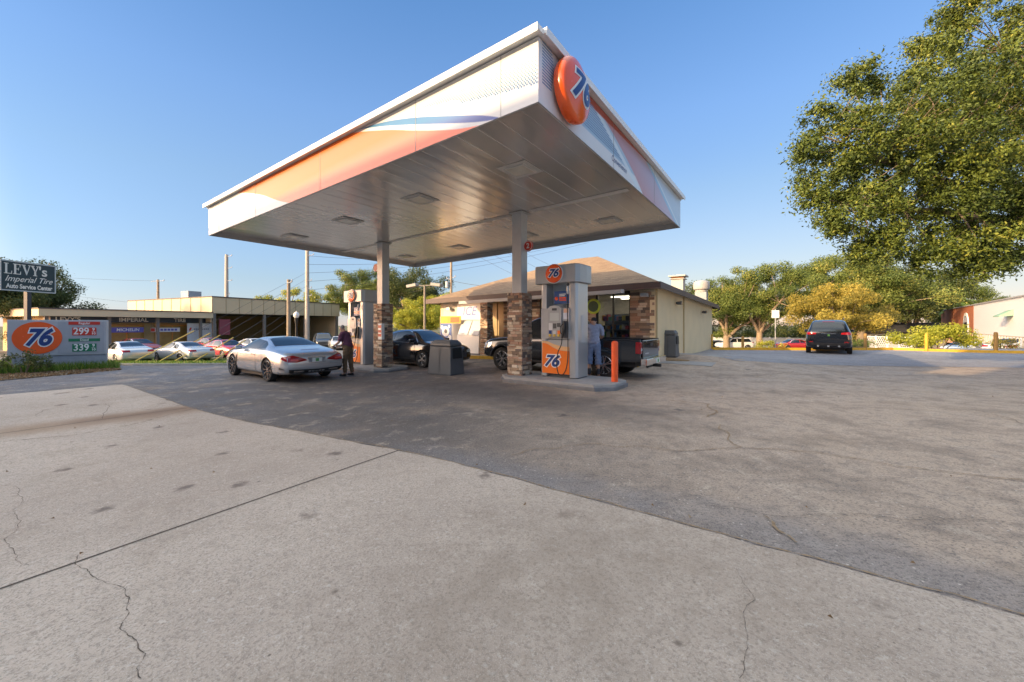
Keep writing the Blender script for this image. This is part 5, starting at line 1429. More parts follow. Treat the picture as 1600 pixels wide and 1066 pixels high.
    for sd, sg in (('L', 1), ('R', -1)):
        f = g('ank' + sd)
        skin_obj('shoe', [(f.x - .06, f.y, f.z - .045, .042, .045), (f.x + .04, f.y + sg * .006, f.z - .05, .044, .045), (f.x + .15, f.y + sg * .02, f.z - .06, .038, .035), (f.x + .19, f.y + sg * .022, f.z - .063, .026, .026)], [(0, 1), (1, 2), (2, 3)], shoes, body, 1)
    if belt: 
        mb = MB(); c = g('pelvis') + Vector((0, 0, .035)); mb.lathe([(.166, -.018), (.17, 0), (.166, .018)], 24, 0, Matrix.Translation(c) @ Matrix.Diagonal((.86, 1.02, 1, 1))); mb.build('belt', belt, body, smooth=True)
    hp = [(*(head + upv * .080 - fwd * .012), .080, .088), (*(head + upv * .03 - fwd * .042), .088, .078), (*(head - upv * .045 - fwd * .050), .074, .058)]
    skin_obj('cap' if cap else 'hair', hp, [(0, 1), (1, 2)], hair, body, 2)
    return t_
fab = lambda n, c: mat(n, c, .9, var=.18, scale=14, bump=.5, bscale=22)
# man at the farther pump: faces the car's flank (left of the picture), leaning forward, hands to the filler
pm = Vector((-5.42, 12.9, 0)); pm.z = gz(pm.x, pm.y)
J1 = dict(bulk=1.08, pelvis=(0, 0, .93), chest=(.07, 0, 1.23), neck=(.13, 0, 1.44), head=(.21, 0, 1.555), look=(.75, 0, -.66),
          shoL=(.11, .19, 1.39), shoR=(.11, -.19, 1.39), elbL=(.17, .24, 1.11), elbR=(.15, -.24, 1.12), wriL=(.40, .15, 1.0), wriR=(.38, -.16, .98), handL=(.8, -.1, -.35), handR=(.8, .1, -.4),
          hipL=(.0, .095, .88), hipR=(.0, -.095, .88), kneL=(.04, .11, .49), kneR=(-.02, -.11, .49), ankL=(.03, .12, .095), ankR=(-.08, -.12, .095), grip=.75)
person('grey-haired man in a purple shirt and brown trousers fuelling the silver convertible', pm, R(172), J1, fab('purple_shirt', (.13, .045, .085)), fab('brown_trousers', (.16, .10, .055)), mat('black_shoe', (.02, .018, .017), .5), mat('grey_hair', (.30, .27, .25), .8, var=.3, scale=40, bump=.5))
# fuel nozzle he holds
hn = thing('fuel_nozzle', 'black fuel nozzle in the hands of the man in the purple shirt', 'nozzle', pm + Vector((-.46, 0, .95)), R(172))
mb = MB(); mb.tube([(.16, .0, -.08), (.08, 0, -.02), (0, 0, 0), (-.06, 0, -.02)], [.011, .013, .028, .022], 10); mb.tube([(0, 0, -.03), (-.02, 0, -.07), (-.07, 0, -.06)], .008, 8); mb.build('nozzle_body', M['black'], hn, smooth=True)
# hose from the farther pump to him
pp = st(-7.75 + .3, .0); a = Vector((pp.x, pp.y, gz(pp.x, pp.y) + 2.3)); e = pm + Vector((-.40, .0, .93))
# man between the nearer pump and the truck: back towards us, head bowed
pm2 = Vector((2.30, 10.98, 0)); pm2.z = gz(pm2.x, pm2.y)
J2 = dict(pelvis=(0, 0, .95), chest=(.05, 0, 1.26), neck=(.10, 0, 1.50), head=(.19, 0, 1.60), look=(.8, .1, -.6),
          shoL=(.08, .20, 1.45), shoR=(.08, -.20, 1.45), elbL=(.13, .26, 1.17), elbR=(.14, -.25, 1.17), wriL=(.36, .18, 1.06), wriR=(.36, -.14, 1.06),
          hipL=(.0, .10, .90), hipR=(.0, -.10, .90), kneL=(.03, .12, .50), kneR=(.0, -.12, .50), ankL=(-.02, .13, .095), ankR=(-.04, -.13, .095), grip=.7)
person('man in a light blue shirt and denim shorts between the nearer pump and the truck', pm2, ROT + R(115), J2, fab('light_blue_shirt', (.33, .36, .47)), fab('blue_denim', (.20, .26, .40)), mat('black_shoe', (.02, .018, .017), .5), mat('dark_hair', (.03, .025, .025), .8, var=.3, scale=40), shorts=True, socks=fab('dark_sock', (.05, .05, .06)))

# ================================================================== the store
SX, SY = stl(Vector((5.3, 14.43, 0)))                             # front right corner in the station frame
store = thing('store_building', 'tan convenience store with stone-clad front and brown hip roof behind the canopy', 'store', (5.3, 14.43, 0), ROT)
W_, D_ = 11.2, 12.9
g_fr, g_fl, g_br = .15, -.12, -.05
# eave heights: front right, front left, back right, back left
EZ = dict(fr=2.99, fl=2.80, br=2.72, bl=2.60)
def ez(x, y):
    a = -x / W_; b = y / D_
    return (EZ['fr'] * (1 - a) + EZ['fl'] * a) * (1 - b) + (EZ['br'] * (1 - a) + EZ['bl'] * a) * b
def wallbox(mb, x0, x1, y0, y1, z0=-.5, top=None, dz=0):
    v = [(x0, y0, z0), (x1, y0, z0), (x1, y1, z0), (x0, y1, z0)]
    v += [(x, y, (ez(x, y) + dz) if top is None else top) for x, y in ((x0, y0), (x1, y0), (x1, y1), (x0, y1))]
    mb.add(v, [(0, 3, 2, 1), (4, 5, 6, 7), (0, 1, 5, 4), (1, 2, 6, 5), (2, 3, 7, 6), (3, 0, 4, 7)])
mb = MB()
wallbox(mb, -.2, 0, 0, D_)                                        # right side wall
wallbox(mb, -W_, -.2, D_ - .2, D_)                                # back wall
wallbox(mb, -W_, -W_ + .2, 0, D_ - .2)                            # left wall
mb.build('stucco_wall', M['stucco'], store)
mb = MB()
for y in (0.02, 4.6):
    wallbox(mb, .0005, .03, y, y + .18)
mb.build('wall_trim', M['stuccotrim'], store)
mb = MB(); wallbox(mb, -W_ + .2, -7.72, 0, .2); white_wall = mb.build('white_wall', mat('white_wall_paint', (.60, .575, .52), .7, var=.06, bump=.2), store)
mb = MB(); mb.box(-W_ + .2, -.2, 3.2, 3.3, -.4, 3.0); mb.build('interior_wall', mat('interior_cream', (.48, .42, .33), .8, var=.2), store)
mb = MB(); mb.box(-W_ + .2, -.2, 0.2, D_ - .2, .10, .155); mb.build('floor_slab', mat('store_floor', (.40, .37, .33), .4), store)
mb = MB(); mb.box(-W_ + .2, -.2, .2, 3.2, 2.70, 2.72); mb.build('ceiling', mat('store_ceiling', (.6, .58, .54), .7), store)
# stone front
mb = MB(); zf0 = .14
def stonewall(x0, x1, z0, z1, y=0.0):
    mb = MB()
    mb.cur = (.10, .075, .06); mb.box(x0, x1, y + .03, y + .2, z0, z1); mb.cur = None
    stone_face(mb, x1 - x0, z1 - z0, Matrix.Translation((x0, y + .03, z0)), hmin=.06, hmax=.12, wmin=.15, wmax=.45)
    mb.build('stone_cladding', M['stone'], store)
stonewall(-.95, -.03, zf0 - .3, 2.93)
stonewall(-3.0, -2.35, zf0 - .3, 2.90)
stonewall(-2.349, -.951, zf0 - .3, .52)
stonewall(-5.4, -5.0, zf0 - .4, 2.88)
stonewall(-7.0, -6.6, zf0 - .4, 2.86)
mb = MB(); stone_pier(mb, -7.60, -7.18, -1.0, -.58, -.25, 2.55); mb.build('stone_pier', M['stone'], store)
mb = MB(); mb.box(-7.715, -7.4, .01, .2, -.3, 2.8); mb.box(-7.39, -7.02, .05, .2, -.3, 2.8); mb.build('door_jamb', mat('warm_jamb', (.50, .36, .20), .7, var=.1), store)
# windows
def shopwindow(x0, x1, z0, z1, n=1):
    mb = MB(); fw = .055
    mb.box(x0, x1, .08, .15, z0, z0 + fw); mb.box(x0, x1, .08, .15, z1 - fw, z1)
    for k in range(n + 1):
        x = x0 + (x1 - x0 - fw) * k / n; mb.box(x, x + fw, .079, .151, z0 + fw, z1 - fw)
    f = mb.build('shop_window', M['winframe'], store)
    mb = MB(); mb.box(x0 + fw, x1 - fw, .11, .118, z0 + fw, z1 - fw); mb.build('pane', shopglass, f)
    return f
t = NT(bpy.data.materials.new('shop_glass'))
t.P.inputs['Roughness'].default_value = .03; t.P.inputs['Specular IOR Level'].default_value = .6
_tr = t.N.new('ShaderNodeBsdfTransparent'); _tr.inputs['Color'].default_value = (.86, .88, .88, 1)
_mx = t.N.new('ShaderNodeMixShader'); _fr = t.N.new('ShaderNodeFresnel'); _fr.inputs['IOR'].default_value = 1.6
_gl = t.N.new('ShaderNodeBsdfGlossy'); _gl.inputs['Roughness'].default_value = .03
t.L.new(_fr.outputs['Fac'], _mx.inputs['Fac']); t.L.new(_tr.outputs['BSDF'], _mx.inputs[1]); t.L.new(_gl.outputs['BSDF'], _mx.inputs[2])
t.L.new(_mx.outputs['Shader'], t.N['Material Output'].inputs['Surface']); shopglass = t.m
shopwindow(-2.35, -.95, .52, 2.9, 2)
shopwindow(-4.95, -3.05, .12, 2.88, 2)
shopwindow(-6.58, -5.42, .12, 2.86, 1)
# lit ceiling tubes inside and shelves of goods
mb = MB()
for x in (-1.5, -4.2, -6.6):
    for y in (1.0, 2.2):
        mb = MB(); mb.box(x - .6, x + .6, y, y + .25, 2.66, 2.695); mb.build('ceiling_light', mat('tube_light', (.9, .9, .8), .5, emit=(1, .93, .75), estr=2.2), store)
goods = [(.55, .08, .06), (.08, .2, .45), (.62, .52, .1), (.1, .35, .14), (.6, .58, .55), (.65, .3, .08), (.3, .1, .3), (.05, .05, .06)]
def shelf_unit(label, x0, x1, y, zs, rng):
    p = Vector((5.3 + CA * x0 - SA * y, 14.43 + SA * x0 + CA * y, .155))
    r = thing('shop_shelf', label, 'shelf', p, ROT, 'stocked shelves inside the store')
    mb = MB(); w = x1 - x0; mb.box(0, w, .40, .43, 0, zs[-1] + .3); mb.build('back_board', mat('shelf_grey', (.35, .35, .36), .5), r)
    for z in zs:
        mb = MB(); mb.box(0, w, 0, .395, z, z + .02); mb.build('shelf_board', mat('shelf_grey', (.35, .35, .36), .5), r)
    mb = MB()
    for z in zs:
        x = .02
        while x < w - .08:
            ww = rng.uniform(.06, .16); h = rng.uniform(.12, .26); c = rng.choice(goods)
            mb.cur = c
            if x + ww < w: mb.box(x, x + ww - .012, .03, .3, z + .021, z + .021 + h)
            x += ww
    o = mb.build('packets', attr_mat('packet_print', .4), r); o['kind'] = 'stuff'
    return r
rs = random.Random(5)
shelf_unit('stocked shop shelf behind the window right of the green roundel', -2.3, -1.0, .45, (.45, .8, 1.15, 1.5), rs)
shelf_unit('stocked shop shelf behind the glass hidden by the nearer pump', -4.9, -3.1, .8, (.3, .7, 1.1, 1.5), rs)
shelf_unit('stocked shop shelf behind the glass left of the stone column', -6.5, -5.5, .6, (.3, .7, 1.1, 1.5), rs)
def store_pt(x, y, z): return Vector((5.3 + CA * x - SA * y, 14.43 + SA * x + CA * y, z))
r = thing('window_sign', 'round yellow-green sign hanging in the store window', 'window sign', store_pt(-2.42, -.06, 2.25), ROT)
mb = MB(); mb.lathe([(.30, -.02), (.31, 0), (.30, .02), (.001, .022)], 32, 0, Matrix.Rotation(R(90), 4, 'X')); d_ = mb.build('disc', mat('lime_disc', (.45, .58, .06), .4, var=.1), r, smooth=True)
mb = MB(); mb.lathe([(.22, 0), (.22, .004), (.001, .0045)], 32, 0, Matrix.Translation((0, -.0225, 0)) @ Matrix.Rotation(R(90), 4, 'X')); mb.build('dark_centre', mat('sign_dark', (.06, .10, .05), .4), d_)
# roof
ov, RZ = .45, 5.42
E = {}
def eave(x, y, dz=0): return (x, y, ez(max(-W_, min(0, x)), max(0, min(D_, y))) + .02 + dz)
A, B, C_, D2 = eave(.32, -.62), eave(-W_ - .45, -.62), eave(-W_ - .45, D_ + ov), eave(.32, D_ + ov)
P1, P2 = (-4.9, 6.2, RZ), (-6.3, 6.2, RZ)
t = NT(bpy.data.materials.new('roof_shingle'))
bt = t.N.new('ShaderNodeTexBrick'); bt.inputs['Scale'].default_value = 1.0; bt.inputs['Brick Width'].default_value = .32; bt.inputs['Row Height'].default_value = .14
bt.inputs['Color1'].default_value = (.25, .155, .085, 1); bt.inputs['Color2'].default_value = (.36, .235, .13, 1); bt.inputs['Mortar'].default_value = (.18, .115, .065, 1); bt.inputs['Mortar Size'].default_value = .008
t.L.new(t.tc, bt.inputs['Vector'])
c = t.mix(t.ramp(t.noise(.8, 5), .4, .7, 0, .4), bt.outputs['Color'], (.30, .20, .11))
c = t.mix(t.ramp(t.noise(9, 5, .7), .5, .7, 0, .4), c, (.22, .15, .09))
t.bump(t.noise(30, 4), .5, .01); M['shingle'] = t.done(c, .9)
mb = MB(); mb.add([A, B, C_, D2, P1, P2], [(0, 4, 5, 1), (0, 3, 4), (3, 2, 5, 4), (2, 1, 5)])
u = [(p[0], p[1], p[2] - .03) for p in (A, B, C_, D2)]
mb.add(u, [(0, 1, 2, 3)])
roof = mb.build('roof', M['shingle'], store)
mb = MB()
def eboard(p, q, w=.03, h=.20):
    p, q = Vector(p), Vector(q); d_ = (q - p).normalized(); n = Vector((d_.y, -d_.x, 0)).normalized()
    v = []
    for e in (p, q):
        for (a, b) in ((0, -h), (w, -h), (w, .03), (0, .03)): v.append(e + n * a + Vector((0, 0, b)))
    mb.add(v, [(0, 1, 2, 3), (7, 6, 5, 4), (0, 4, 5, 1), (1, 5, 6, 2), (2, 6, 7, 3), (3, 7, 4, 0)])
eboard(B, A); eboard(A, D2); eboard(C_, B); eboard(D2, C_)
mb.build('eave_board', M['brownfascia'], roof)
mb = MB(); mb.add([(.32, -.6, A[2] - .18), (-W_ - .44, -.6, B[2] - .18), (-W_ - .44, .0, B[2] - .18), (.32, .0, A[2] - .18)], [(0, 1, 2, 3)]); mb.build('eave_soffit', mat('eave_soffit', (.30, .26, .21), .7), roof)
mb = MB(); mb.tube([Vector(D2) + Vector((.06, -.1, -.1)), Vector(D2) + Vector((.06, .0, -.25)), Vector(D2) + Vector((-.2, -.3, -.38))], .04, 8); mb.build('downspout', M['brownfascia'], roof)
# pale metal awning beam under the front eave
mb = MB(); mb.add([(-.95, -.95, 2.66), (-8.9, -1.05, 2.50), (-8.9, -.62, 2.52), (-.95, -.62, 2.68), (-.95, -.95, 2.80), (-8.9, -1.05, 2.64), (-8.9, -.62, 2.66), (-.95, -.62, 2.82)], [(0, 3, 2, 1), (4, 5, 6, 7), (0, 1, 5, 4), (1, 2, 6, 5), (2, 3, 7, 6), (3, 0, 4, 7)])
mb.build('awning_beam', mat('pale_awning', (.48, .48, .48), .5, var=.06), store)
# wall lamps
for (x, y, z, rz_) in ((-.35, -.03, 2.62, 0), (.03, 3.1, 2.45, 90), (.03, 9.2, 2.22, 90), (-10.4, -.03, 2.35, 0)):
    m4 = Matrix.Translation((x, y, z)) @ Matrix.Rotation(R(rz_), 4, 'Z')
    mb = MB(); mb.box(-.14, .14, -.24, -.06, -.07, .07, 0, m4, tx=.02); mb.box(-.04, .04, -.06, 0, -.05, .05, 0, m4); wlp = mb.build('wall_lamp', M['darkgrey'] if x > -.2 else M['signgrey'], store, bevel=.015)
    mb = MB(); mb.box(-.11, .11, -.246, -.241, -.05, .03, 0, m4); mb.build('lens', M['headl'], wlp)
# roof plant on the right slope
def rooftop(name, label, x, y, z, fn, cat):
    r = thing(name, label, cat, store_pt(x, y, z), ROT); fn(r); return r
def hood(r):
    mb = MB(); mb.box(-.28, .28, -.28, .28, -.7, .25); b_ = mb.build('duct', mat('vent_cream', (.50, .47, .43), .5), r)
    mb = MB(); mb.box(-.42, .42, -.42, .42, .25, .33); mb.box(-.36, .36, -.36, .36, .12, .16); mb.build('cap', mat('vent_cream', (.50, .47, .43), .5), r, bevel=.01)
    mb = MB(); mb.box(-.285, .285, -.285, .285, .16, .24); mb.build('vent_gap', mat('rust_gap', (.30, .14, .06), .8, var=.3), b_)
rooftop('roof_vent', 'white box vent on the store roof, left of the round exhaust fan', -.75, 7.1, 3.78, hood, 'roof vent')
def fan(r):
    mb = MB(); mb.box(-.33, .33, -.33, .33, -.6, .30); mb.build('curb', mat('galvanised', (.26, .28, .31), .5, metal=.4), r)
    mb = MB(); mb.lathe([(.34, .30), (.36, .36), (.36, .44), (.46, .50), (.48, .60), (.48, .86), (.44, .96), (.30, 1.04), (.001, 1.08)], 24); mb.build('fan_hood', mat('fan_white', (.46, .43, .40), .5, var=.1), r, smooth=True)
rooftop('exhaust_fan', 'round white exhaust fan on the right end of the store roof', -.50, 12.2, 3.25, fan, 'exhaust fan')
# walk in front of the store with its yellow kerb
wk = MB()
def walk(mb, x0, x1, y0, y1, z0, z1, m_=0):
    n = 12
    for i in range(n):
        a, b = x0 + (x1 - x0) * i / n, x0 + (x1 - x0) * (i + 1) / n
        v = []
        for zz in (z0, z1):
            for (x, y) in ((a, y0), (b, y0), (b, y1), (a, y1)):
                p = store_pt(x, y, 0); v.append((p.x, p.y, gz(p.x, p.y) + zz))
        f = [(0, 3, 2, 1), (4, 5, 6, 7), (0, 1, 5, 4), (2, 3, 7, 6)]
        if i == 0: f.append((3, 0, 4, 7))
        if i == n - 1: f.append((1, 2, 6, 5))
        mb.add(v, f, m_)
walk(wk, -11.5, -.2, -1.25, .25, -.2, .14); setting(wk.build('walkway', M['concrete']))
wk = MB(); walk(wk, -11.5, -.2, -1.40, -1.255, -.2, .144); setting(wk.build('kerb', M['yellow']))
wk = MB(); walk(wk, .2, 1.9, -.2, 3.0, -.2, .02); setting(wk.build('concrete_pad', M['concrete']))
pt = gp(1035, 562); mb = MB()
mb.lathe([(1.0, -.1), (.95, .03), (.6, .07), (.001, .08)], 20, 0, Matrix.Translation(pt) @ Matrix.Rotation(ROT, 4, 'Z') @ Matrix.Diagonal((1.0, .28, 1, 1))); setting(mb.build('dry_kerb_patch', M['crackd'], smooth=True))
# ice freezer, banner, crates of posters at the white wall
r = thing('ice_freezer', 'white ice freezer with two slanted doors by the white store wall', 'ice freezer', store_pt(-8.55, -.80, gz(-1.7, 19) + .14), ROT)
mb = MB(); mb.sweepx([(-.05, 0), (.70, 0), (.70, 1.62), (.42, 1.62), (.02, .86)], -.72, .72); bd = mb.build('cabinet', mat('freezer_white', (.72, .72, .71), .4, var=.04), r, bevel=.02)
for k in (-1, 1):
    mb = MB(); x0, x1 = (-.66, -.03) if k < 0 else (.03, .66)
    mb.add([(x0, .03, .90), (x1, .03, .90), (x1, .39, 1.58), (x0, .39, 1.58), (x0, .0, .915), (x1, .0, .915), (x1, .36, 1.60), (x0, .36, 1.60)], [(4, 5, 6, 7), (0, 1, 5, 4), (1, 2, 6, 5), (2, 3, 7, 6), (3, 0, 4, 7)])
    dr = mb.build('door', mat('freezer_door', (.60, .61, .63), .35, var=.05), r)
    mb = MB(); mb.tube([((x0 + x1) / 2 - .1, -.02, .99), ((x0 + x1) / 2 + .1, -.02, .99)], .012, 8); mb.build('handle', M['alu'], dr)
mb = MB(); mb.box(-.73, .73, -.06, .71, .0, .05); mb.build('plinth', M['darkgrey'], r)
r = thing('ice_merchandiser', 'tall white ice merchandiser with blue lettering behind the slanted freezer', 'ice merchandiser', store_pt(-9.0, .0, gz(-1.7, 19) + .14), ROT)
mb = MB(); mb.box(-.95, .95, -.06, -.005, 1.65, 2.45); pn = mb.build('sign_panel', mat('ice_panel_white', (.76, .76, .76), .35, var=.03), r)
lettering('ICE', .62, mat('ice_blue', (.10, .16, .50), .4), pn, face_mtx((-.12, -.064, 2.08), (1, 0, 0)), 'lettering', shear=.25, offset=.006)
r = thing('banner', 'yellow and blue advertising banner on the white store wall', 'banner', store_pt(-10.15, -.62, gz(-2.6, 20) + .70), ROT)
mb = MB(); mb.box(-.45, .40, -.01, .01, 0, .95); bb_ = mb.build('blue_field', mat('banner_blue', (.045, .12, .36), .4, var=.2), r)
mb = MB(); mb.box(-.45, 1.0, -.012, .012, .953, 1.32); mb.build('yellow_field', mat('banner_yellow', (.55, .33, .02), .4, var=.2, scale=4), r)
mb = MB()
for (x, z, rr2) in ((-.05, .55, .26), (-.30, .75, .10), (.25, .25, .12), (.2, .8, .08), (-.28, .2, .12)): mb.lathe([(rr2, 0), (rr2 * .96, .006), (.001, .007)], 24, 0, Matrix.Translation((x, -.0105, z)) @ Matrix.Rotation(R(90), 4, 'X'))
mb.build('pale_motif', mat('banner_pale', (.62, .66, .70), .4, var=.3, scale=12), bb_)
mb = MB(); mb.lathe([(.11, 0), (.10, .008), (.001, .009)], 24, 0, Matrix.Translation((-.03, -.018, .56)) @ Matrix.Rotation(R(90), 4, 'X')); mb.build('dark_motif', mat('banner_dark', (.03, .05, .08), .4), bb_)
mb = MB(); mb.box(.3, .9, -.016, -.0125, 1.0, 1.26); mb.build('brown_motif', mat('banner_brown', (.30, .12, .02), .5, var=.4, scale=20), bb_)
mb = MB(); mb.tube([(-.42, 0, -.56), (-.42, 0, 1.3)], .018, 8); mb.tube([(.38, 0, -.56), (.38, 0, .95)], .018, 8); mb.build('posts', M['alu'], r)
r = thing('bollard', 'short yellow post in front of the white store wall', 'bollard', store_pt(-9.62, -1.05, gz(-2.2, 19.5) + .14)); mb = MB(); mb.lathe([(.07, -.1), (.07, .70), (.05, .75), (.001, .77)], 18); mb.build('post', M['yellow'], r, smooth=True)

# ================================================================== the tyre shop across the side street
lo = Vector((-40.9, 34, 0)); lw = Vector((.42, .907, 0)).normalized(); ln = Vector((-lw.y, lw.x, 0))
g_l = -1.2
tyre = thing('tyre_shop', 'long tan tyre shop with flat overhanging roof and a taller panelled block', 'workshop building', (lo.x, lo.y, g_l), math.atan2(lw.y, lw.x))
tan_ = mat('tan_panel_metal', (.62, .50, .32), .6, var=.07, scale=.6); dkb = mat('roof_edge_dark', (.07, .06, .055), .6)
L1, L2 = 13.2, 31.5
mb = MB()                                                         # local: x along the front, +y away from us (left), front is -y
mb.box(1.0, L1, 2.0, 14, 0, 3.45); mb.build('wall', mat('shop_wall_tan', (.46, .34, .17), .8, var=.12), tyre)
mb = MB(); mb.box(-.3, L1 - .01, -.3, 15, 3.50, 4.12); rf = mb.build('flat_roof', tan_, tyre)
mb = MB(); mb.box(-.35, L1 - .02, -.35, 15.05, 4.123, 4.22); mb.build('roof_edge', dkb, rf)
mb = MB(); mb.box(.8, L1 - .03, 1.2, 1.95, 2.95, 3.495); sf = mb.build('sign_fascia', mat('shop_fascia_dark', (.028, .045, .075), .5), tyre)
wl_ = mat('shop_letter_white', (.72, .70, .64), .5)
for txt, x in (("LEVY'S", 1.9), ('IMPERIAL', 6.6), ('TIRE', 10.6)):
    lettering(txt, .55, wl_, sf, face_mtx((x, 1.19, 3.22), (1, 0, 0)), 'lettering', offset=.012, sx=1.05)
mb = MB()
for x in (.3, 4.4, 8.2, 12.2):
    mb = MB(); mb.box(x - .12, x + .12, .2, .44, 0, 3.495); mb.build('post', mat('shop_post', (.16, .15, .14), .6), tyre)
for x0, x1 in ((.2, 3.9), (4.9, 7.7), (8.6, 11.8)):
    mb = MB(); mb.box(x0, x1, 1.9, 1.98, .5, 2.6); w_ = mb.build('shop_window', mat('amber_glass', (.34, .21, .06), .15, var=.2, scale=2), tyre)
    mb = MB(); mb.box(x0, x1, 1.85, 1.899, 2.6, 2.75); mb.box((x0 + x1) / 2 - .04, (x0 + x1) / 2 + .04, 1.85, 1.899, .5, 2.6); mb.build('frame', mat('frame_orange', (.55, .22, .03), .5), w_)
# tall block
mb = MB(); mb.box(L1, L2, 0, .25, 4.1, 6.0); mb.box(L1, L1 + .25, .255, 20, 3.0, 6.0); mb.box(L1 + .26, L2, 19.7, 20, 0, 6); mb.box(L2 - .25, L2, .255, 19.695, 0, 6.0); tb = mb.build('panel_block', tan_, tyre)
mb = MB()
for k in range(0, 13): mb.box(L1 + .0 + k * 1.52, L1 + .05 + k * 1.52, -.035, -.002, 4.1, 6.0)
for k in range(1, 9): mb.box(L1 - .035, L1 - .002, k * 2.2, k * 2.2 + .06, 4.25, 6.0)
mb.build('panel_rib', mat('rib_brown', (.36, .27, .16), .6), tb)
mb = MB(); mb.box(L1 - .05, L2 + .05, -.06, 20.05, 6.003, 6.12); mb.build('block_roof', dkb, tb)
mb = MB(); mb.box(L1 + .3, L2 - .3, 9.0, 9.2, 0, 4.05); mb.build('bay_wall', mat('bay_tan', (.30, .21, .10), .8, var=.2), tyre)
mb = MB(); mb.box(L1 + .02, L2 - .26, .26, 19.69, 4.02, 4.09); mb.build('bay_ceiling', mat('bay_dark', (.10, .08, .06), .8), tyre)
mb = MB()
for x in (L1 + .3, L1 + 6.3, L1 + 12.3, L2 - .4):
    mb = MB(); mb.box(x - .15, x + .15, .02, .3, 0, 4.095); mb.build('bay_post', mat('shop_post', (.16, .15, .14), .6), tyre)
mb = MB(); mb.box(L1 + 1.0, L1 + 2.2, .35, .5, 1.5, 3.4); mb.build('bay_panel', mat('bay_red', (.28, .06, .08), .6), tyre)
mb = MB(); mb.box(L1 + 1.2, L1 + 2.7, 7.5, 9.2, 6.13, 7.1); mb.build('roof_unit', mat('unit_grey', (.33, .36, .39), .6, var=.15), rf)
def lpt(x, y, z): p = lo + lw * x + ln * y; return Vector((p.x, p.y, g_l + z))
lrz = math.atan2(lw.y, lw.x)
def banner_sign(label, x, w, z, h, body_m, parts):
    r = thing('shop_banner', label, 'banner', lpt(x, 1.0, z), lrz, 'banners hanging under the tyre shop roof')
    mb = MB(); mb.box(-w / 2, w / 2, -.02, .02, 0, h); b_ = mb.build('cloth', body_m, r)
    for fn in parts: fn(b_)
    mb = MB(); mb.tube([(-w / 2 + .05, 0, h), (-w / 2 + .05, 0, h + .9)], .012, 6); mb.tube([(w / 2 - .05, 0, h), (w / 2 - .05, 0, h + .9)], .012, 6); mb.build('cords', M['wire'], b_)
    return r
bw_ = mat('banner_white', (.66, .66, .66), .5)
banner_sign('purple-blue banner with white lettering under the tyre shop roof', 5.95, 2.7, 1.95, .5, mat('banner_indigo', (.10, .10, .42), .5, var=.1), [lambda b_: lettering('MICHELIN', .40, M['white'], b_, face_mtx((.1, -.024, .25), (1, 0, 0)), offset=.008, shear=.1)])
def redends(b_, w):
    mb = MB(); mb.box(-w / 2, -w / 2 + .35, -.026, -.021, .05, .4); mb.build('red_block', M['redprice'], b_)
    mb = MB()
    for k in range(6): mb.box(-w / 2 + .5 + k * .32, -w / 2 + .74 + k * .32, -.026, -.021, .12, .34)
    mb.build('blue_block', mat('banner_indigo', (.10, .10, .42), .5), b_)
banner_sign('white banner with red and blue marks beside the purple one', 9.2, 2.6, 1.95, .45, bw_, [lambda b_: redends(b_, 2.6)])
def redmarks(b_):
    for k in (-1, 1):
        mb = MB(); mb.sweepy([(k * 1.2 - .16, 1.35), (k * 1.2 + .02, 1.35), (k * 1.2 + .16, 1.7), (k * 1.2 - .02, 1.7)], -.026, -.021); mb.build('red_mark', M['redprice'], b_)
    mb = MB()
    for q in range(8): mb.box(-.85 + q * .2, -.70 + q * .2, -.026, -.021, 1.42, 1.6)
    mb.build('grey_block', mat('mark_grey', (.25, .25, .28), .5), b_)
banner_sign('tall white hoarding with two red marks at the right end of the shop front', 12.7, 3.0, .7, 2.2, bw_, [redmarks])

# ================================================================== signs at the left
# fuel price sign
pL, pR = Vector(((14 - CX) / F * 14.3, 14.3, 0)), Vector(((168 - CX) / F * 15.7, 15.7, 0))
sw_ = (pR - pL).length; srz = math.atan2(pR.y - pL.y, pR.x - pL.x); mid = (pL + pR) / 2
ps = thing('fuel_price_sign', 'low grey fuel price sign with orange roundel, prices 299 and 339', 'price sign', (mid.x, mid.y, gz(mid.x, mid.y)), srz)
mb = MB(); mb.box(-sw_ / 2 + .1, sw_ / 2 - .02, -.11, .11, -.3, .52); mb.build('base', mat('sign_base_grey', (.30, .32, .37), .75, var=.15, bump=.2), ps)
mb = MB(); mb.box(-sw_ / 2, sw_ / 2, -.14, .14, .523, 1.87); cab = mb.build('cabinet', M['signgrey'], ps, bevel=.015)
mb = MB(); mb.box(-.02 - .01, sw_ / 2 - .06, -.15, -.141, .60, 1.80); mb.build('price_panel', mat('sign_panel_pale', (.36, .37, .41), .5, var=.06), cab)
ex = -sw_ * .5 + sw_ * .29
mb = MB(); n = 48
mb.prism([(.245 * sw_ * math.cos(2 * math.pi * i / n), .60 * math.sin(2 * math.pi * i / n)) for i in range(n)], 0, .02, 0, face_mtx((ex, -.141, 1.2), (1, 0, 0))); rd = mb.build('brand_roundel', M['orange'], cab)
logo76(rd, face_mtx((ex, -.163, 1.19), (1, 0, 0)) @ Matrix.Diagonal((sw_ / 3.6, 1, 1, 1)), .86, white_off=.05)
px = sw_ * .265
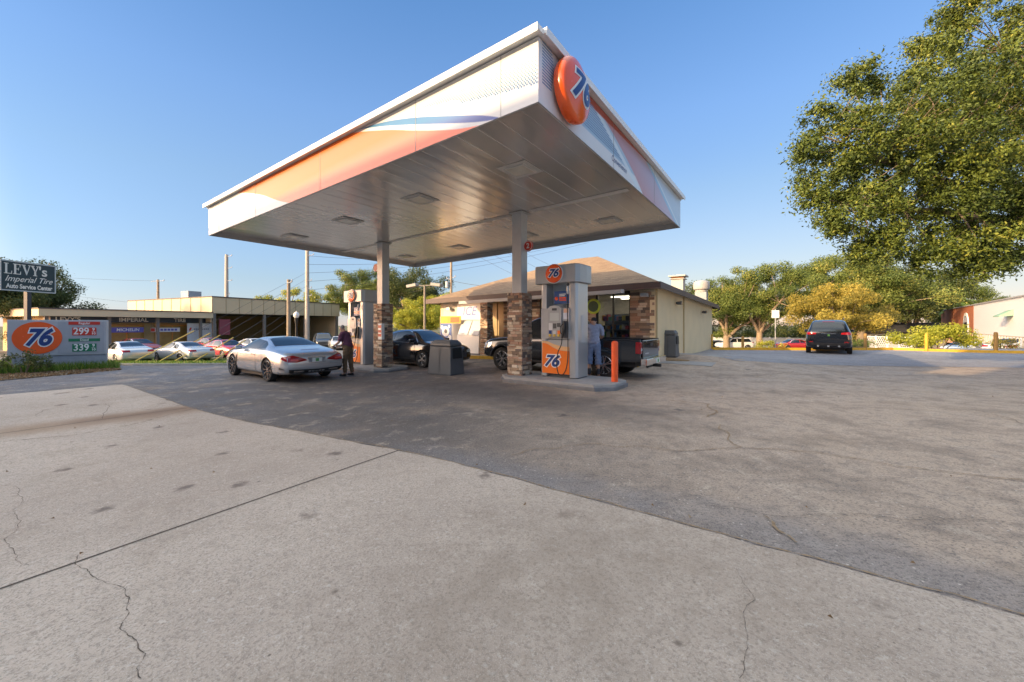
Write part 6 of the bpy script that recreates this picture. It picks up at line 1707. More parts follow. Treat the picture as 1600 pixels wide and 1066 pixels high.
for (z, h, w, m_, txt, size, nm) in ((1.75, .12, 1.2, M['redprice'], 'Regular', .13, 'grade_strip'), (1.43, .30, .92, M['redprice'], '299', .36, 'price_box'), (1.10, .11, 1.2, M['greenprice'], 'Diesel', .12, 'grade_strip'), (.80, .30, .92, M['greenprice'], '339', .36, 'price_box')):
    mb = MB(); mb.box(px - w * sw_ / 7.2, px + w * sw_ / 7.2, -.162, -.1505, z - h / 2, z + h / 2); bx2 = mb.build(nm, m_, cab)
    off = -.12 * sw_ / 3.6 if len(txt) == 3 else 0
    lettering(txt, size, M['white'], bx2, face_mtx((px + off, -.1645, z), (1, 0, 0)), 'price_lettering', offset=.007 if len(txt) == 3 else .0015, sx=1.12 * sw_ / 3.6)
    if len(txt) == 3:
        lettering('9', .15, M['white'], bx2, face_mtx((px + .35 * sw_ / 3.6, -.1645, z + .075), (1, 0, 0)), 'price_lettering', offset=.004)
        lettering('10', .12, M['white'], bx2, face_mtx((px + .35 * sw_ / 3.6, -.1645, z - .085), (1, 0, 0)), 'price_lettering', offset=.003)
        mb = MB(); mb.box(px + .28 * sw_ / 3.6, px + .42 * sw_ / 3.6, -.1645, -.1625, z - .012, z); mb.build('fraction_bar', M['white'], bx2)
# pole sign of the tyre shop
LY0 = 21.0
a, b = at(-5, 404, LY0), at(82.5, 410, LY0 * 1.12)
srz2 = math.atan2(b.y - a.y, b.x - a.x); wdt = (Vector((b.x, b.y)) - Vector((a.x, a.y))).length; mid = (a + b) / 2
zt_ = (at(40, 405, LY0)).z; zb_ = at(40, 453, LY0).z
pg = gz(mid.x, mid.y)
lv = thing('pole_sign', 'dark green pole sign with three lines of white lettering above the price sign', 'pole sign', (mid.x, mid.y, pg), srz2)
mb = MB(); mb.box(-.10, .10, -.17, .03, -.3, zb_ - pg); mb.build('pole', mat('pole_dark', (.035, .04, .05), .5), lv)
mb = MB(); mb.box(-wdt / 2, wdt / 2, -.17, -.05, zb_ - pg, zt_ - pg); bd = mb.build('board', mat('sign_dark_green', (.012, .035, .045), .45, var=.12), lv)
mb = MB(); z0, z1 = zb_ - pg, zt_ - pg
for (x0, x1, c0, c1) in ((-wdt / 2, wdt / 2, z1 - .06, z1 + .012), (-wdt / 2, wdt / 2, z0 - .012, z0 + .05), (-wdt / 2 - .01, -wdt / 2 + .05, z0 + .0505, z1 - .0605), (wdt / 2 - .05, wdt / 2 + .01, z0 + .0505, z1 - .0605)): mb.box(x0, x1, -.185, -.1705, c0, c1)
mb.build('board_frame', mat('frame_silver', (.42, .46, .47), .5), bd)
HT = z1 - z0
def fit(txt, size, width, **k):
    me = text_mesh(txt, size, **k); xs = [v.co.x for v in me.vertices]; w = max(xs) - min(xs); bpy.data.meshes.remove(me); return width / w
def serif_letters(word, x, z, h, par):
    """roman capitals with serifs, built from strokes"""
    mb = MB(); k = h; kx = (wdt * .62) / (3.13 * h) * h
    sx0 = x
    def poly(p): mb.sweepy([(sx0 + (x - sx0 + q[0] * k) * kx / k, z + q[1] * k) for q in p], -.182, -.1705)
    def bar(x0, x1, z0_, z1_): poly([(x0, z0_), (x1, z0_), (x1, z1_), (x0, z1_)])
    for ch in word:
        if ch == 'L':
            bar(.10, .27, .06, .94); bar(.0, .38, .94, 1.0); bar(0, .66, 0, .06); poly([(.60, .061), (.66, .061), (.68, .30), (.64, .30)]); x += .76 * k
        elif ch == 'E':
            bar(.10, .27, .06, .94); bar(0, .64, .94, 1.0); bar(0, .68, 0, .06); bar(.271, .50, .48, .54); poly([(.58, .70), (.62, .70), (.64, .939), (.58, .939)]); poly([(.60, .061), (.68, .061), (.70, .30), (.66, .30)]); bar(.46, .50, .38, .479); bar(.46, .50, .541, .64); x += .77 * k
        elif ch == 'V':
            poly([(.06, .94), (.25, .94), (.46, .25), (.40, 0)]); poly([(.461, .24), (.66, .94), (.74, .94), (.44, 0), (.405, 0)]); bar(-.04, .34, .941, 1.0); bar(.56, .84, .941, 1.0); x += .80 * k
        elif ch == 'Y':
            poly([(.05, .94), (.24, .94), (.44, .50), (.34, .44)]); poly([(.445, .49), (.62, .94), (.70, .94), (.50, .44), (.44, .44)]); bar(.32, .49, .06, .439); bar(.22, .59, 0, .059); bar(-.05, .33, .941, 1.0); bar(.52, .80, .941, 1.0); x += .80 * k
    o = mb.build('serif_lettering', wl_, par); return sx0 + (x - sx0) * kx / k
xe = serif_letters('LEVY', -wdt / 2 + .16, z0 + HT * .56, HT * .35, bd)
lettering("'s", HT * .46, wl_, bd, face_mtx((xe + .18, -.1735, z0 + HT * .72), (1, 0, 0)), 'lettering', offset=.012)
lettering('Imperial Tire', HT * .27, wl_, bd, face_mtx((.0, -.1735, z0 + HT * .40), (1, 0, 0)), 'script_lettering', shear=.42, offset=.002, sx=fit('Imperial Tire', HT * .27, wdt * .86, shear=.42, offset=.002))
lettering('Auto Service Center', HT * .205, wl_, bd, face_mtx((.04, -.1735, z0 + HT * .155), (1, 0, 0)), 'lettering', offset=.012, sx=fit('Auto Service Center', HT * .205, wdt * .84, offset=.012))
# the bird on the sign
r = thing('bird', 'small black bird perched on the corner of the dark green sign', 'bird', (b.x - .18, b.y, zt_ + .01), R(150))
o = skin_obj('body', [(-.17, 0, .05, .012, .02), (-.08, 0, .075, .03), (0, 0, .11, .05), (.07, 0, .155, .042), (.10, 0, .20, .034), (.14, 0, .205, .014), (.175, 0, .20, .005)], [(0, 1), (1, 2), (2, 3), (3, 4), (4, 5), (5, 6)], M['black'], r, 2, 2)
mb = MB()
for sg in (1, -1): mb.tube([(.0, sg * .018, .08), (.01, sg * .018, 0), (.04, sg * .018, .0)], .005, 6)
mb.build('legs', M['black'], o)

# ================================================================== unseen block added behind the camera, its roofline shaped to shade the forecourt
nx_, ny_ = -LY, LX
def tsp(t_, s_): return Vector((LX * t_ + nx_ * s_, LY * t_ + ny_ * s_, 0))
occ = thing('shade_block', 'unseen pale block added behind the viewer to shade the forecourt', 'added shade block', (0, 0, 0))
mb = MB()
tse = math.tan(SUN_EL)
def roofline(s_, t_, z): return z + tse * (t_ + 22)
segs = [(-45, 17.0), (3.2, 15.5), (3.3, roofline(4.3, 2.9, 4.78)), (15.2, roofline(15.1, -2.2, 4.55)), (16.4, roofline(0, 8.0, .9)), (22.2, roofline(0, 8.0, .7))]
pts_f = [tsp(-22, s_) for s_, h in segs]; pts_b = [tsp(-34, s_) for s_, h in segs]
v = []
for (p, q, (s_, h)) in zip(pts_f, pts_b, segs): v += [(p.x, p.y, -1), (q.x, q.y, -1), (q.x, q.y, h), (p.x, p.y, h)]
f = [(0, 3, 2, 1)]
for i in range(len(segs) - 1):
    for k in range(4): f.append((4 * i + k, 4 * i + (k + 1) % 4, 4 * i + 4 + (k + 1) % 4, 4 * i + 4 + k))
f.append(tuple(4 * (len(segs) - 1) + k for k in range(4)))
mb.add(v, f); mb.build('wall', mat('shade_block_wall', (.45, .42, .38), .8, var=.08), occ)
for fl in range(3):  # invented window panes on the added block
    for k in range(16):
        s0 = -42 + k * 4.0
        if fl == 2 and s0 > 3: continue
        a, b = tsp(-21.97, s0), tsp(-21.97, s0 + 2.2); z0 = .9 + fl * 3.5
        mb = MB(); mb.add([(a.x, a.y, z0), (b.x, b.y, z0), (b.x, b.y, z0 + 1.7), (a.x, a.y, z0 + 1.7)], [(0, 1, 2, 3)]); mb.build('window', M['glass'], occ)

# ================================================================== trees
def leaves_mesh(name, C, Rr, n, size, material, rg, flat=.75, aspect=.5, loose=False):
    """n leaf-sized faces spread through clumps (centres C, radii Rr)"""
    k = rg.choice(len(C), n, p=(Rr ** 2) / np.sum(Rr ** 2))
    d_ = rg.normal(0, 1, (n, 3)); d_ /= np.linalg.norm(d_, axis=1)[:, None]
    rad = Rr[k] * (np.clip(np.abs(rg.normal(0, .62, n)), 0, 1.3) if loose else np.clip(np.where(rg.uniform(0, 1, n) < .75, rg.uniform(0.15, 1.0, n) ** 0.5, np.abs(rg.normal(0, .75, n))), 0, 1.22))
    P_ = C[k] + d_ * rad[:, None] * np.array([1, 1, flat])
    a = rg.normal(0, 1, (n, 3)); a /= np.linalg.norm(a, axis=1)[:, None]
    nrm = d_ * .7 + rg.normal(0, .6, (n, 3)) + np.array([0, 0, .35]); nrm /= np.linalg.norm(nrm, axis=1)[:, None]
    t1 = np.cross(nrm, a); t1 /= np.linalg.norm(t1, axis=1)[:, None]; t2 = np.cross(nrm, t1)
    L_ = (size * rg.uniform(.6, 1.35, n))[:, None]; W__ = L_ * aspect
    V = np.stack([P_ - t1 * L_ * .5, P_ - t2 * W__ * .5 + t1 * L_ * .05, P_ + t1 * L_ * .5, P_ + t2 * W__ * .5 + t1 * L_ * .05], 1)
    me = bpy.data.meshes.new(name); me.vertices.add(4 * n); me.vertices.foreach_set('co', V.astype(np.float32).ravel())
    me.loops.add(4 * n); me.loops.foreach_set('vertex_index', np.arange(4 * n)); me.polygons.add(n)
    me.polygons.foreach_set('loop_start', np.arange(0, 4 * n, 4)); me.update(); me.validate()
    cl = rg.uniform(0, 1, len(C))
    rv = np.clip(.5 * cl[k] + .5 * rg.uniform(0, 1, n), 0, 1).astype(np.float32)
    at_ = me.attributes.new('rv', 'FLOAT', 'FACE'); at_.data.foreach_set('value', rv)
    me.materials.append(material); return me
LEAF = dict(oak=leaf_mat('oak_leaves', (.05, .085, .018), (.18, .225, .05), (.40, .36, .09)),
            dark=leaf_mat('dark_oak_leaves', (.035, .055, .017), (.11, .135, .036), (.22, .22, .07)),
            lime=leaf_mat('lime_leaves', (.16, .19, .02), (.42, .43, .05), (.55, .50, .08)),
            gold=leaf_mat('golden_leaves', (.12, .12, .026), (.38, .30, .05), (.56, .46, .11)),
            near=leaf_mat('live_oak_leaves', (.026, .048, .012), (.15, .19, .030), (.38, .36, .06), .12))
def tree_data(seed, H, trunk_h, rx, rz, nclump, nleaf, leaf, lm_, r0=.32, clump=(.7, 1.3), lean=.0, hole=.0):
    rg = np.random.RandomState(seed); rn = random.Random(seed)
    cz = H - rz
    C = []
    while len(C) < nclump:
        p = rg.uniform(-1, 1, 3); l = np.linalg.norm(p)
        if l > 1 or l < .35: continue
        if p[2] < -.55 and rg.rand() < .7: continue
        w = 1 + .28 * math.sin(3 * math.atan2(p[1], p[0]) + seed) + .18 * rg.normal()
        C.append((p[0] * rx * w, p[1] * rx * w, cz + p[2] * rz * (1 + .12 * rg.normal())))
    C = np.array(C); Rr = rg.uniform(*clump, len(C))
    mb = MB(); base = [(0, 0, -.3), (.03, 0, .15), (0.02, .02, trunk_h * .6), (lean, 0, trunk_h)]
    mb.tube(base, [r0 * 1.35, r0 * 1.05, r0 * .92, r0 * .85], 10)
    nl = 7; idx = rg.choice(len(C), nl, replace=False); ends = []
    for i in idx:
        e = Vector(C[i]); s0 = Vector((lean, 0, trunk_h * rn.uniform(.8, 1.0))); m1 = s0.lerp(e, .35) + Vector((rn.uniform(-.3, .3), rn.uniform(-.3, .3), rn.uniform(.1, .7))); m2 = s0.lerp(e, .7) + Vector((rn.uniform(-.3, .3), rn.uniform(-.3, .3), rn.uniform(0, .4)))
        mb.tube([s0 - Vector((0, 0, .15)), m1, m2, e], [r0 * .55, r0 * .40, r0 * .24, r0 * .06], 7); ends += [(m1, r0 * .3), (m2, r0 * .2)]
    for i in range(len(C)):
        if rn.random() < .55:
            e = Vector(C[i]); o_, rr2 = min(ends, key=lambda q: (q[0] - e).length)
            mid = o_.lerp(e, .5) + Vector((rn.uniform(-.2, .2), rn.uniform(-.2, .2), rn.uniform(-.1, .25)))
            mb.tube([o_, mid, e], [rr2 * .6, rr2 * .4, .012], 5)
    t_ = mb.build('trunk', M['bark'], None, smooth=True); tm = t_.data; bpy.data.objects.remove(t_)
    return tm, leaves_mesh('crown', C, Rr, nleaf, leaf, lm_, rg)
def plant_tree(label, data, u, Y, s=1.0, rz=0.0, group=None, sz=None, name='oak_tree', dz=0):
    p = on(u, Y); p.z += dz
    r = thing(name, label, 'tree', p, rz, group); r.scale = (s, s, sz or s)
    for nm, me in zip(('trunk', 'crown'), data):
        o = bpy.data.objects.new(nm, me); COL.objects.link(o); o.parent = r
    return r
TA = tree_data(11, 11.5, 2.6, 4.9, 4.6, 75, 52000, .20, LEAF['oak'], .42, (.75, 1.4))
TB = tree_data(23, 11.0, 2.2, 5.2, 4.6, 80, 52000, .20, LEAF['oak'], .45, (.7, 1.35))
TC = tree_data(37, 9.0, 2.0, 5.0, 3.6, 60, 40000, .20, LEAF['dark'], .4, (.8, 1.4))
TD = tree_data(41, 7.0, 1.6, 5.0, 2.9, 70, 46000, .19, LEAF['gold'], .25, (.7, 1.2))
TE = tree_data(53, 8.0, 2.0, 4.2, 3.2, 55, 34000, .20, LEAF['lime'], .3, (.7, 1.2))
GR = 'oaks along the street behind the lot'
plant_tree('forked live oak just right of the store roof, behind the white fence', TB, 1135, 56, .98, .4, GR)
plant_tree('big forked oak behind the white metal sign post', TA, 1187, 54, 1.0, 2.2, GR)
plant_tree('thin oak top rising behind the store exhaust fan', TC, 1085, 72, 1.25, .9, GR)
plant_tree('tall oak rising behind the golden tree', TA, 1290, 60, 1.25, 4.0, GR)
plant_tree('oak with bare forked limbs above the dark utility vehicle', TB, 1345, 57, 1.28, 1.5, GR)
plant_tree('dense oak above the low dark-roofed house', TC, 1425, 58, 1.32, 2.9, GR)
plant_tree('oak standing left of the red brick wall', TA, 1490, 66, 1.05, 5.1, GR)
plant_tree('dark distant tree behind the white block at the right edge', TC, 1585, 85, 1.1, .2, GR)
plant_tree('small distant tree over the white block roof', TB, 1545, 92, 1.0, 1.2, GR)
plant_tree('low spreading tree with golden autumn leaves behind the dark utility vehicle', TD, 1312, 44, .95, 2.6, None, 1.0, 'golden_tree')
plant_tree('bright lime green tree behind the tyre shop roof', TE, 455, 82, 1.25, .5, 'trees behind the tyre shop', None, 'leafy_tree')
plant_tree('lime green tree right of the tall concrete pole', TE, 500, 85, 1.2, 2.5, 'trees behind the tyre shop', None, 'leafy_tree')
plant_tree('oak rising behind the farther pump header', TA, 560, 74, 1.12, 3.0, 'trees behind the tyre shop')
plant_tree('oak directly behind the farther stone column', TB, 600, 66, .98, .9, 'trees behind the tyre shop')
plant_tree('dark oak behind the twin-headed lamp post', TC, 640, 55, 1.15, 1.9, 'trees behind the tyre shop')
plant_tree('bright green bushy tree low behind the lamp post and black sedan', TE, 655, 42, .72, 4.4, 'trees behind the tyre shop', .62, 'leafy_tree')
plant_tree('green tree squeezed between lamp post and store wall', TE, 690, 47, .8, 5.2, 'trees behind the tyre shop', .70, 'leafy_tree')
plant_tree('dark broad oak behind the dark green pole sign', TC, 38, 40, .92, .3, 'trees at the left edge')
plant_tree('second dark oak at the far left edge', TC, -50, 37, 1.1, 2.3, 'trees at the left edge')
plant_tree('small tree top over the tyre shop low roof', TB, 150, 88, .62, 2.0, 'trees at the left edge')
plant_tree('sparse small tree behind the tyre shop roof near the street pole', TB, 225, 95, .6, 3.0, 'trees at the left edge')
# palms behind the brick wall
def palm(label, u, Y, h, rz):
    p = on(u, Y); r = thing('palm_tree', label, 'palm', p, rz, 'palms behind the red brick wall'); rn = random.Random(u)
    mb = MB(); mb.tube([(0, 0, -.3), (.05, 0, h * .5), (0, .05, h)], [.2, .16, .14], 8); mb.build('trunk', M['bark'], r, smooth=True)
    mb = MB()
    for k in range(30):
        a = rn.uniform(0, 6.28); el = rn.uniform(-.5, 1.2); L_ = rn.uniform(1.4, 2.0); pr = None
        for i in range(9):
            t_ = i / 8; x = L_ * t_ * math.cos(el) ; z = h + L_ * t_ * math.sin(el) - 1.1 * t_ * t_ * L_ * .45; w = .34 * math.sin(math.pi * min(.97, t_ * .9 + .08))
            c = Vector((x * math.cos(a), x * math.sin(a), z)); n = Vector((-math.sin(a), math.cos(a), 0)); q = (c + n * w + Vector((0, 0, -.12)), c, c - n * w + Vector((0, 0, -.12)))
            if pr: mb.add([pr[0], pr[1], pr[2], q[0], q[1], q[2]], [(0, 1, 4, 3), (1, 2, 5, 4)])
            pr = q
    mb.build('crown', mat('palm_green', (.16, .22, .03), .6, var=.3, scale=3), r); return r
palm('palm with bright fan leaves just behind the red brick wall', 1503, 60, 7.4, 0)
palm('second palm half hidden left of the brick wall top', 1484, 61, 6.8, 1)
# shrubs
def shrub(name, label, u, Y, rx, h, n, leaf, lm_, seed, cat='shrub', dz=0):
    rg = np.random.RandomState(seed); p = on(u, Y); p.z += dz; r = thing(name, label, cat, p)
    C = np.stack([rg.uniform(-1, 1, 22) * rx, rg.uniform(-1, 1, 22) * rx * .6, rg.uniform(.15, .8, 22) * h], 1); C[:, 2] *= (1 - .35 * (C[:, 0] / rx) ** 2)
    me = leaves_mesh('foliage', C, rg.uniform(.22, .42, 22) * min(rx, h), n, leaf, lm_, rg)
    o = bpy.data.objects.new('foliage', me); COL.objects.link(o); o.parent = r
    mb = MB()
    for k in range(7): e = Vector(C[k]); mb.tube([(e.x * .2, e.y * .2, -.2), e * .55, e], [.03, .02, .008], 5)
    mb.build('stems', M['bark'], r); return r
shrub('hedge_shrub', 'bright yellow-green rounded shrub beside the brick wall', 1462, 27.5, 2.0, 2.15, 9000, .14, LEAF['lime'], 3)
shrub('leafy_bush', 'scraggly green bush growing in front of the fuel price sign', 36, 13.6, .62, 1.05, 1500, .07, LEAF['dark'], 4)
shrub('leafy_bush', 'small green bush at the foot of the forked oak', 1200, 52, 1.6, 1.3, 1500, .16, LEAF['lime'], 5)
shrub('leafy_bush', 'low green weeds beside the right flank of the utility vehicle', 1345, 24.5, .8, .7, 1500, .08, LEAF['oak'], 6)
shrub('leafy_bush', 'brown dry shrub below the brown post at the right', 1566, 25.0, .7, .8, 1200, .09, LEAF['gold'], 7)
# the live oak overhanging from the right
rg = np.random.RandomState(77)
ells = [((1470, 225, 12.5), (3.3, 2.6, 2.9)), ((1380, 235, 12.3), (2.4, 2.0, 2.1)), ((1318, 225, 12.0), (1.1, 1.2, 1.0)), ((1570, 80, 13.5), (2.9, 3.0, 2.8)), ((1600, 200, 13.0), (3.2, 3.0, 3.0)), ((1500, 335, 12.0), (2.3, 1.9, 1.35)), ((1340, 320, 12.0), (1.25, 1.2, 1.15)), ((1590, 340, 12.6), (1.6, 1.6, 1.3)), ((1720, 150, 14), (4.0, 3.8, 3.8)), ((1560, 385, 12.0), (.55, .6, .75)), ((1455, 395, 12.0), (.7, .7, .45)), ((1385, 375, 12.0), (.6, .6, .5)), ((1530, 415, 11.8), (.35, .4, .4)), ((1272, 290, 12.0), (.35, .4, .7)), ((1256, 235, 12.0), (.3, .3, .35)), ((1440, 415, 12.0), (.22, .25, .4)), ((1495, 410, 12.0), (.3, .3, .45)), ((1352, 395, 12.0), (.3, .3, .35)), ((1300, 350, 12.0), (.3, .3, .4)), ((1345, 120, 12.4), (.55, .6, .35)), ((1275, 180, 12.0), (.4, .4, .25)), ((1450, 60, 13), (.6, .6, .5)), ((1495, 20, 13.2), (.6, .6, .6)), ((1600, 405, 12.2), (.6, .6, .4))]
oakp = Vector((23.0, 15.5, gz(23, 15.5)))
C = []
for (u, v, Y), (ax, ay, az) in ells:
    c = at(u, v, Y); m_ = int(22 * (ax * ay * az) ** .62) + 5
    q = rg.normal(0, 1, (m_, 3)); q /= np.linalg.norm(q, axis=1)[:, None]; q *= (rg.uniform(.1, 1, m_) ** .4)[:, None]
    C += [(c.x + a_ * ax - oakp.x, c.y + b_ * ay - oakp.y, c.z + c_ * az - oakp.z) for a_, b_, c_ in q]
C = np.array(C); Rr = rg.uniform(.18, .55, len(C)) ** 1.0
no = thing('live_oak', 'large live oak whose leafy limbs hang into the upper right corner', 'tree', oakp)
me = leaves_mesh('crown', C, Rr, 320000, .10, LEAF['near'], rg, .85, .45, True)
o = bpy.data.objects.new('crown', me); COL.objects.link(o); o.parent = no
mb = MB(); mb.tube([(0, 0, -.4), (.05, 0, .5), (-.1, .1, 2.5), (-.3, 0, 4.0)], [.75, .55, .48, .45], 12); rn = random.Random(9)
ends = []
for (u, v, Y), ax in ells[:9]:
    e = at(u, v, Y) - oakp; s0 = Vector((-.3, 0, 3.7)); m1 = s0.lerp(e, .35) + Vector((0, 0, 1.0)); m2 = s0.lerp(e, .7) + Vector((rn.uniform(-.4, .4), rn.uniform(-.4, .4), .5))
    mb.tube([s0, m1, m2, e], [.32, .22, .13, .03], 8); ends += [m1, m2, m1.lerp(m2, .5), e, m2.lerp(e, .5)]
for c in C:
    if rn.random() < .22:
        e = Vector(c); o_ = min(ends, key=lambda q: (q - e).length); mid = o_.lerp(e, .5) + Vector((rn.uniform(-.35, .35), rn.uniform(-.35, .35), rn.uniform(-.1, .35)))
        if (o_ - e).length < 2.4: mb.tube([o_, mid, e], [.022, .014, .005], 5)
mb.build('trunk', M['bark'], no, smooth=True)

# ================================================================== poles, lamps, wires
def upole(label, u, Y, vtop, mat_, r0, r1, arms=(), name='utility_pole', group='utility poles beyond the canopy'):
    p = on(u, Y); top = at(u, vtop, Y).z - p.z
    r = thing(name, label, 'utility pole', p, 0, group)
    mb = MB(); mb.tube([(0, 0, -.5), (0, 0, top * .5), (0, 0, top)], [r0, (r0 + r1) / 2, r1], 12); mb.build('shaft', mat_, r, smooth=True)
    for (z, x0, x1) in arms:
        mb = MB(); mb.tube([(x0, -.1, top - z), (x1, -.1, top - z + .1)], .04, 6); mb.lathe([(.03, 0), (.075, .05), (.03, .1), (.075, .15), (.02, .22)], 8, 0, Matrix.Translation((x1, -.1, top - z + .1))); mb.build('insulator_arm', M['signgrey'], r)
    return r, Vector((p.x, p.y, p.z + top))
P_a, ta = upole('slim street pole right of the dark green sign, above the low roof', 247, 60, 437, M['wood'], .22, .15, ((.3, -1.0, 1.0), (4.2, -.2, .5), (8.0, -.2, .5)))
P_b, tb_ = upole('tall concrete pole rising over the tyre shop, left one', 354, 62, 398, M['conpole'], .32, .22, ((.3, 0, .9), (2.2, 0, .9), (4.2, 0, .9), (6.4, 0, .5), (7.3, 0, .5), (8.2, 0, .5)))
P_c, tc_ = upole('tall concrete pole right of the other, under the canopy edge', 480, 52, 388, M['conpole'], .30, .22, ((1.0, 0, .9), (4.4, 0, .6), (5.4, 0, .6), (6.4, 0, .6)))
P_d, td = upole('short wooden pole standing behind the silver convertible', 451, 30, 437, M['wood'], .15, .12, ((.3, -.05, .3),))
P_e, te = upole('wooden pole behind the store roof near the lamp post', 705, 46, 408, M['wood'], .17, .13, ((2.2, -.1, -.5), (2.0, .1, .5)))
mb = MB(); mb.lathe([(.02, 0), (.22, .05), (.22, .75), (.02, .8)], 12, 0, Matrix.Translation((-.45, -.1, te.z - P_e.location.z - 3.2))); mb.build('transformer', M['signgrey'], P_e, smooth=True)
def wire(label, a, b, sag=.4, r=.012, group='overhead wires'):
    a, b = Vector(a), Vector(b)
    o = MB(); o.tube([a.lerp(b, t_) - Vector((0, 0, sag * 4 * t_ * (1 - t_))) for t_ in [i / 14 for i in range(15)]], r, 5)
    w_ = o.build('overhead_wire', M['wire']); tag(w_, label, 'wire', group); return w_
far_l = at(-60, 425, 50); 
for k, (v0, z) in enumerate(((425, .2), (441, 3.9), (455, 7.6), (470, 9.5))):
    wire('%s wire running left from the slim street pole' % ('topmost', 'second highest', 'third highest', 'lowest')[k], at(-40, v0 - 2, 58), ta - Vector((0, 0, z)), .3, .014)
lw_ = 'thin overhead wire crossing the sky between the pole and the canopy'
for k in range(5):
    wire('%s wire running right from the tall concrete pole to the canopy' % ('topmost', 'second highest', 'middle', 'second lowest', 'lowest')[k], tc_ - Vector((0, 0, 1.0 + 1.15 * k)), at(760 + 40 * k, 395 - 4 * k, 68), .8, .018)
lw2 = 'thin overhead wire right of the pole behind the store'
for k in range(4): wire('%s wire sloping down behind the store roof, counted from the left' % ('first', 'second', 'third', 'fourth')[k], at(700 + 26 * k, 372, 80), at(905 + 34 * k, 468, 80), 1.2, .02)
wire('drooping service wire from the transformer pole to the store', te - Vector((-.4, 0, 2.4)), store_pt(-6, 9, 4.2), .5, .02)
wire('service wire left of the transformer pole', te - Vector((.4, 0, 2.4)), at(560, 460, 60), .8, .02)
ORD = ('first', 'second', 'third', 'fourth', 'fifth', 'sixth', 'seventh', 'eighth', 'ninth')
# yellow guarded guy wires
yg = mat('guy_guard_yellow', (.62, .42, .06), .5, var=.2)
for k, (u, Y, v2) in enumerate(((206, 24.5, 0), (245, 25.0, 0), (268, 25.5, 0), (300, 26, 0), (330, 26.5, 0), (352, 27, 0))):
    a = on(u, Y); b = tc_ - Vector((0, 0, 3.2 + .9 * k))
    r = thing('guy_wire', '%s slanting guy wire with yellow guard, counted from the left' % ORD[k], 'guy wire', a, 0, 'guy wires of the tall concrete pole')
    d_ = b - a
    mb = MB(); mb.tube([Vector((0, 0, -.1)), d_], .012, 5); mb.build('cable', M['wire'], r)
    g0 = d_.normalized(); mb = MB(); mb.tube([g0 * .25, g0 * 6.0], .035, 8); mb.build('guard', yg, r, smooth=True)
# globe lamp
p = on(463, 24.0); r = thing('lamp_post', 'short black lamp post with white globe behind the silver convertible', 'lamp post', p)
mb = MB(); hgt = at(463, 497, 24.0).z - p.z; mb.lathe([(.16, -.1), (.14, .3), (.075, .5), (.06, hgt - .35), (.10, hgt - .2), (.11, hgt)], 14); mb.build('post', M['black'], r, smooth=True)
mb = MB(); mb.lathe([(.09, hgt), (.16, hgt + .1), (.17, hgt + .2), (.12, hgt + .32), (.03, hgt + .36), (.02, hgt + .42), (.001, hgt + .44)], 16); mb.build('globe', mat('globe_white', (.78, .77, .74), .3, var=.03), r, smooth=True)
# twin-headed lot light
p = on(663.5, 28); r = thing('lot_light', 'tall bronze lot light with two box heads, left of the store', 'lamp post', p, R(-20))
top = at(663, 446, 28).z - p.z; mb = MB(); mb.tube([(0, 0, -.3), (0, 0, top)], [.09, .07], 12); mb.tube([(-.7, 0, top - .02), (.7, 0, top - .02)], .04, 8); mb.build('post', mat('bronze_post', (.22, .19, .15), .5, metal=.3), r, smooth=True)
for sg in (-1, 1):
    mb = MB(); mb.box(-.40, .40, -.25, .25, -.11, .11, 0, Matrix.Translation((sg * 1.0, 0, top + .0)) @ Matrix.Rotation(sg * R(8), 4, 'Y')); hd_ = mb.build('lamp_head', mat('lamp_head_grey', (.24, .235, .22), .5), r, bevel=.03)
# second street light far left
p = on(262, 62); r = thing('street_light', 'flat-headed street light just right of the slim street pole', 'street light', p); top = at(262, 469, 62).z - p.z
mb = MB(); mb.tube([(0, 0, -.3), (0, 0, top)], .09, 8); mb.build('post', M['darkgrey'], r); mb = MB(); mb.box(-.9, .9, -.2, .2, top, top + .15); mb.build('lamp_head', M['darkgrey'], r)

# ================================================================== right hand side: kerb, posts, fence, houses
def gline(name, uv, w, h, material, lift=0, kind='structure'):
    pts = [gp(u, v) for u, v in uv]; mb = MB(); dense = []
    for a, b in zip(pts, pts[1:]):
        n = max(1, int((b - a).length / .5)); dense += [a.lerp(b, i / n) for i in range(n)]
    dense.append(pts[-1]); v = []
    for i, p in enumerate(dense):
        t_ = dense[min(i + 1, len(dense) - 1)] - dense[max(i - 1, 0)]; t_.z = 0; t_.normalize(); n = Vector((-t_.y, t_.x, 0))
        for (a, z) in ((-w / 2, -.1), (-w / 2 * .8, h), (w / 2 * .8, h), (w / 2, -.1)):
            q = p + n * a; v.append((q.x, q.y, gz(q.x, q.y) + z))
    f = []
    for i in range(len(dense) - 1):
        for k in range(3): f.append((4 * i + k, 4 * i + k + 1, 4 * i + k + 5, 4 * i + k + 4))
    f += [(0, 1, 2, 3), tuple(4 * (len(dense) - 1) + k for k in (3, 2, 1, 0))]
    mb.add(v, f); o = mb.build(name, material); setting(o, kind); return o
gline('yellow_kerb', [(1114, 547.0), (1165, 547.2), (1260, 547.6), (1340, 547.5), (1395, 547.2), (1450, 549.2), (1530, 551.5), (1640, 553.5)], .18, .15, M['yellow'])
def post(label, u, Y, vt, r=.075, m_=None):
    p = on(u, Y); h = at(u, vt, Y).z - p.z; q = thing('bollard', label, 'bollard', p, 0, 'steel posts along the kerb')
    mb = MB(); mb.lathe([(r, -.2), (r, h - .06), (r * .7, h - .01), (.001, h)], 16); mb.build('post', m_ or M['yellow'], q, smooth=True); return q
brownp = mat('weathered_yellow_post', (.34, .19, .05), .7, var=.3, scale=10)
post('short yellow post right of the dark utility vehicle', 1352, 23.2, 521, .08, brownp)
post('bright yellow post in front of the yellow-green shrub', 1447.5, 22.2, 521, .075)
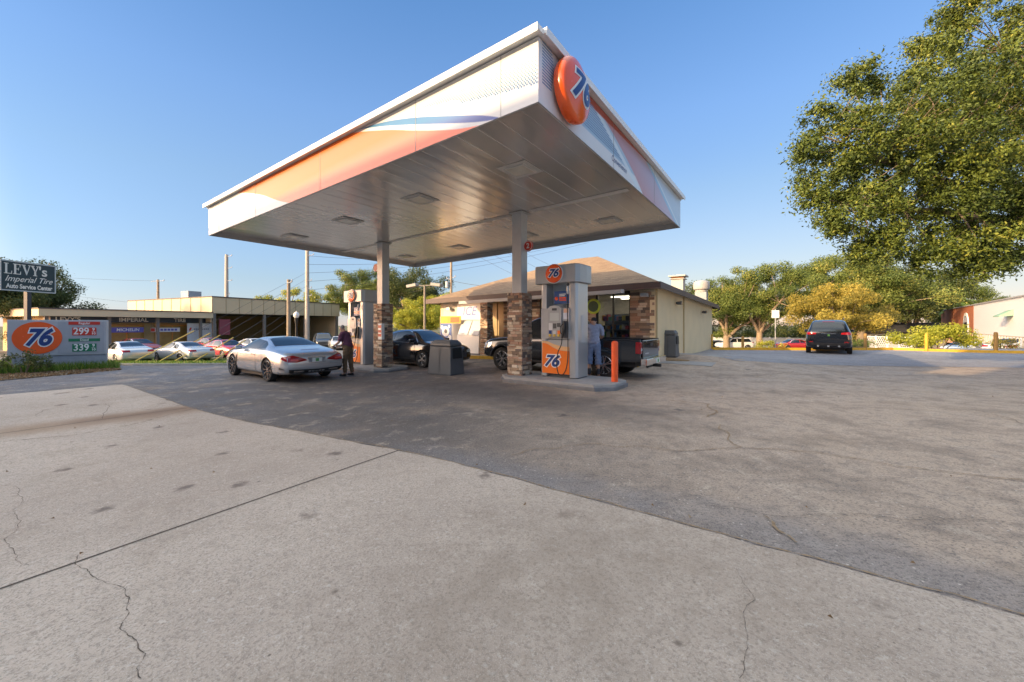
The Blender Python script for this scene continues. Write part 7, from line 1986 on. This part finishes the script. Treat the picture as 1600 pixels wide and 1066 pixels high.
post('brown weathered post near the right edge', 1556, 21.3, 519, .085, brownp)
post('yellow-brown post left of the forked oak trunk', 1160.5, 24.0, 525, .075, brownp)
post('thin yellow post at the back corner of the store', 1112.5, 24.3, 522, .05)
p = on(1211.5, 24.6); r = thing('sign_post', 'white metal sign plate on a post, seen from behind the lot', 'sign', p, R(-25))
mb = MB(); mb.tube([(0, 0, -.2), (0, 0, at(1211, 483, 24.6).z - p.z)], .03, 8); mb.build('post', mat('galv_post', (.42, .41, .40), .5, metal=.3), r)
z0, z1 = at(0, 497, 24.6).z - p.z, at(0, 485, 24.6).z - p.z
mb = MB(); mb.box(-.20, .20, -.05, -.032, z0, z1); mb.build('plate', M['white'], r, bevel=.006)
# white wall and lattice fences
def wall_run(name, label, cat, u0, Y0, u1, Y1, vt, m_, thick=.15, posts=0):
    a, b = on(u0, Y0), on(u1, Y1); zt_ = at(u0, vt, Y0).z
    rz_ = math.atan2(b.y - a.y, b.x - a.x); L_ = math.hypot(b.x - a.x, b.y - a.y)
    r = thing(name, label, cat, (a.x, a.y, 0), rz_); mb = MB(); mb.box(0, L_, -thick / 2, thick / 2, -3.5, zt_); w_ = mb.build('panel', m_, r)
    n = max(2, int(L_ / 3))
    mb = MB()
    for k in range(n + 1):
        mb = MB(); x = L_ * k / n; mb.box(x - .09, x + .09, -.13, .13, -3.5, zt_ + .12); mb.build('fence_post', m_, r)
    return r
wf = mat('white_fence_paint', (.66, .64, .62), .6, var=.08)
wall_run('white_fence', 'long plain white fence behind the parked street cars', 'fence', 1085, 70, 1265, 66, 527, wf)
a, b = on(1352, 40), on(1425, 36); rz_ = math.atan2(b.y - a.y, b.x - a.x); L_ = (b - a).length; zt_ = at(1390, 527, 38).z
r = thing('lattice_fence', 'white ornamental lattice fence right of the utility vehicle', 'fence', (a.x, a.y, 0), rz_)
mb = MB(); x = 0
while x < L_:
    mb.tube([(x, 0, zt_ - 1.3), (x + .6, 0, zt_)], .022, 4); mb.tube([(x + .6, 0, zt_ - 1.3), (x, 0, zt_)], .022, 4); x += .17
mb.box(0, L_, -.03, .03, zt_ - .01, zt_ + .06); mb.box(0, L_, -.03, .03, zt_ - 1.36, zt_ - 1.3); mb.build('lattice', wf, r)
mb = MB()
for k in range(5):
    mb = MB(); mb.box(L_ * k / 4 - .06, L_ * k / 4 + .06, -.06, .06, -2.5, zt_ + .12); mb.build('fence_post', wf, r)
# low house with dark roof
p = on(1392, 56); r = thing('low_house', 'low house with a shallow dark roof behind the lattice fence', 'house', p, R(-28))
mb = MB(); mb.box(-5.5, 5.5, -.1, 7, 0, 2.5); mb.build('wall', mat('house_wall', (.20, .19, .18), .8), r)
mb = MB(); mb.add([(-6.2, -1, 2.5), (6.2, -1, 2.5), (6.2, 8, 2.6), (-6.2, 8, 2.6), (-6, 3.5, 3.6), (6, 3.5, 3.9)], [(0, 1, 5, 4), (2, 3, 4, 5), (0, 4, 3), (1, 2, 5), (3, 2, 1, 0)]); mb.build('roof', mat('house_roof_dark', (.05, .05, .055), .8, var=.2), r)
for k in range(4):
    mb = MB(); mb.box(-4.8 + k * 2.6, -3.2 + k * 2.6, -.14, -.105, .8, 2.1); mb.build('window', M['glass'], r)
# red brick and white building
bd_ = Vector((.667, .744, 0)).normalized(); b0 = Vector((36.0, 25.9, 0)); brz = math.atan2(bd_.y, bd_.x)
bb_ = thing('street_building', 'red brick and white building with an arched window at the right edge', 'building', (b0.x, b0.y, -2.5), brz)
Lw, Lb = 25.2, 49.5; HTB = 6.25
t = NT(bpy.data.materials.new('red_brick'))
bt = t.N.new('ShaderNodeTexBrick'); bt.inputs['Scale'].default_value = 1; bt.inputs['Brick Width'].default_value = .24; bt.inputs['Row Height'].default_value = .085; bt.inputs['Mortar Size'].default_value = .01
bt.inputs['Color1'].default_value = (.52, .15, .055, 1); bt.inputs['Color2'].default_value = (.42, .105, .04, 1); bt.inputs['Mortar'].default_value = (.30, .16, .10, 1)
mp = t.N.new('ShaderNodeMapping'); mp.inputs['Rotation'].default_value = (R(90), 0, 0); t.L.new(t.tc, mp.inputs['Vector']); t.L.new(mp.outputs['Vector'], bt.inputs['Vector'])
M['brick'] = t.done(bt.outputs['Color'], .85)
# local x away from us along the wall, local +y to the left, towards the lot
mb = MB(); mb.box(0, Lw - .01, -9, 0, 0, HTB); mb.build('white_wall', mat('white_stucco', (.74, .72, .69), .8, var=.05, bump=.2), bb_)
mb = MB(); mb.box(Lw, Lb, -9, .02, 0, HTB); mb.build('brick_wall', M['brick'], bb_)
mb = MB(); mb.box(-.1, Lb + .1, -9.1, .1, HTB + .003, HTB + .12); mb.build('parapet', mat('parapet_grey', (.36, .34, .33), .7), bb_)
ax_ = Lw + 4.0
arch = [(ax_ - 1.5, 2.6), (ax_ + 1.5, 2.6)] + [(ax_ + 1.5 * math.cos(q), 4.0 + 1.5 * math.sin(q)) for q in np.linspace(0, math.pi, 14)]
mb = MB(); mb.sweepy(arch, .021, .12); aw = mb.build('arch_window', M['white'], bb_)
arch2 = [(ax_ - 1.15, 2.8), (ax_ + 1.15, 2.8)] + [(ax_ + 1.15 * math.cos(q), 4.0 + 1.15 * math.sin(q)) for q in np.linspace(0, math.pi, 14)]
mb = MB(); mb.sweepy(arch2, .121, .135); mb.build('pane', M['glass'], aw)
mb = MB(); mb.box(ax_ - 1.6, ax_ + 1.6, .021, .3, 2.4, 2.59); mb.build('sill', M['brownfascia'], aw)
mb = MB(); mb.sweepx([(.021, 1.6), (1.5, 1.6), (1.5, 1.9), (.021, 3.1)], Lw + 11, Lw + 20); mb.build('awning', mat('faded_awning', (.50, .27, .22), .8, var=.15), bb_)
mb = MB(); mb.sweepx([(.001, 4.8), (.8, 4.7), (.8, 4.8), (.001, 5.3)], 9.4, 11.4); mb.build('awning', mat('green_awning', (.25, .40, .28), .8), bb_)
mb = MB()
for k in range(28): mb.box(.6 + k * .85, .64 + k * .85, 1.0, 1.04, 2.1, 3.1)
mb.box(.5, 24.6, .98, 1.06, 3.1, 3.16); mb.box(.5, 24.6, .98, 1.06, 2.06, 2.1); mb.build('railing', mat('tan_railing', (.50, .40, .28), .6), bb_)
mb = MB(); mb.box(.0, 25, .002, 1.2, 1.7, 2.05); mb.build('balcony_deck', M['white'], bb_)
mb = MB()
for k in range(6):
    mb = MB(); mb.box(1 + k * 4.4, 1.45 + k * 4.4, .6, 1.1, -.2, 1.695); mb.build('pillar', M['white'], bb_)
mb = MB(); mb.box(-6, 6.5, -8, -2, HTB + .13, HTB + 1.3); mb.build('upper_storey', mat('pale_upper', (.62, .60, .60), .8), bb_)

# ================================================================== verges
def patchsheet(name, poly_uv, material, lift):
    W = [gp(u, v) for u, v in poly_uv]; bm = bmesh.new()
    f = bm.faces.new([bm.verts.new((w.x, w.y, 0)) for w in W]); bmesh.ops.triangulate(bm, faces=[f])
    for _ in range(6):
        e = [e for e in bm.edges if e.calc_length() > .8]
        if not e: break
        bmesh.ops.subdivide_edges(bm, edges=e, cuts=1); bmesh.ops.triangulate(bm, faces=bm.faces)
    for v in bm.verts: v.co.z = gz(v.co.x, v.co.y) + lift
    me = bpy.data.meshes.new(name); bm.to_mesh(me); bm.free(); me.materials.append(material); me.polygons.foreach_set('use_smooth', [True] * len(me.polygons))
    o = bpy.data.objects.new(name, me); COL.objects.link(o); setting(o); return o
soil = mat('verge_soil', (.16, .115, .07), .95, var=.4, scale=6, bump=.4)
turf = mat('verge_turf', (.085, .12, .025), .95, var=.4, scale=4, bump=.4)
vpoly = [(-60, 601), (60, 590), (140, 582), (190, 577), (185, 571), (120, 566), (-60, 566)]
patchsheet('planting_bed', vpoly, soil, .02)
grass('grass', scatter([(-40, 588), (60, 583), (140, 578), (188, 576), (180, 571), (-40, 571)]), 9000, .30, M['grass'], 1, .014)
grass('dry_leaf_litter', scatter([(-60, 600), (60, 590), (140, 583), (190, 578), (150, 575), (-60, 582)]), 3500, .06, M['dryleaf'], 2, .05)
gpoly = [(178, 569.5), (260, 570), (360, 569), (420, 566), (420, 560), (300, 561), (178, 562)]
patchsheet('grass_verge', gpoly, turf, .03)
grass('grass', scatter(gpoly), 7000, .14, M['grass'], 3, .02)
gline('verge_kerb', [(178, 571), (260, 571.5), (360, 570.5), (425, 567)], .2, .08, M['concrete'])
street = asphalt_mat('street_asphalt', True)
ss = sheet('side_street', axis([(-55, -8, 1.5)]), axis([(23.5, 44, 1.5)]), wxy, mat('shop_lot_asphalt', (.16, .155, .15), .85, var=.25, scale=.7), .012); setting(ss)
rs_ = sheet('street', axis([(10, 75, 2.5)]), axis([(29.5, 62, 2.5)]), wxy, mat('far_street', (.20, .195, .19), .85, var=.2, scale=.5), .02); setting(rs_)
rb = sheet('grass_strip', axis([(13.5, 75, 2)]), axis([(24.8, 29.4, 1.0)]), wxy, turf, .01); setting(rb)

# understorey behind the far fence
rh = random.Random(12)
for k in range(9):
    shrub('hedge_shrub', 'dark green shrub behind the far white fence, %s from the left' % ORD[k], 1090 + k * 48, 76 + rh.uniform(-2, 4), rh.uniform(3.4, 4.8), rh.uniform(5.0, 6.6), 3600, .34, LEAF['dark'], 40 + k)['group'] = 'hedge shrubs behind the far fence'

def litter(rg, n):
    P = []
    while len(P) < n:
        x, y = rg.uniform(-9, 14), rg.uniform(1.2, 16)
        P.append((x, y, gz(x, y) + .014))
    return np.array(P)
grass('dry_leaf_litter', litter, 130, .022, M['dryleaf'], 9, .014)
